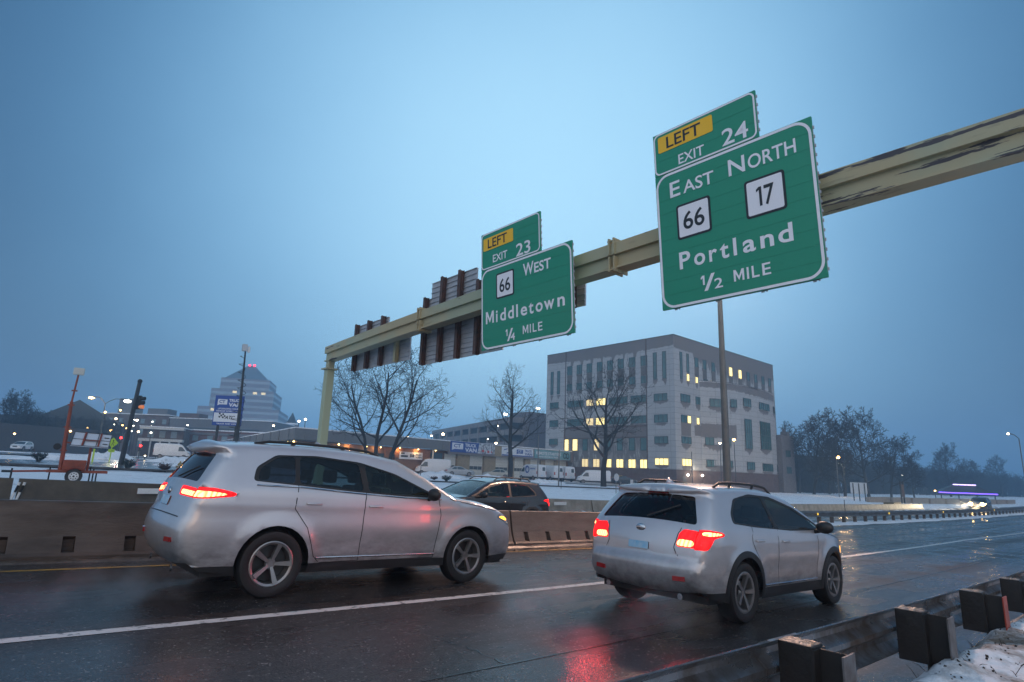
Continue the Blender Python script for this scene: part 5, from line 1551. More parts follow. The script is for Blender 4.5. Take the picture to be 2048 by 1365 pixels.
for f, s0, s1, z0, z1, st in WL:
    if f == 'L': Mx = Matrix.Translation((-.01, (s0 + s1) / 2, (z0 + z1) / 2)) @ Matrix.Rotation(R(-90), 4, 'Z')
    else: Mx = Matrix.Translation(((s0 + s1) / 2, -.01, (z0 + z1) / 2))
    w_ = win(off, Mx, s1 - s0, z1 - z0, st)
for x0, x1, z0, z1, st in BW:
    p, s, d = bay_pt((x0 + x1) / 2); p0 = bay_pt(x0)[0]; p1 = bay_pt(x1)[0]; d = (p1 - p0)
    nrm = Vector((d.y, -d.x)).normalized()
    q = (p0 + p1) / 2 + nrm * .12
    win(off, Matrix.Translation((q.x, q.y, (z0 + z1) / 2)) @ Matrix.Rotation(math.atan2(d.y, d.x), 4, 'Z'), d.length, z1 - z0, st)
for y in (.4, 4.2): win(off, Matrix.Translation((45.2 - 3.2 + y * 0, -1.51, 7.6 - (y > 1) * 3.6)), 2.4, 1.5, 't')
E_LAMPW = emis("white_lamp", (1.0, .93, .78), 16)
E_LAMPY = emis("sodium_lamp", (1.0, .56, .16), 18)
E_LAMPP = emis("pale_sodium_lamp", (1.0, .74, .42), 18)
for x, y in ((3.2, -.35), (8.0, -.35)):
    o = MB().ball((x, y, 2.05), .20).build("entrance_lamp", E_LAMPW, off, smooth=180)
MB().box(1.9, 3.0, -.1, -.065, -.6, 1.7).build("door", M_FRAME, off)
def pt_light(p, power, col=(1, .72, .40), rad=.3):
    l_ = bpy.data.lights.new("glow", 'POINT'); l_.energy = power; l_.color = col; l_.shadow_soft_size = rad
    o = bpy.data.objects.new("glow", l_); COL.objects.link(o); o.location = p; return o
g_ = pt_light((5.6, -1.3, 2.2), 260, (1, .85, .6)); g_.parent = off

# ------------------------------------------------------------------ parking deck behind the shop
M_DECK = mat("deck_concrete", (.235, .205, .195), .8, var=.3, vscale=.6)
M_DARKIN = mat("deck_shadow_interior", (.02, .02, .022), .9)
pk = empty("parking_garage", (107, 121, .5)); tag(pk, "tan concrete parking garage with open decks behind the shop", "parking garage")
dirL = Vector((22.5, 66.0)).normalized()
mb = MB(); mi = MB(); mc = MB()
for k in range(5):
    zt_ = 15.6 - k * 3.3
    for j in range(1):
        a = Vector((0, 0)); b = dirL * 80
        mb.bar((a.x, a.y, zt_ - .75), (b.x, b.y, zt_ - .75), .25, 1.5)
        mb.bar((0, 0, zt_ - .75), (11, -3.0, zt_ - .75), .25, 1.5)
o = mb.build("spandrel", M_DECK, pk)
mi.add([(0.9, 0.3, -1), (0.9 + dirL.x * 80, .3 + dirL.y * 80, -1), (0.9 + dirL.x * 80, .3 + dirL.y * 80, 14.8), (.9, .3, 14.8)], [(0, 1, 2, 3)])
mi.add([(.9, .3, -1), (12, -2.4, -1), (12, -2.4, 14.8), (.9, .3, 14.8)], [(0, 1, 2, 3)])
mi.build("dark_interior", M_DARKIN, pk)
for k in range(10):
    p = dirL * (8.5 * k)
    MB().cbox((p.x, p.y, 7), (.7, .7, 15.8)).build("column", M_DECK, pk)
MB().box(4.0, 11, -3, 5, -1, 17.2).build("stair_tower", mat("stair_tower_brick", (.17, .15, .16), .8, var=.25), pk)
for p in ((-.2, 5.0, 13.2), (2.6, 12.6, 9.9)):
    MB().ball(p, .16).build("deck_lamp", E_LAMPP, pk, smooth=180)

# ------------------------------------------------------------------ truck shop
A_ = Vector((30.06, 75.87, 0)); SD = Vector((.98878, .1494, 0)); SN = Vector((.1494, -.98878, 0))   # along, outward
gz0 = .1
SM = Matrix.Translation((A_.x, A_.y, 0)) @ rotM(SD, SN * -1, Vector((0, 0, 1)))  # local x along, y inward, z up
shop = empty("truck_shop", M=SM); tag(shop, "long low shop with blue truck van banners, roller doors and a snowy flat roof", "shop")
M_FASC = mat("grey_ribbed_fascia", (.165, .165, .17), .6, var=.15)
M_BRWALL = mat("warm_brown_wall", (.24, .125, .075), .7, var=.25, vscale=1)
M_TANW = mat("tan_block_pier", (.33, .255, .165), .75, var=.2, vscale=2)
M_TAUPE = mat("taupe_fascia", (.22, .185, .18), .7, var=.15)
M_CREAM = mat("cream_roller_door", (.60, .57, .50), .55, var=.1)
Lsh = 74.0; ZT = 5.95
wd_ = Vector((.165, .986, 0))                         # wing direction in world
Minv = SM.to_3x3().inverted(); wl = Minv @ wd_
# body and roof
def shop_plan(inset):
    a = Vector((inset, inset, 0)); b = Vector((Lsh - inset, inset, 0)); c = Vector((Lsh - inset, 20, 0)); d = Vector((25, 20, 0)); e_ = Vector((25, 0, 0)) + wl * 100; w = Vector((0, 0, 0)) + wl * 100 + Vector((inset, 0, 0))
    return [(p.x, p.y) for p in (a, b, c, d, e_, w)]
mb = MB().prism(shop_plan(1.2), -.8, 4.4); mb.build("wall", M_BRWALL, shop)
mb = MB().prism(shop_plan(.05), ZT + .01, ZT + .16); mb.build("roof_snow", M_SNOW, shop)
# fascia : ribbed on the left, plain on the right
mb = MB().box(0, 27.7, 0, .3, 4.5, ZT); 
for k in range(5): mb.box(1.5 + k * 6.2, 1.75 + k * 6.2, -.05, 0, 4.5, ZT)
mb.build("fascia", M_FASC, shop)
mb = MB(); q = wl * 100
mb.bar((.15, .05, (4.5 + ZT) / 2), (q.x + .15, q.y, (4.5 + ZT) / 2), .3, ZT - 4.5)
for k in range(16):
    p = wl * (3 + 6.2 * k); mb.bar((p.x - .05, p.y, (4.5 + ZT) / 2), (p.x - .05, p.y + .3, (4.5 + ZT) / 2), .14, ZT - 4.5)
mb.build("fascia", M_FASC, shop)
MB().box(27.7, 62.9, 0, .3, 3.95, ZT - .02).build("fascia", M_TAUPE, shop)
MB().box(62.9, Lsh, -.25, .3, 3.8, ZT - .05).build("fascia", M_TAUPE, shop)
MB().box(1.0, 27.5, .3, 2.6, 4.38, 4.46).build("soffit", M_FASC, shop)
MB().box(39.05, 40.85, -.04, 0, 4.0, 5.8).build("fascia_pier", M_TANW, shop)
# front piers and roller doors
for x0, x1 in ((30.4, 33.4), (37.1, 40.1), (44.0, 45.4), (48.6, 50.2), (53.6, 55.0), (58.4, 60.0)):
    MB().box(x0, x1, .55, 1.2, -.8, 3.94).build("pier", M_TANW, shop)
for i, (x0, x1) in enumerate(((27.6, 30.4), (33.4, 37.1), (40.1, 44.0), (45.4, 48.6), (50.2, 53.6), (55.0, 58.4), (60.0, 62.8))):
    o = MB()
    for k in range(9): o.box(x0 + .12, x1 - .12, .9, .98, -.5 + k * .5, -.015 + k * .5)
    d = o.build("roller_door", M_CREAM, shop)
    for k in range(3):
        w_ = (x1 - x0 - .5) / 3
        MB().box(x0 + .3 + k * w_, x0 + .2 + (k + 1) * w_, .87, .895, 1.6, 2.15).build("door_window", M_FRAME, d)
MB().box(65.0, 66.2, .0, .8, -.9, 3.78).build("column", mat("pale_column_plaster", (.55, .50, .42), .7), shop)  # plain pale plaster colour
MB().box(66.3, Lsh, .3, 1.19, -.9, 3.75).build("pier", M_TAUPE, shop)
MB().box(1.6, 12, 1.05, 1.19, .4, 3.4).box(12.6, 15.4, 1.05, 1.19, .4, 3.4).build("shop_window", G_SHOP, shop)
MB().box(24.9, 27.4, 1.05, 1.19, -.2, 4.0).build("shop_window", G_SHOP, shop)
MB().box(15.6, 24.8, 1.1, 1.195, 2.9, 4.4).build("brick_band", mat("rust_brick", (.30, .13, .065), .75, var=.3, vscale=3), shop)
MB().tube([(3.4, .35, -.5), (3.4, .35, 4.4)], .09, 8).build("canopy_post", M_TANW, shop)
MB().tube([(24.75, .5, -.5), (24.75, .5, 4.4)], .14, 8).build("canopy_post", M_CREAM, shop)
# wall ornament
MB().tube([(16.6, 1.0, 3.0), (16.6, 1.0, 3.5), (16.9, 1.0, 3.85), (17.3, 1.0, 3.7), (17.35, 1.0, 2.6)], .09, 6).build("wall_ornament", M_BLK, shop)
# soffit lamps
E_SOF = emis("soffit_bulb", (1.0, .72, .26), 9)
for k in range(11):
    p = wl * (1.5 + 3.6 * k)
    for dx, dz in ((.7, 4.25), (2.4, 4.30)):
        MB().ball((p.x + dx, p.y + .5, dz), .13 if dx < 1 else .10).build("soffit_lamp", E_SOF, shop, smooth=180)
for x, z, r_ in ((7.2, 4.25, .12), (11.8, 4.2, .15), (14.4, 4.25, .09), (18.0, 4.33, .09), (21.7, 4.33, .09), (25.4, 4.33, .10)):
    MB().ball((x, .6, z), r_).build("soffit_lamp", E_SOF, shop, smooth=180)
for x in (18.0, 21.7, 14.0, 9.0):
    g_ = pt_light((x, .75, 4.1), 60, (1, .55, .2), .1); g_.parent = shop
M_BLUE = mat("royal_blue_banner", (.02, .07, .30), .5, var=.12)
M_BWHT = mat("banner_white", (.66, .68, .72), .5)
M_TEALB = mat("teal_banner", (.08, .24, .30), .5, col2=(.25, .42, .46), vscale=.4)
def banner(x0, x1, z0, z1, mt, label, y=-.09):
    Mx = SM @ Matrix.Translation((x0, y, z0)) @ rotM(Vector((1, 0, 0)), Vector((0, 0, 1)), Vector((0, -1, 0)))
    e = empty("banner_sign", M=Mx); tag(e, label, "sign", "banners on the truck shop")
    MB().box(0, x1 - x0, 0, z1 - z0, -.07, 0).build("board", mt, e)
    return e
def balloon(e, x, y, w, h, mt, mt2, cap, z=.006, nm="emblem"):
    mb = MB(); flat(mb, [(x, y - h * .22), (x + w * .22, y), (x + w, y), (x + w, y + h), (x + .02, y + h * 1.06), (x, y + h * .9)], z)
    o = mb.build(nm, mt, e)
    mb = MB(); put_text(mb, "CT", x + w * .16, y + h * .28, cap, w * .62, z=z + .006, bold=.03); mb.build("lettering", mt2, o)
b1 = banner(28.0, 39.0, 4.3, 6.05, M_BLUE, "big blue banner reading CT TRUCK VAN above the roller doors")
balloon(b1, .35, .5, 2.6, .95, M_BWHT, M_BLUE, .55)
mb = MB(); put_text(mb, "TRUCK", 3.4, .98, .52, 2.8, bold=.035); put_text(mb, "VAN", 3.4, .16, .64, 2.9, bold=.04); mb.build("lettering", M_BWHT, b1)
mb = MB(); flat(mb, [(6.5, .02), (10.98, .02), (10.98, 1.73), (6.9, 1.73)], .005); ph = mb.build("photo_panel", mat("banner_photo", (.55, .58, .62), .5, col2=(.16, .17, .20), vscale=2.2, thr=(.45, .55)), b1)
mb = MB(); flat(mb, [(7.6, .3), (8.2, .3), (8.2, .65), (7.6, .65)], .011); flat(mb, [(9.0, .2), (9.5, .2), (9.5, .6), (9.0, .6)], .011); flat(mb, [(10, .25), (10.3, .25), (10.3, .5), (10, .5)], .011); mb.build("red_trucks", mat("banner_red", (.5, .03, .04), .5), ph)
b2 = banner(40.95, 50.2, 4.25, 5.82, M_BWHT, "white banner with blue CT TRUCK VAN lettering in the middle of the fascia")
mb = MB(); flat(mb, [(.02, .02), (9.2, .02), (9.2, .22), (.02, .22)], .006); put_text(mb, "TRUCK", 6.6, .92, .40, 2.2, bold=.03); put_text(mb, "VAN", 6.6, .32, .46, 2.3, bold=.035)
flat(mb, [(.5, 1.1), (1.6, 1.35), (1.5, 1.15), (.6, .95)], .006); flat(mb, [(1.2, .5), (2.8, 1.0), (2.9, .75), (1.4, .35)], .006); mb.build("lettering", M_BLUE, b2)
balloon(b2, 4.2, .55, 1.9, .7, M_BLUE, M_BWHT, .4)
b3 = banner(50.6, 62.8, 4.2, 5.84, M_TEALB, "teal banner reading REMOTE STARTERS at the end of the fascia")
mb = MB(); put_text(mb, "REMOTE STARTERS", .5, .72, .55, 8.3, bold=.03)
put_text(mb, "AND ACCESSORIES", 1.3, .22, .28, 6.5, bold=.02); mb.build("lettering", M_BWHT, b3)
mb = MB()
for cx in (10.2, 11.2): ring(mb, [(cx + .62 * math.cos(R(a)), .8 + .6 * math.sin(R(a))) for a in range(0, 360, 20)], [(cx + .40 * math.cos(R(a)), .8 + .38 * math.sin(R(a))) for a in range(0, 360, 20)], .006)
mb.build("key_fob_picture", M_BLK, b3)
b4 = banner(18.4, 23.1, 2.75, 3.85, M_BWHT, "small white banner with dark CT TRUCK lettering on the brick wall", y=1.08)
mb = MB(); put_text(mb, "TRUCK", 3.2, .62, .24, 1.3, bold=.03); put_text(mb, "VAN", 3.2, .22, .26, 1.3, bold=.03); flat(mb, [(.3, .75), (1.0, .75), (1.0, .98), (.3, .98)], .006); flat(mb, [(.3, .3), (1.7, .3), (1.7, .58), (.3, .58)], .006); mb.build("lettering", M_BLK, b4)
balloon(b4, 2.1, .35, .85, .45, M_BLK, M_BWHT, .26)
b5 = banner(9.5, 13.0, 2.1, 3.4, mat("lit_window_sign", (.75, .60, .30), .5, emit=(1, .8, .4), es=.35), "lit yellow window sign behind the gantry post side of the shop", y=1.0)
mb = MB(); put_text(mb, "CT", 1.5, .3, .4, .9, bold=.04); mb.build("lettering", M_BLK, b5)

# ------------------------------------------------------------------ far tower
M_TOW = mat("hazy_tower_stone", (.21, .17, .175), .8, var=.15, vscale=.2)
M_TOWB = mat("tower_window_band", (.30, .34, .36), .4, var=.2, vscale=.3)
tw = empty("office_tower", M=Matrix.Translation((128, 408, 3)) @ Matrix.Rotation(R(-28), 4, 'Z'))
tag(tw, "tall hazy stepped tower with a pyramid roof and two red beacons", "tower")
tiers = [(23.5, 0, 31), (18.5, 31, 43), (14.6, 43, 50.5)]
for hw, a, b in tiers: MB().box(-hw, hw, -hw, hw, a, b).build("tier", M_TOW, tw)
MB().add([(-13, -13, 50.5), (13, -13, 50.5), (13, 13, 50.5), (-13, 13, 50.5), (-2, -2, 61), (2, -2, 61), (2, 2, 61), (-2, 2, 61)], [(0, 1, 5, 4), (1, 2, 6, 5), (2, 3, 7, 6), (3, 0, 4, 7), (4, 5, 6, 7)]).build("pyramid_roof", mat("tower_roof_copper", (.10, .12, .13), .6), tw)
for z in range(3, 48, 4):
    hw = 23.5 if z < 29 else (18.5 if z < 41 else 14.6)
    MB().box(-hw - .08, hw + .08, -hw - .08, hw + .08, z + .6, z + 2.2).build("window_band", M_TOWB, tw)
for x in (-1.2, 1.8):
    MB().ball((x, -2, 61.4), .75).build("beacon", emis("red_beacon", (1, .02, .05), 8), tw, smooth=180)
for x, z in ((-6, 40.4), (6, 40.4), (11, 40.4), (-16, 28.4), (10, 20.4), (14, 20.4), (-2, 36.4)):
    hw = 23.5 if z < 29 else 18.5
    MB().box(x, x + 2.4, -hw - .16, -hw - .09, z + .1, z + 1.5).build("lit_window", E_WIN2, tw)

# turret of a church
tu = empty("church_turret", (90, 231, 2)); tag(tu, "small brick turret with a dark pointed roof and a ring of snow", "church tower")
MB().box(-1.9, 1.9, -1.9, 1.9, -2, 13.6).build("wall", mat("turret_brick", (.16, .085, .075), .8), tu)
MB().lathe([(2.9, 13.6), (3.0, 14.1), (1.7, 15.6), (.05, 19.0)], 8).build("spire_roof", mat("slate", (.035, .04, .045), .6), tu)
MB().lathe([(3.05, 13.95), (2.1, 15.0), (2.0, 15.15), (3.1, 14.2)], 8).build("roof_snow", M_SNOW, tu)

# ------------------------------------------------------------------ town buildings on the left
M_BRK = mat("town_brown_brick", (.135, .085, .07), .85, var=.3, vscale=.8)
M_BRK2 = mat("town_red_brick", (.17, .075, .06), .85, var=.25, vscale=.8)
M_BGREY = mat("town_grey_stone", (.16, .155, .16), .85, var=.2)
M_TWIN = mat("town_window", (.20, .27, .30), .3, var=.3)
def block(name, label, p0, p1, depth, z0, z1, mt, wins=(), roofsnow=True, extra=None, cornice=None):
    """front edge p0->p1 (world xy), box going away by depth"""
    p0 = Vector(p0); p1 = Vector(p1); d = (p1 - p0); L_ = d.length; d.normalize(); nrm = Vector((-d.y, d.x))
    if nrm.y < 0: nrm = -nrm
    Mx = Matrix.Translation((p0.x, p0.y, z0)) @ rotM(Vector((d.x, d.y, 0)), Vector((nrm.x, nrm.y, 0)), Vector((0, 0, 1)))
    e = empty(name, M=Mx); tag(e, label, "building")
    MB().box(0, L_, 0, depth, -2, z1 - z0).build("wall", mt, e)
    if roofsnow: MB().box(-.2, L_ + .2, -.2, depth, z1 - z0 + .01, z1 - z0 + .25).build("roof", M_SNOW, e)
    if cornice: 
        for c in cornice: MB().box(-.2, L_ + .2, -.3, -.01, c, c + .5).build("cornice", M_BGREY, e)
    proto = None
    for row in wins:
        z, h, w, st, x0, x1, mtw = row
        x = x0
        while x + w < x1 * 1.0:
            if proto is None or proto[1] != row:
                o = MB().box(0, w, -.08, -.01, 0, h).build("window", mtw, e); proto = (o, row)
            else:
                o = proto[0].copy(); COL.objects.link(o); o.parent = e
            o.location = (x, 0, z); x += st
    if extra: extra(e, L_)
    return e
def ex1(e, L_):
    MB().box(L_ * .25, L_ * .25 + 4.5, 2, 7, 10.7, 15.6).build("lift_tower", M_BGREY, e); MB().box(L_ * .62, L_ * .62 + 6, 3, 8, 10.7, 13).build("penthouse", M_BGREY, e)
block("brick_building", "long brown brick building behind the leaning signal pole with a square lift tower", (24, 214), (41, 199), 14, 3.2, 14.0, M_BRK, [(1.5, 1.6, 1.2, 3.2, 1.5, 22, M_TWIN), (5.0, 1.6, 1.2, 3.2, 1.5, 22, M_TWIN), (8.2, 1.4, 1.2, 3.2, 1.5, 22, M_TWIN)], extra=ex1)
block("brick_building", "wide grey and red brick building right of the parked white van", (41.2, 199), (64, 178), 16, 3.0, 13.3, M_BGREY, [(7.0, .8, 26, 30, 1, 29, M_FRAME)], extra=lambda e, L_: MB().box(2, 8, 1, 6, 10.3, 12.0).build("roof_hut", M_BRK, e))
block("brick_building", "low red brick front with pale cornices and a row of small windows", (35, 165), (58, 149), 6, 2.2, 8.6, M_BRK2, [(3.9, 1.3, 1.3, 3.4, 1.6, 28, M_TWIN)], cornice=(5.4, 2.2))
# porch with white columns
pe = empty("porch_house", M=Matrix.Translation((27.2, 158, 2.0)) @ Matrix.Rotation(R(-25), 4, 'Z')); tag(pe, "pale porch house with white columns behind the red traffic light", "house")
M_PORCH = mat("pale_porch_paint", (.55, .53, .50), .6)
MB().box(0, 8.5, 1.5, 8, -1, 6.2).build("wall", M_BRK, pe); MB().box(-.3, 8.8, -.2, 1.6, 3.3, 3.9).box(-.3, 8.8, -.2, 1.6, 6.0, 6.5).build("entablature", M_PORCH, pe)
for k in range(5): MB().tube([(.3 + k * 1.95, 0, -.5), (.3 + k * 1.95, 0, 3.3)], .22, 10).build("column", M_PORCH, pe)
for k in range(3): MB().box(1.1 + k * 2.4, 2.3 + k * 2.4, 1.42, 1.49, 4.2, 5.7).build("window", M_TWIN, pe)
MB().box(-.4, 8.9, -.3, 8, 6.51, 6.7).build("roof", M_SNOW, pe)
# dark hall on the far left
hall = empty("gabled_hall", M=Matrix.Translation((3, 172, 1.7)) @ Matrix.Rotation(R(-12), 4, 'Z')); tag(hall, "dark gabled hall half hidden by bare trees at the far left", "building")
M_HALL = mat("dark_hall_wall", (.045, .043, .045), .85, var=.3)
MB().box(-6, 20, 0, 14, -1, 8.0).build("wall", M_HALL, hall)
MB().add([(6, -.3, 8), (20.5, -.3, 8), (13.2, -.3, 12.4), (6, 14, 8), (20.5, 14, 8), (13.2, 14, 12.4)], [(0, 1, 2), (3, 5, 4), (0, 2, 5, 3), (1, 4, 5, 2)]).build("roof", mat("hall_roof", (.05, .055, .06), .7), hall)
for k in range(6): MB().box(-3.5 + k * 1.6, -2.7 + k * 1.6, -.08, -.01, 5.4 - (k % 2) * .8, 5.9 - (k % 2) * .8).build("window", emis("cold_lit_window", (.75, .85, 1.0), .9 if True else 0), hall)
wallb = block("dark_wall_building", "low dark building with a long blank wall at the far left", (-12, 128), (17, 140), 10, 1.6, 6.4, mat("blank_dark_wall", (.05, .048, .05), .8, var=.25), roofsnow=False)
# ================================================================== TREES
M_BARK = mat("wet_bark", (.020, .017, .016), .8, var=.4, vscale=3)
M_BARKF = mat("far_bark", (.020, .018, .018), .85)
def gen_tree(seed, height, spread, levels=4, fork=.35, nmain=9, minr=.020, r0=.22, lean=(0, 0), density=.80):
    rnd = random.Random(seed); lim = MB(); tw_ = MB()
    def grow(p, d, ln, r, lv):
        nseg = 5 if lv < 2 else (4 if lv == 2 else 3)
        pts = [p.copy()]; rads = [r]; dirs = [d.copy()]
        q = p.copy(); dd = d.copy()
        for i in range(nseg):
            w = .16 if lv < 2 else .28
            dd = (dd + Vector((rnd.uniform(-w, w), rnd.uniform(-w, w), rnd.uniform(-w * .5, w) + (.10 if lv == 0 else (.05 if lv < 3 else .0))))).normalized()
            q = q + dd * ln / nseg
            pts.append(q.copy()); rads.append(max(minr * .8, r * (1 - .68 * (i + 1) / nseg))); dirs.append(dd.copy())
        (lim if lv <= 1 else tw_).tube(pts, rads, 7 if lv == 0 else (5 if lv == 1 else 3), 0, cap=False)
        if lv >= levels: return
        nch = {0: nmain, 1: 8, 2: 6, 3: 4}.get(lv, 3)
        nch = int(max(2, round(nch * density)))
        for k in range(nch):
            t = (fork if lv == 0 else .22) + (1 - (fork if lv == 0 else .22)) * (k + rnd.random() * .8) / nch
            t = min(.99, t); i = min(nseg - 1, int(t * nseg)); f = t * nseg - i
            pp = pts[i].lerp(pts[i + 1], f); rr = rads[i] + (rads[i + 1] - rads[i]) * f
            base = dirs[i]
            ang = rnd.uniform(.55, 1.15) if lv else rnd.uniform(.75, 1.25) * (1.15 - .5 * t)
            ph = k * 2.4 + rnd.uniform(-.6, .6)
            a = base.cross(Vector((0, 0, 1)))
            if a.length < .1: a = Vector((1, 0, 0))
            a.normalize(); b = base.cross(a).normalized()
            nd = (base * math.cos(ang) + (a * math.cos(ph) + b * math.sin(ph)) * math.sin(ang)).normalized()
            if lv == 0:
                L2 = spread * rnd.uniform(.75, 1.1) * (1.15 - .55 * t)
            else:
                L2 = ln * rnd.uniform(.38, .62) * (1.15 - .4 * t)
            grow(pp, nd, L2, max(minr, rr * rnd.uniform(.50, .68)), lv + 1)
    grow(Vector((0, 0, -.3)), Vector((lean[0], lean[1], 1)).normalized(), height * .9, r0, 0)
    return lim, tw_
TREES = {}
def tree(name, key, args, p, label, group, rz=0.0, sc=1.0, mt=None):
    mt = mt or M_BARK
    e = empty(name, p, rz); e.scale = (sc, sc, sc)
    tag(e, label, "tree", group)
    if key not in TREES:
        a, b = gen_tree(**args)
        t = a.build("trunk", mt, e, smooth=180, fix=False); c = b.build("crown", mt, e, smooth=180, fix=False)
        TREES[key] = (t, c)
    else:
        for s in TREES[key]:
            c = s.copy(); COL.objects.link(c); c.parent = e
    return e
GT = "bare trees in front of the shop"
tree("bare_tree", "a", dict(seed=3, height=12.5, spread=7.0, nmain=11, r0=.24, lean=(-.10, .05), fork=.30), gnd(740, 905, 70), "bare tree just right of the gantry post with a long low left limb", GT)
tree("bare_tree", "b", dict(seed=8, height=13.8, spread=6.8, nmain=12, r0=.27, lean=(.02, .0), fork=.30), gnd(757, 907, 68), "upright middle tree of the bare clump below the sign backs", GT)
tree("bare_tree", "c", dict(seed=14, height=13.0, spread=7.4, nmain=11, r0=.27, lean=(.28, -.12), fork=.25), gnd(776, 912, 66), "bare tree of the clump whose trunk leans right towards the banners", GT)
tree("bare_tree", "d", dict(seed=23, height=15.0, spread=7.6, nmain=13, r0=.40, lean=(.03, 0), fork=.33), gnd(1020, 960, 85), "bare tree standing before the white CT TRUCK VAN banner", GT)
tree("bare_tree", "e", dict(seed=31, height=13.6, spread=9.0, nmain=14, r0=.42, lean=(0, 0), fork=.28), gnd(1207, 968, 80), "broad bare tree in front of the office block windows", GT)
GR = "bare trees beyond the right side of the road"
TR = [(1600, 990, 142, 15, "f", "bare tree close to the brick annexe corner of the office block"), (1628, 992, 130, 16.5, "g", "bare tree second from the office block on the right"), (1690, 990, 122, 16.0, "f", "bare tree with a round crown above the street lamp"),
      (1738, 988, 126, 17.5, "h", "tallest rounded bare tree right of the office block"), (1782, 986, 134, 13.5, "g", "bare tree sloping down from the tall rounded one"), (1828, 986, 150, 10.5, "f", "small bare tree behind the brown post sign"),
      (1902, 985, 190, 15.5, "h", "lone round bare tree above the purple lit pavilion"), (1955, 990, 215, 12.5, "g", "bare tree right of the purple lit pavilion"), (2005, 990, 235, 14.5, "f", "bare tree near the right edge of the view"), (1660, 990, 150, 13, "h", "bare tree behind the street lamp pole on the right")]
for px, py, d, h, key, lab in TR:
    sd = {"f": 41, "g": 57, "h": 66}[key]
    tree("bare_tree", "R" + key, dict(seed=sd, height=15, spread=7.2, nmain=12, r0=.33, fork=.22, minr=.045, levels=4, density=1.0), gnd(px, py, d), lab, GR, rz=px * .7, sc=h * .93 / 15, mt=M_BARKF)
GL = "trees at the far left"
for px, py, d, h, key, lab in ((22, 900, 120, 9.5, "f", "bushy bare tree at the left edge of the view"), (62, 900, 150, 9.0, "g", "bare tree before the dark hall"), (152, 900, 150, 9.5, "h", "dark tree right of the orange mast"), (176, 896, 175, 9.0, "g", "far dark tree behind the solar panel"), (4, 900, 112, 10, "h", "bare tree cut by the left edge of the view"), (95, 898, 140, 8.2, "f", "bare tree in front of the gabled hall wall"), (128, 898, 146, 8.6, "g", "bare tree just left of the orange mast before the hall")):
    tree("bare_tree", "R" + key, dict(seed={"f": 41, "g": 57, "h": 66}[key], height=15, spread=7.2, nmain=12, r0=.33, fork=.22, minr=.045, levels=4, density=1.0), gnd(px, py, d), lab, GL, rz=px * .3, sc=h / 15, mt=M_BARKF)
# far wood that reads as one dark mass, both sides
wood = MB()
rw_ = random.Random(5)
def scrub(px, depth, h):
    p = gnd(px, 990, depth)
    for k in range(9):
        a = rw_.uniform(0, 6.28); tl = rw_.uniform(.15, .8)
        b0 = p + Vector((rw_.uniform(-1.5, 1.5), rw_.uniform(-1.5, 1.5), 0)); pts = [b0]
        for j in range(3):
            b0 = b0 + Vector((math.cos(a) * tl * h * .14, math.sin(a) * tl * h * .14, h * .34 * rw_.uniform(.7, 1.1))); pts.append(b0)
        wood.tube(pts, [.11, .08, .06, .035], 3, cap=False)
        for j in range(7):
            q = pts[1].lerp(pts[3], rw_.random()); dv_ = Vector((rw_.uniform(-1, 1), rw_.uniform(-1, 1), rw_.uniform(-.1, 1))) * h * .20
            q2 = q + dv_ * .55 + Vector((0, 0, .1)); 
            wood.tube([q, q2, q + dv_], [.05, .04, .03], 3, cap=False)
            for m_ in range(2):
                q3 = q.lerp(q2, rw_.random()); wood.tube([q3, q3 + Vector((rw_.uniform(-1, 1), rw_.uniform(-1, 1), rw_.uniform(-.2, 1))) * h * .1], [.035, .025], 3, cap=False)
for i in range(300):
    px = rw_.uniform(1585, 2060); t = (px - 1585) / 475
    scrub(px, rw_.uniform(150, 175) + 110 * t, rw_.uniform(7, 11) * (1.05 - .15 * t))
for i in range(110):
    scrub(rw_.uniform(-40, 205), rw_.uniform(112, 160), rw_.uniform(5, 8.5))
w_ = wood.build("distant_wood", M_BARKF, smooth=180, fix=False); kind(w_, "stuff")
# low shrubs in the snow by the kerb
def shrub(px, py, d, w, h, label, mt):
    p = gnd(px, py, d); mb = MB(); rs = random.Random(px)
    for k in range(46):
        a = rs.uniform(0, 6.28); e_ = Vector((math.cos(a) * w * rs.uniform(.2, .5), math.sin(a) * w * rs.uniform(.2, .5), h * rs.uniform(.45, 1)))
        mb.tube([Vector((0, 0, -.05)), e_ * .55 + Vector((0, 0, .08 * h)), e_], [.018, .014, .010], 3, cap=False)
        for j in range(5):
            q = e_ * rs.uniform(.5, 1); mb.tube([q, q + Vector((rs.uniform(-1, 1), rs.uniform(-1, 1), rs.uniform(-.2, .8))) * .16], [.012, .02], 3, cap=False)
    o = mb.build("shrub", mt, fix=False); o.location = p; tag(o, label, "shrub", "low shrubs poking out of the snow"); return o
M_SHR = mat("dark_evergreen_twig", (.020, .026, .022), .8); M_SHR2 = mat("brown_twig", (.06, .032, .03), .8)
shrub(76, 926, 46, 1.3, 1.0, "dark shrub in the snow left of the orange trailer", M_SHR); shrub(255, 935, 43, 1.2, .85, "dark shrub at the foot of the leaning signal pole", M_SHR)
shrub(331, 938, 42, 1.0, .6, "reddish low shrub beside the yellow hydrant", M_SHR2); shrub(893, 962, 60, 1.2, .6, "dark low shrub in front of the silver sedan", M_SHR); shrub(868, 959, 64, .9, .35, "tiny reddish shrub left of the dark one before the sedan", M_SHR2)

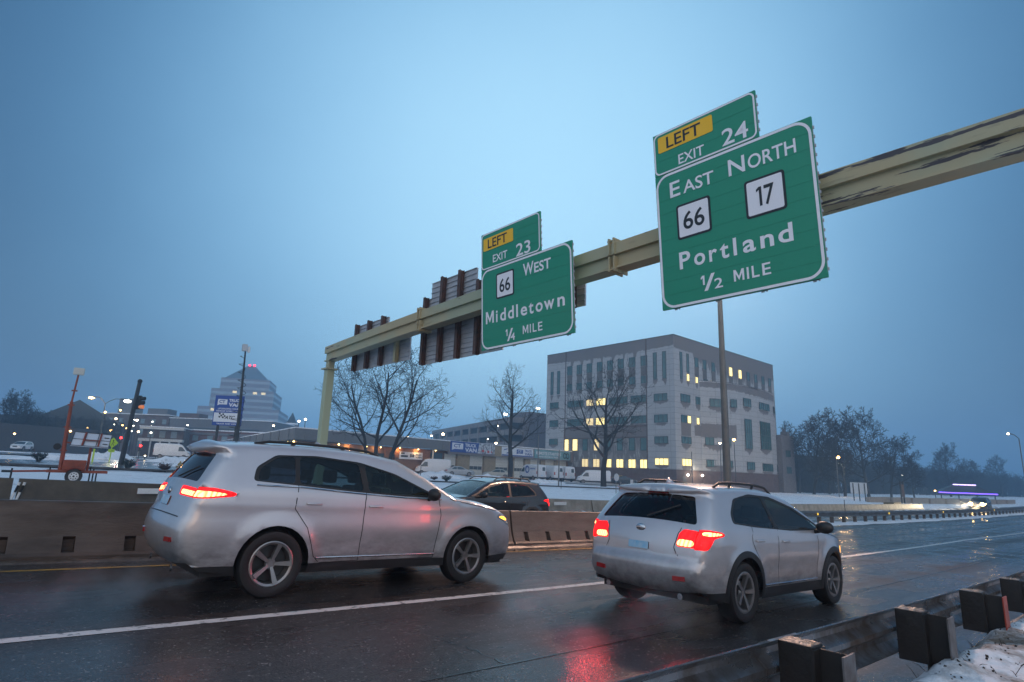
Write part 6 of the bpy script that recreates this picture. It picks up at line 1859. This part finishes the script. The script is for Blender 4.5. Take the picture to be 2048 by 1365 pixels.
# ================================================================== PARKED VEHICLES
zgf = lambda u, v: zg(u, v) + .13
def park(spec, paint, name, label, cat, px, py, d, heading, group=None, **k):
    p = gnd(px, py, d)
    return make_car(spec, dict(paint=paint, clad=M_TRIM, glass=G_SHOP, gfront=G_SHOP), name, label, cat, group, loc=(p.x, p.y), heading=heading, res=.16, detail=0, ground=zgf, **k)['e']
GV = "white vans parked at the shop"
SA = math.atan2(.1494, .98878)
M_SNOWCAP = M_SNOW
# origin of each is the rear bumper centre
park(VAN, P_VAN, "cargo_van", "large white cargo van facing left before the small white banner", "van", 900, 948, 93, 2.62, GV)
vA = park(VAN, P_VAN, "cargo_van", "white van with a round blue emblem, left end of the row of back doors", "van", 1083, 964, 97, 1.41, GV)
park(VAN, P_VAN, "cargo_van", "white van seen from behind in the middle of the row of back doors", "van", 1118, 966, 98, 1.41, GV)
park(VAN, P_VAN, "cargo_van", "white van seen from behind at the right end of the row by the pale column", "van", 1141, 967, 99, 1.36, GV)
v5 = park(VAN, P_VAN, "cargo_van", "white van facing left partly behind the broad bare tree trunk", "van", 1220, 969, 97, 2.42, GV); v5.scale = (1, 1, .86)
v6 = park(VAN, P_VAN, "cargo_van", "snow dusted white van facing right beyond the leaning signal pole", "van", 306, 913, 98, -.30, GV)
park(SEDAN, P_GREY, "sedan", "silver sedan parked facing right before the roller doors", "car", 889, 955, 91, -.5)
park(SEDAN, P_BEIGE, "sedan", "pale gold sedan parked facing left beside the bare tree trunk", "car", 1022, 957, 94, 2.45)
park(SEDAN, P_DARK, "sedan", "grey snow topped sedan parked right of the last white van", "car", 1225, 970, 100, -.35)
park(CUV, P_VAN, "parked_car", "snow covered white car facing us at the far left", "car", 55, 900, 99, -2.0)
# round emblem on the van
ve = vA
mb = MB(); W2 = 2.05 / 2 + .012
rg_o = [(.62 * math.cos(R(a)), .62 * math.sin(R(a))) for a in range(0, 360, 15)]; rg_i = [(.36 * math.cos(R(a)) + .06, .38 * math.sin(R(a))) for a in range(0, 360, 15)]
MX = Matrix.Translation((2.75, W2 + .02, 1.72)) @ rotM(Vector((-1, 0, 0)), Vector((0, 0, 1)), Vector((0, 1, 0)))
ring(mb, rg_o, rg_i, 0, 0, MX); put_text(mb, "encore", .95, .05, .26, 1.3, z=0, bold=.03, M=MX)
mb.build("emblem", M_BLUE, ve)

# ================================================================== STREET FURNITURE
M_POLE = mat("galvanised_pole", (.17, .165, .16), .5, metal=.3, var=.3, vscale=2)
M_DKPOLE = mat("dark_pole", (.045, .05, .055), .6, var=.3)
M_ORANGE = mat("orange_trailer_paint", (.26, .044, .014), .5, col2=(.12, .026, .016), vscale=4, thr=(.4, .8))
# tall lamp standard on the median barrier; head hidden by the Portland sign
lp = empty("street_lamp", (20.6, 11.25, zr(20.6))); tag(lp, "tall grey lamp standard rising behind the Portland sign", "street lamp")
MB().tube([(0, 0, .2), (0, 0, 3), (0, 0, 6), (-.05, -.02, 8.8), (-.1, -.06, 9.6)], [.155, .135, .115, .09, .08], 14).build("pole", M_POLE, lp, smooth=60)
MB().tube([(-.1, -.06, 9.5), (-.35, -.2, 9.9), (-.9, -.5, 10.05), (-1.5, -.85, 10.05)], [.05, .045, .04, .035], 8).build("arm", M_POLE, lp, smooth=60)
MB().bbox(-1.95, -1.35, -1.05, -.75, 9.95, 10.12, .05).build("lamp_head", M_POLE, lp)
MB().box(-1.88, -1.45, -1.0, -.80, 9.93, 9.949).build("lens", E_LAMPP, lp)
l_ = bpy.data.lights.new("lamp_light", 'SPOT'); l_.energy = 8000; l_.color = (1, .58, .40); l_.spot_size = R(118); l_.spot_blend = .6; l_.shadow_soft_size = .25
o = bpy.data.objects.new("lamp_light", l_); COL.objects.link(o); o.parent = lp; o.location = (-1.66, -.9, 9.9); o.rotation_euler = (Vector((1.66 - 9.5, .9 - 6.5, -10))).to_track_quat('-Z', 'Y').to_euler()
# twin arm lamp on the left
def twin():
    p = gnd(197, 893, 85); j = at(210.5, 808, 85); e = empty("street_lamp", p); tag(e, "twin armed street lamp with one orange and one white head at the left", "street lamp")
    J = j - p; a = at(183, 796, 85) - p; b = at(255, 803, 85) - p
    MB().tube([(0, 0, 0), J], [.10, .06], 8).build("pole", M_DKPOLE, e)
    for q, mt, nm in ((a, E_LAMPY, 0), (b, E_LAMPW, 1)):
        m1 = J.lerp(q, .45) + Vector((0, 0, .55)); m2 = J.lerp(q, .75) + Vector((0, 0, .35))
        MB().tube([J, J.lerp(q, .2) + Vector((0, 0, .35)), m1, m2, q], .045, 6).build("arm", M_DKPOLE, e)
        MB().ball(q, .24 if nm == 0 else .32, 0, 10, (1.5, 1, .6)).build("lamp_head", mt, e, smooth=180)
    g_ = pt_light(b - Vector((0, 0, .5)), 900, (1, .9, .7)); g_.parent = e
    g_ = pt_light(a - Vector((0, 0, .5)), 500, (1, .55, .25)); g_.parent = e
twin()
def lamp_post(px, py, d, mt, r_, label, group, base_py=None, arm=0.0, light=0, polem=None):
    t = at(px, py, d); bx, by = t.x - arm, t.y; z0 = zg(bx, by)
    e = empty("street_lamp", (bx, by, z0)); tag(e, label, "street lamp", group)
    hgt = t.z - z0
    if arm: pts = [(0, 0, 0), (0, 0, hgt - .2), (arm * .4, 0, hgt + .15), (arm, 0, hgt + .12)]
    else: pts = [(0, 0, 0), (0, 0, hgt - r_ * .8)]
    MB().tube(pts, .07 if d < 130 else .09, 6).build("pole", polem or M_DKPOLE, e)
    MB().ball((arm, 0, hgt), r_, 0, 10, (1, 1, .8)).build("lamp_head", mt, e, smooth=180)
    if light:
        g_ = pt_light((arm, 0, hgt - r_ - .15), light, (1, .62, .28)); g_.parent = e
GLP = "small street lamps among the town buildings"
for i, (px, py, d, mt, r_) in enumerate(((210, 825, 120, E_LAMPY, .26), (232, 838, 130, E_LAMPP, .24), (229, 849, 140, E_LAMPW, .2), (222, 861, 120, E_LAMPY, .22), (241, 821, 150, E_LAMPY, .24), (245, 851, 130, E_LAMPY, .22), (254, 857, 125, E_LAMPY, .2),
        (274, 841, 150, E_LAMPP, .34), (269, 840, 160, E_LAMPW, .2), (267, 852, 150, E_LAMPW, .18), (264, 863, 150, E_LAMPW, .18), (277, 864, 130, E_LAMPP, .26), (302, 866, 120, E_LAMPW, .22), (305, 844, 170, E_LAMPW, .24), (303, 853, 170, E_LAMPW, .22),
        (141, 863, 110, E_LAMPY, .20), (175, 857, 120, E_LAMPY, .2), (29, 868, 100, E_LAMPY, .18), (375, 851, 160, E_LAMPW, .24), (316, 888, 110, E_LAMPP, .18), (290, 912, 80, E_LAMPP, .10), (547, 852, 150, E_LAMPP, .28), (598, 843, 130, E_LAMPP, .26), (611, 839, 135, E_LAMPP, .30))):
    r_ *= .78 if mt is E_LAMPW else .92
    where = "left of the leaning signal pole" if px < 250 else ("right of the leaning signal pole" if px < 330 else "by the far tower and turret")
    lamp_post(px, py, d, mt, r_, "small glowing street lamp among the buildings " + where, GLP + (" a" if px < 250 else (" b" if px < 330 else " c")))
GS = "lamps showing over the shop roof"
for px, py, d, mt, r_ in ((816, 875, 140, E_LAMPP, .24), (863, 872, 150, E_LAMPP, .22), (886, 869, 140, E_LAMPP, .34), (992, 887, 130, E_LAMPP, .26)):
    lamp_post(px, py, d, mt, r_, "glowing lamp showing just above the snowy shop roof", GS)
for px, py, d, lab in ((1011, 829, 150, "twin lamp cluster over the parking garage top"), (1076, 817, 152, "twin lamp cluster over the garage stair tower")):
    t = at(px, py, d); e = empty("street_lamp", (t.x, t.y, zg(t.x, t.y))); tag(e, lab, "street lamp"); hz_ = t.z - zg(t.x, t.y)
    MB().tube([(0, 0, 0), (0, 0, hz_ - .2)], .08, 6).build("pole", M_DKPOLE, e)
    for dx in (-.35, .35): MB().ball((dx, 0, hz_), .24).build("lamp_head", E_LAMPP, e, smooth=180)
lamp_post(1468, 880, 105, E_LAMPY, .26, "orange lamp glowing right of the tall lamp standard", "lamps in front of the office block x", light=260)
lamp_post(1440, 887, 105, E_LAMPP, .2, "pale lamp glowing just left of the tall lamp standard", "lamps in front of the office block y")
lamp_post(1676, 915, 110, E_LAMPY, .30, "orange street lamp before the bare trees right of the office block", "lamp posts right x", arm=.9, light=700, polem=M_POLE)
lamp_post(2016, 868, 90, E_LAMPP, .16, "street lamp on a long arm at the right edge of the view", "lamp posts right y", arm=-8.5, light=0, polem=M_POLE)
lamp_post(1805, 951, 150, E_LAMPW, .14, "tiny white lamp among the trees right of the blank sign back", "lamp posts right z")
lamp_post(1870, 982, 130, E_LAMPY, .16, "low orange lamp left of the purple lit pavilion", "lamp posts right w")
lamp_post(1551, 905, 134, E_LAMPY, .16, "orange lamp at the corner of the office annexe", "lamp posts right v", light=400)
# pale slim poles before the shop and office
for px, ty, by, d, r_, lab in ((1075, 868, 962, 84, .09, "slim pale pole in front of the teal banner"), (1117, 900, 978, 68, .09, "slim grey pole right of the row of white vans"), (1385, 903, 972, 90, .09, "slim warm lit pole before the office entrance")):
    p = gnd(px, by, d); t = at(px - (by - ty) * (px - 1222) / 5400 * -0, ty, d)
    o = MB().tube([(0, 0, -.2), (0, 0, t.z - p.z)], [r_, r_ * .7], 8).build("slim_pole", M_POLE, loc=p); tag(o, lab, "pole")
# leaning signal pole with a three lamp head
sp_ = gnd(243, 919, 50); tp = at(280, 763, 50) - sp_
e = empty("signal_pole", sp_); tag(e, "thick leaning dark pole carrying a traffic signal head", "traffic signal")
MB().tube([(0, 0, -.2), tp], [.21, .15], 12).build("pole", M_DKPOLE, e, smooth=60); MB().ball(tp, .19).build("cap", M_BLK, e, smooth=180)
hd = MB(); ax = tp.normalized()
q0 = tp * .70
M_SIG = mat("signal_housing", (.02, .02, .02), .5)
hx = Vector((.8, -.6, 0)).normalized()
hb = [q0 + ax * (k * .36) + hx * .33 for k in range(3)]
hd.bar(q0 + hx * .30 - ax * .2, q0 + hx * .30 + ax * .95, .28, .30); h_ = hd.build("signal_head", M_SIG, e)
for k, c in enumerate(hb):
    v_ = MB(); v_.tube([c + hx * .12, c + hx * .42], [.15, .16], 10, cap=False); v_.ball(c + hx * .13, .13, 0, 10); v_.build("visor", M_SIG if k else mat("lit_visor", (.3, .12, .05), .5, emit=(1, .3, .1), es=.5), h_, smooth=60)
MB().tube([q0 - ax * .1, q0 + hx * .3 - ax * .1], .04, 6).tube([q0 + ax * .8, q0 + hx * .3 + ax * .8], .04, 6).build("bracket", M_SIG, e)
# red traffic lights down the street
E_RED = emis("red_signal", (1, .02, .02), 12)
for px, py, d, lab in ((242, 876, 95, "red traffic light left of the leaning signal pole"), (281, 892, 90, "red traffic light before the pale porch")):
    t = at(px, py, d); z0 = zg(t.x, t.y); e = empty("traffic_light", (t.x, t.y, z0)); tag(e, lab, "traffic light"); hh = t.z - z0
    MB().tube([(0, .2, 0), (0, .2, hh - .5)], .07, 6).build("pole", M_DKPOLE, e); MB().bbox(-.18, .18, -.05, .25, hh - .85, hh + .25, .03).build("housing", M_SIG, e)
    MB().ball((0, -.1, hh), .17).build("red_lamp", E_RED, e, smooth=180)
# pedestrian warning sign
M_FLUO = mat("fluorescent_yellow_green", (.42, .62, .03), .5, emit=(.5, .75, .03), es=.08)
p = gnd(221, 910, 62); e = empty("crossing_sign", p, R(20)); tag(e, "yellow green diamond pedestrian crossing sign with an arrow plate", "road sign")
hh = at(228, 886, 62).z - p.z
MB().bbox(-.05, .05, -.03, .03, -.2, hh + .3, .01).build("post", M_FLUO, e)
MB().add([(.0, -.05, hh - .55), (.55, -.05, hh), (0, -.05, hh + .55), (-.55, -.05, hh), (0, -.04, hh - .55), (.55, -.04, hh), (0, -.04, hh + .55), (-.55, -.04, hh)], [(0, 1, 2, 3), (7, 6, 5, 4), (0, 4, 5, 1), (1, 5, 6, 2), (2, 6, 7, 3), (3, 7, 4, 0)]).build("diamond_plate", M_FLUO, e)
mb = MB(); mb.ball((.02, -.06, hh + .25), .07, 0, 8, (1, .2, 1)); mb.bar((.02, -.06, hh + .18), (-.02, -.06, hh - .05), .1, .02); mb.bar((-.02, -.06, hh - .05), (.14, -.06, hh - .30), .06, .02); mb.bar((-.02, -.06, hh - .05), (-.15, -.06, hh - .28), .06, .02); mb.bar((.02, -.06, hh + .12), (.18, -.06, hh), .045, .02); mb.build("walker_symbol", M_BLK, e)
MB().box(-.32, .32, -.05, -.04, hh - .98, hh - .66).build("arrow_plate", M_FLUO, e); mb = MB(); mb.bar((.2, -.06, hh - .72), (-.12, -.06, hh - .9), .05, .02); mb.build("arrow", M_BLK, e)
o = MB().bbox(-.07, .07, -.02, .02, -.1, 1.3, .01).build("marker_post", M_FLUO, loc=gnd(186, 915, 55)); tag(o, "short yellow green marker post beside the orange trailer mast", "marker post")

# CCTV mast
p = gnd(470, 925, 40); tp = at(491, 702, 40) - p; bp_ = Vector((0, 0, 0))
e = empty("camera_mast", p); tag(e, "thin mast wrapped in a coiled black cable with a camera box on top", "camera mast")
mid = tp * .55
MB().tube([(0, 0, -.2), mid, tp], [.17, .10, .05], 10).build("pole", M_DKPOLE, e, smooth=60)
mb = MB(); pts = []
rc = random.Random(2)
for k in range(160):
    t = k / 159; c = tp * (.30 + .66 * t); r_ = (.42 - .26 * t) * (1 + .3 * math.sin(k * .37)); a = k * .42
    pts.append(c + Vector((math.cos(a) * r_ - .08, math.sin(a) * r_, .10 * math.sin(a))))
mb.tube(pts, .017, 5); mb.build("coiled_cable", M_BLK, e, smooth=180)
MB().bbox(tp.x - .24, tp.x + .06, tp.y - .2, tp.y + .1, tp.z - .05, tp.z + .42, .03).build("equipment_box", mat("pale_equipment_box", (.45, .46, .47), .5), e)
mb = MB(); mb.ball((tp.x + .18, tp.y - .1, tp.z - .02), .11); mb.tube([(tp.x + .18, tp.y - .1, tp.z + .08), (tp.x + .18, tp.y - .1, tp.z + .3)], [.10, .07], 10); mb.build("dome_camera", M_WHT, e, smooth=60)
# billboard on two posts
bl_ = at(424, 846, 48); br_ = at(479, 857, 48); tl_ = at(430, 785, 48); 
d = Vector((br_.x - bl_.x, br_.y - bl_.y, 0)); wB = d.length; d.normalize(); hB = tl_.z - bl_.z
zb0 = (bl_.z + br_.z) / 2
MxB = Matrix.Translation((bl_.x, bl_.y, zb0)) @ rotM(d, Vector((0, 0, 1)), d.cross(Vector((0, 0, 1))))
e = empty("billboard", M=MxB); tag(e, "blue and white CT TRUCK VAN billboard on two dark posts", "billboard")
MB().box(0, wB, 0, hB, -.22, 0).build("board", M_BLUE, e)
mb = MB(); flat(mb, [(.06, .28), (wB - .06, .28), (wB - .06, hB * .42), (.06, hB * .42)], .006); pn = mb.build("white_panel", M_BWHT, e)
mb = MB(); put_text(mb, "TRUCK", wB * .50, hB * .80, .22, wB * .46, bold=.035); put_text(mb, "VAN", wB * .50, hB * .64, .30, wB * .44, bold=.04)
put_text(mb, "UPGRADING YOUR", wB * .14, hB * .535, .12, wB * .74, bold=.02); put_text(mb, "VEHICLES WORLDWIDE", wB * .08, hB * .455, .12, wB * .84, bold=.02)
put_text(mb, "TRUCK AND VAN", wB * .15, .08, .11, wB * .7, bold=.02); mb.build("lettering", M_BWHT, e)
balloon(e, wB * .10, hB * .70, wB * .34, hB * .17, M_BWHT, M_BLUE, .24)
mb = MB()
for i in range(4):
    for j in range(3):
        if (i + j) % 2 == 0:
            x = wB * .20 + i * .14; y = hB * .26 + j * .13 - i * .02; flat(mb, [(x, y), (x + .14, y - .02), (x + .14, y + .11), (x, y + .13)], .012)
put_text(mb, "ATC", wB * .42, hB * .22, .26, wB * .34, z=.012, bold=.03, slant=.25); mb.build("chequered_flag", M_BLK, pn)
for x in (wB * .20, wB * .86): MB().box(x - .08, x + .08, -zb0 + zg(bl_.x, bl_.y) - .3, .0, -.18, -.04).build("post", M_DKPOLE, e)

# solar trailer
tz = zg(3.1, 24.4); e = empty("solar_trailer", (3.0, 24.4, .30), R(-6)); tag(e, "orange trailer with a tilted solar panel and a tall mast ending in a white box", "trailer")
def tl2(px, py, d=23.2):   # helper point in trailer-local coordinates
    return e_inv @ at(px, py, d)
bpy.context.view_layer.update(); e_inv = e.matrix_world.inverted()
wc_ = tl2(147, 953); wy = wc_.y
MB().bbox(wc_.x - .9, wc_.x + 1.1, wy + .25, wy + .35, wc_.z + .12, wc_.z + .22, .01).bbox(wc_.x - .9, wc_.x + 1.1, wy + 1.2, wy + 1.3, wc_.z + .12, wc_.z + .22, .01).box(wc_.x - .9, wc_.x - .8, wy + .35, wy + 1.2, wc_.z + .12, wc_.z + .22).build("chassis", M_ORANGE, e)
a = tl2(20, 942); MB().tube([(a.x, wy + .7, a.z), (wc_.x - .8, wy + .7, wc_.z + .17)], .04, 8).build("drawbar", M_ORANGE, e)
MB().tube([(a.x + .1, wy + .7, a.z - .35), (a.x + .1, wy + .7, a.z + .12)], .035, 6).tube([(a.x - .2, wy + .7, a.z), (a.x + .12, wy + .7, a.z)], .05, 6).build("hitch_jack", M_BLK, e)
tyre = MB().lathe([(.17, -.09), (.27, -.10), (.29, -.06), (.29, .06), (.27, .10), (.17, .09)], 24, closed=True)
Mw = Matrix.Translation((wc_.x, wy, wc_.z)) @ Matrix.Rotation(R(90), 4, 'X')
wt = tyre.build("wheel", M_TYRE, e, smooth=40, M=Mw)
q = MB().lathe([(.175, .085), (.15, .05), (.11, .06), (.05, .07), (.001, .07)], 20)
rm = q.build("rim", M_WHT, wt, smooth=50)
mb = MB()
for k in range(8): mb.ball((.105 * math.cos(k * .785), .105 * math.sin(k * .785), .068), .024, 0, 6, (1, 1, .4))
mb.ball((0, 0, .07), .04, 0, 8, (1, 1, .5)); mb.build("rim_holes", M_BLK, rm)
vs_f = []; mbf = MB()
for k in range(13):
    an = math.pi * k / 12; 
    for yy in (-.14, .14): vs_f.append((wc_.x + .36 * math.cos(an), wy + yy, wc_.z + .02 + .36 * math.sin(an)))
mbf.add(vs_f, [(2 * k, 2 * k + 1, 2 * k + 3, 2 * k + 2) for k in range(12)]); mbf.build("mudguard", M_BLK, e)
MB().bbox(wc_.x - .42, wc_.x + .34, wy + .3, wy + 1.1, wc_.z + .22, wc_.z + .62, .03).build("battery_box", M_ORANGE, e)
m0 = tl2(120, 940); m1 = tl2(143, 800); m2 = tl2(157, 742)
m0.y = m1.y = m2.y = wy + .6
MB().tube([m0, m1], [.085, .06], 8).tube([m1, m2], .035, 8).build("mast", M_ORANGE, e, smooth=60)
for c, w_ in ((m0.lerp(m1, .28), .24), (m0.lerp(m1, .62), .24), (m0.lerp(m1, .95), .24), (m1.lerp(m2, .4), .2)):
    MB().cbox(c, (w_, .14, .05)).build("mast_collar", M_ORANGE, e)
MB().bbox(m2.x - .19, m2.x + .19, m2.y - .1, m2.y + .1, m2.z - .02, m2.z + .27, .04).build("sensor_box", mat("dirty_white_box", (.50, .50, .46), .5), e)
mb = MB(); c = m0.lerp(m1, .33); mb.lathe([(.0, -.04), (.13, -.04), (.13, .04), (.0, .04)], 14, 0, Matrix.Translation((c.x - .22, c.y, c.z)) @ Matrix.Rotation(R(90), 4, 'X')); mb.bar((c.x - .2, c.y, c.z), c, .03, .03); mb.build("winch", M_BLK, e)
# panel frame
s0 = tl2(174, 945); s1 = tl2(183, 895); s0.y = s1.y = wy + .6
b0 = m0.lerp(m1, .40)
mb = MB(); mb.tube([s0, s1], .05, 8); mb.bar(b0, (s1.x, s1.y, b0.z + (s1.z - b0.z) * .2 - .05), .06, .06)
mb.build("panel_stand", M_ORANGE, e)
P00 = tl2(140, 891); P10 = tl2(219, 896); P01 = tl2(150, 863); P11 = tl2(229, 869)
for p_ in (P00, P10): p_.y = wy + .25
for p_ in (P01, P11): p_.y = wy + 1.0
nrm = (P10 - P00).cross(P01 - P00).normalized() * .02
mb = MB(); mb.add([P00 - nrm, P10 - nrm, P11 - nrm, P01 - nrm, P00 + nrm, P10 + nrm, P11 + nrm, P01 + nrm], [(0, 3, 2, 1), (4, 5, 6, 7), (0, 1, 5, 4), (1, 2, 6, 5), (2, 3, 7, 6), (3, 0, 4, 7)])
sp = mb.build("solar_panel", mat("panel_back_sheet", (.58, .60, .65), .45), e)
mb = MB()
def pp(s, t): return P00.lerp(P10, s).lerp(P01.lerp(P11, s), t)
nn = nrm.normalized()
sg = 1 if nn.y < 0 else -1
of = nn * .03 * sg
for s in (0, .33, .66, 1): mb.bar(pp(s, 0) + of, pp(s, 1) + of, .022, .02)
for t in (0, .48, 1): mb.bar(pp(0, t) + of, pp(1, t) + of, .022, .02)
mb.build("panel_frame", M_DKPOLE, sp)
mb = MB()
for s in (.30, .72): mb.bar(pp(s, -.02) + of * 2, pp(s, .98) + of * 2, .06, .03)
mb.bar(pp(.30, .38) + of * 2.2, pp(.72, .38) + of * 2.2, .08, .03); mb.build("panel_bracket", M_ORANGE, sp)
mb = MB()
for t in (.22, .72): mb.bar(pp(.82, t) + of, pp(.95, t) + of, .09, .03)
mb.build("junction_box", M_BLK, sp)
for px, py in ((180, 950), (192, 960), (98, 950), (186, 955)):
    q = tl2(px, py); q.y = wy + .5; MB().tube([(q.x, q.y, -.1), (q.x, q.y, q.z + .3)], .03, 6).build("stabiliser_leg", M_BLK, e)

# hydrant
p = gnd(359, 938, 42); e = empty("fire_hydrant", p); tag(e, "small yellow fire hydrant in the snow left of the silver SUV roof", "hydrant")
M_HYD = mat("hydrant_yellow", (.22, .17, .04), .6)
MB().lathe([(.17, 0), (.17, .06), (.12, .07), (.115, .52), (.17, .54), (.17, .6), (.12, .66), (.05, .74), (.04, .82), (.001, .82)], 14).build("barrel", M_HYD, e, smooth=40)
MB().tube([(-.24, 0, .42), (.24, 0, .42)], .075, 10).tube([(0, -.24, .40), (0, 0, .40)], .09, 10).build("outlet", M_HYD, e, smooth=40)
# small signs in the snow before the office
def small_sign(px, ty, by, d, shape, label, mt):
    p = gnd(px, by, d); h = at(px, ty, d).z - p.z; e = empty("small_sign", p); tag(e, label, "road sign")
    MB().bbox(-.03, .03, -.02, .02, -.2, h, .006).build("post", M_DKPOLE if shape != 'o' else M_POLE, e)
    if shape == 'o': MB().lathe([(.001, 0), (.30, 0), (.31, .02), (.30, .04), (.001, .04)], 20, 0, Matrix.Translation((0, -.03, h - .2)) @ Matrix.Rotation(R(90), 4, 'X')).build("plate", mt, e)
    elif shape == 'r': MB().bbox(-.2, .2, -.04, -.025, h - .5, h, .006).build("plate", mt, e)
small_sign(1232, 950, 983, 48, 'o', "round sign seen from behind on a slim post before the office block", M_ALU); small_sign(1239, 962, 982, 55, 'p', "thin dark stake right of the round sign", M_ALU)
small_sign(1263, 960, 985, 50, 'r', "small rectangular sign near the hatchback roof", M_ALU); small_sign(1122, 962, 980, 56, 'p', "thin red topped stake before the white vans", M_ALU); small_sign(840, 925, 962, 62, 'p', "thin stake before the large white van", M_ALU)

# ---- right side: blank sign back, brown sign, walls, cushion, pavilion
p = gnd(1717, 1003, 80); e = empty("blank_road_sign", p); tag(e, "large blank pale sign back on three dark posts", "road sign")
a = at(1702, 989, 80) - p; b = at(1735, 987, 80) - p; t = at(1700, 965, 80) - p
dd = (b - a); dd.z = 0; wS = dd.length; dd.normalize(); zS = (a.z + b.z) / 2
Mx = Matrix.Translation((a.x, a.y, 0)) @ rotM(dd, Vector((0, 0, 1)), dd.cross(Vector((0, 0, 1))))
MB().box(0, wS, zS, t.z, -.03, 0).build("panel", mat("pale_sign_back", (.50, .53, .56), .5, var=.08), e, M=Mx)
for x in (.35, wS / 2, wS - .35): MB().box(x - .05, x + .05, -.6, t.z - .1, .0, .08).build("post", M_DKPOLE, e, M=Mx)
p = gnd(1807, 1008, 78); e = empty("brown_sign", p); tag(e, "narrow brown sign on two tall posts", "road sign")
for x in (-.55, .55): MB().bbox(x - .08, x + .08, -.08, .08, -.3, 2.9, .01).build("post", M_DKPOLE, e)
MB().box(-.5, .5, -.10, -.06, .9, 2.5).build("panel", M_BASEBR, e)
# lit length of far barrier end with crash cushion
M_WALLC = mat("retaining_concrete", (.30, .25, .21), .7, var=.25)
o = MB()
for k in range(10):
    u0 = 86 + k * 8; o.box(u0, u0 + 7.9, 27.6 - .25 * k, 28.0 - .25 * k, -2, -.05 - .05 * k)
tag(o.build("retaining_wall", M_WALLC), "long low concrete retaining wall below the snowy bank on the right", "wall")
e = empty("crash_cushion", (77.5, 22.2, zr(77))); tag(e, "ribbed crash cushion at the end of the far barrier", "crash cushion")
MB().bbox(-2.5, 0, -.45, .55, -.1, 1.0, .03).build("backup_block", mat("cushion_timber", (.20, .15, .09), .7, var=.3), e)
for k in range(6): MB().tube([(.5 + k * .75, 0, 0), (.5 + k * .75, 0, .85)], .34, 14).build("barrel", M_ALU, e, smooth=40)
# pavilion with violet strip lights
E_VIO = emis("violet_strip", (.20, .09, 1.0), 3.0); E_VIO2 = emis("pale_violet_strip", (.66, .50, 1.0), 3.0)
p = gnd(1930, 1005, 160); e = empty("pavilion", M=Matrix.Translation(p) @ Matrix.Rotation(R(-62), 4, 'Z')); tag(e, "low pavilion outlined by violet strip lights in the distance", "pavilion")
hE = at(1930, 987, 160).z - p.z; hT = at(1930, 971, 160).z - p.z
MB().add([(-6.5, -3, hE), (6.5, -3, hE), (6.5, 4, hE), (-6.5, 4, hE), (-2.2, 0, hT), (2.8, 0, hT), (2.8, 1, hT), (-2.2, 1, hT)], [(0, 1, 5, 4), (1, 2, 6, 5), (2, 3, 7, 6), (3, 0, 4, 7), (4, 5, 6, 7), (3, 2, 1, 0)]).build("roof", mat("pavilion_roof", (.03, .03, .035), .6), e)
MB().box(-6.55, 6.55, -3.12, -3.0, hE - .1, hE + .16).build("strip_light", E_VIO, e); MB().box(-2.3, 2.9, -.16, -.04, hT - .02, hT + .24).build("strip_light", E_VIO2, e); MB().box(6.5, 6.6, -3, 4, hE - .1, hE + .12).build("strip_light", E_VIO, e)
for x in (-6, -2, 2, 6): MB().box(x - .12, x + .12, -2.8, -2.6, -.3, hE).build("post", M_DKPOLE, e)
# thin stake with lamp near lit wall
o = MB().tube([(0, 0, 0), (0, 0, 1.3)], .03, 6).build("marker_stake", M_DKPOLE, loc=(55, 19.6, zr(55))); tag(o, "thin dark marker stake before the brightly lit barrier", "marker post")
# ================================================================== HAZE
hz = MB().box(-260, 900, -160, 900, -3, 68).build("haze", bpy.data.materials.new("haze"))
M = hz.data.materials[0]; M.use_nodes = True
n = M.node_tree.nodes; L = M.node_tree.links; n.clear()
o_ = n.new("ShaderNodeOutputMaterial"); pv = n.new("ShaderNodeVolumePrincipled")
pv.inputs["Color"].default_value = (.50, .76, 1.0, 1); pv.inputs["Density"].default_value = 0.0015; pv.inputs["Anisotropy"].default_value = .55
L.new(pv.outputs[0], o_.inputs["Volume"])
kind(hz, "stuff")
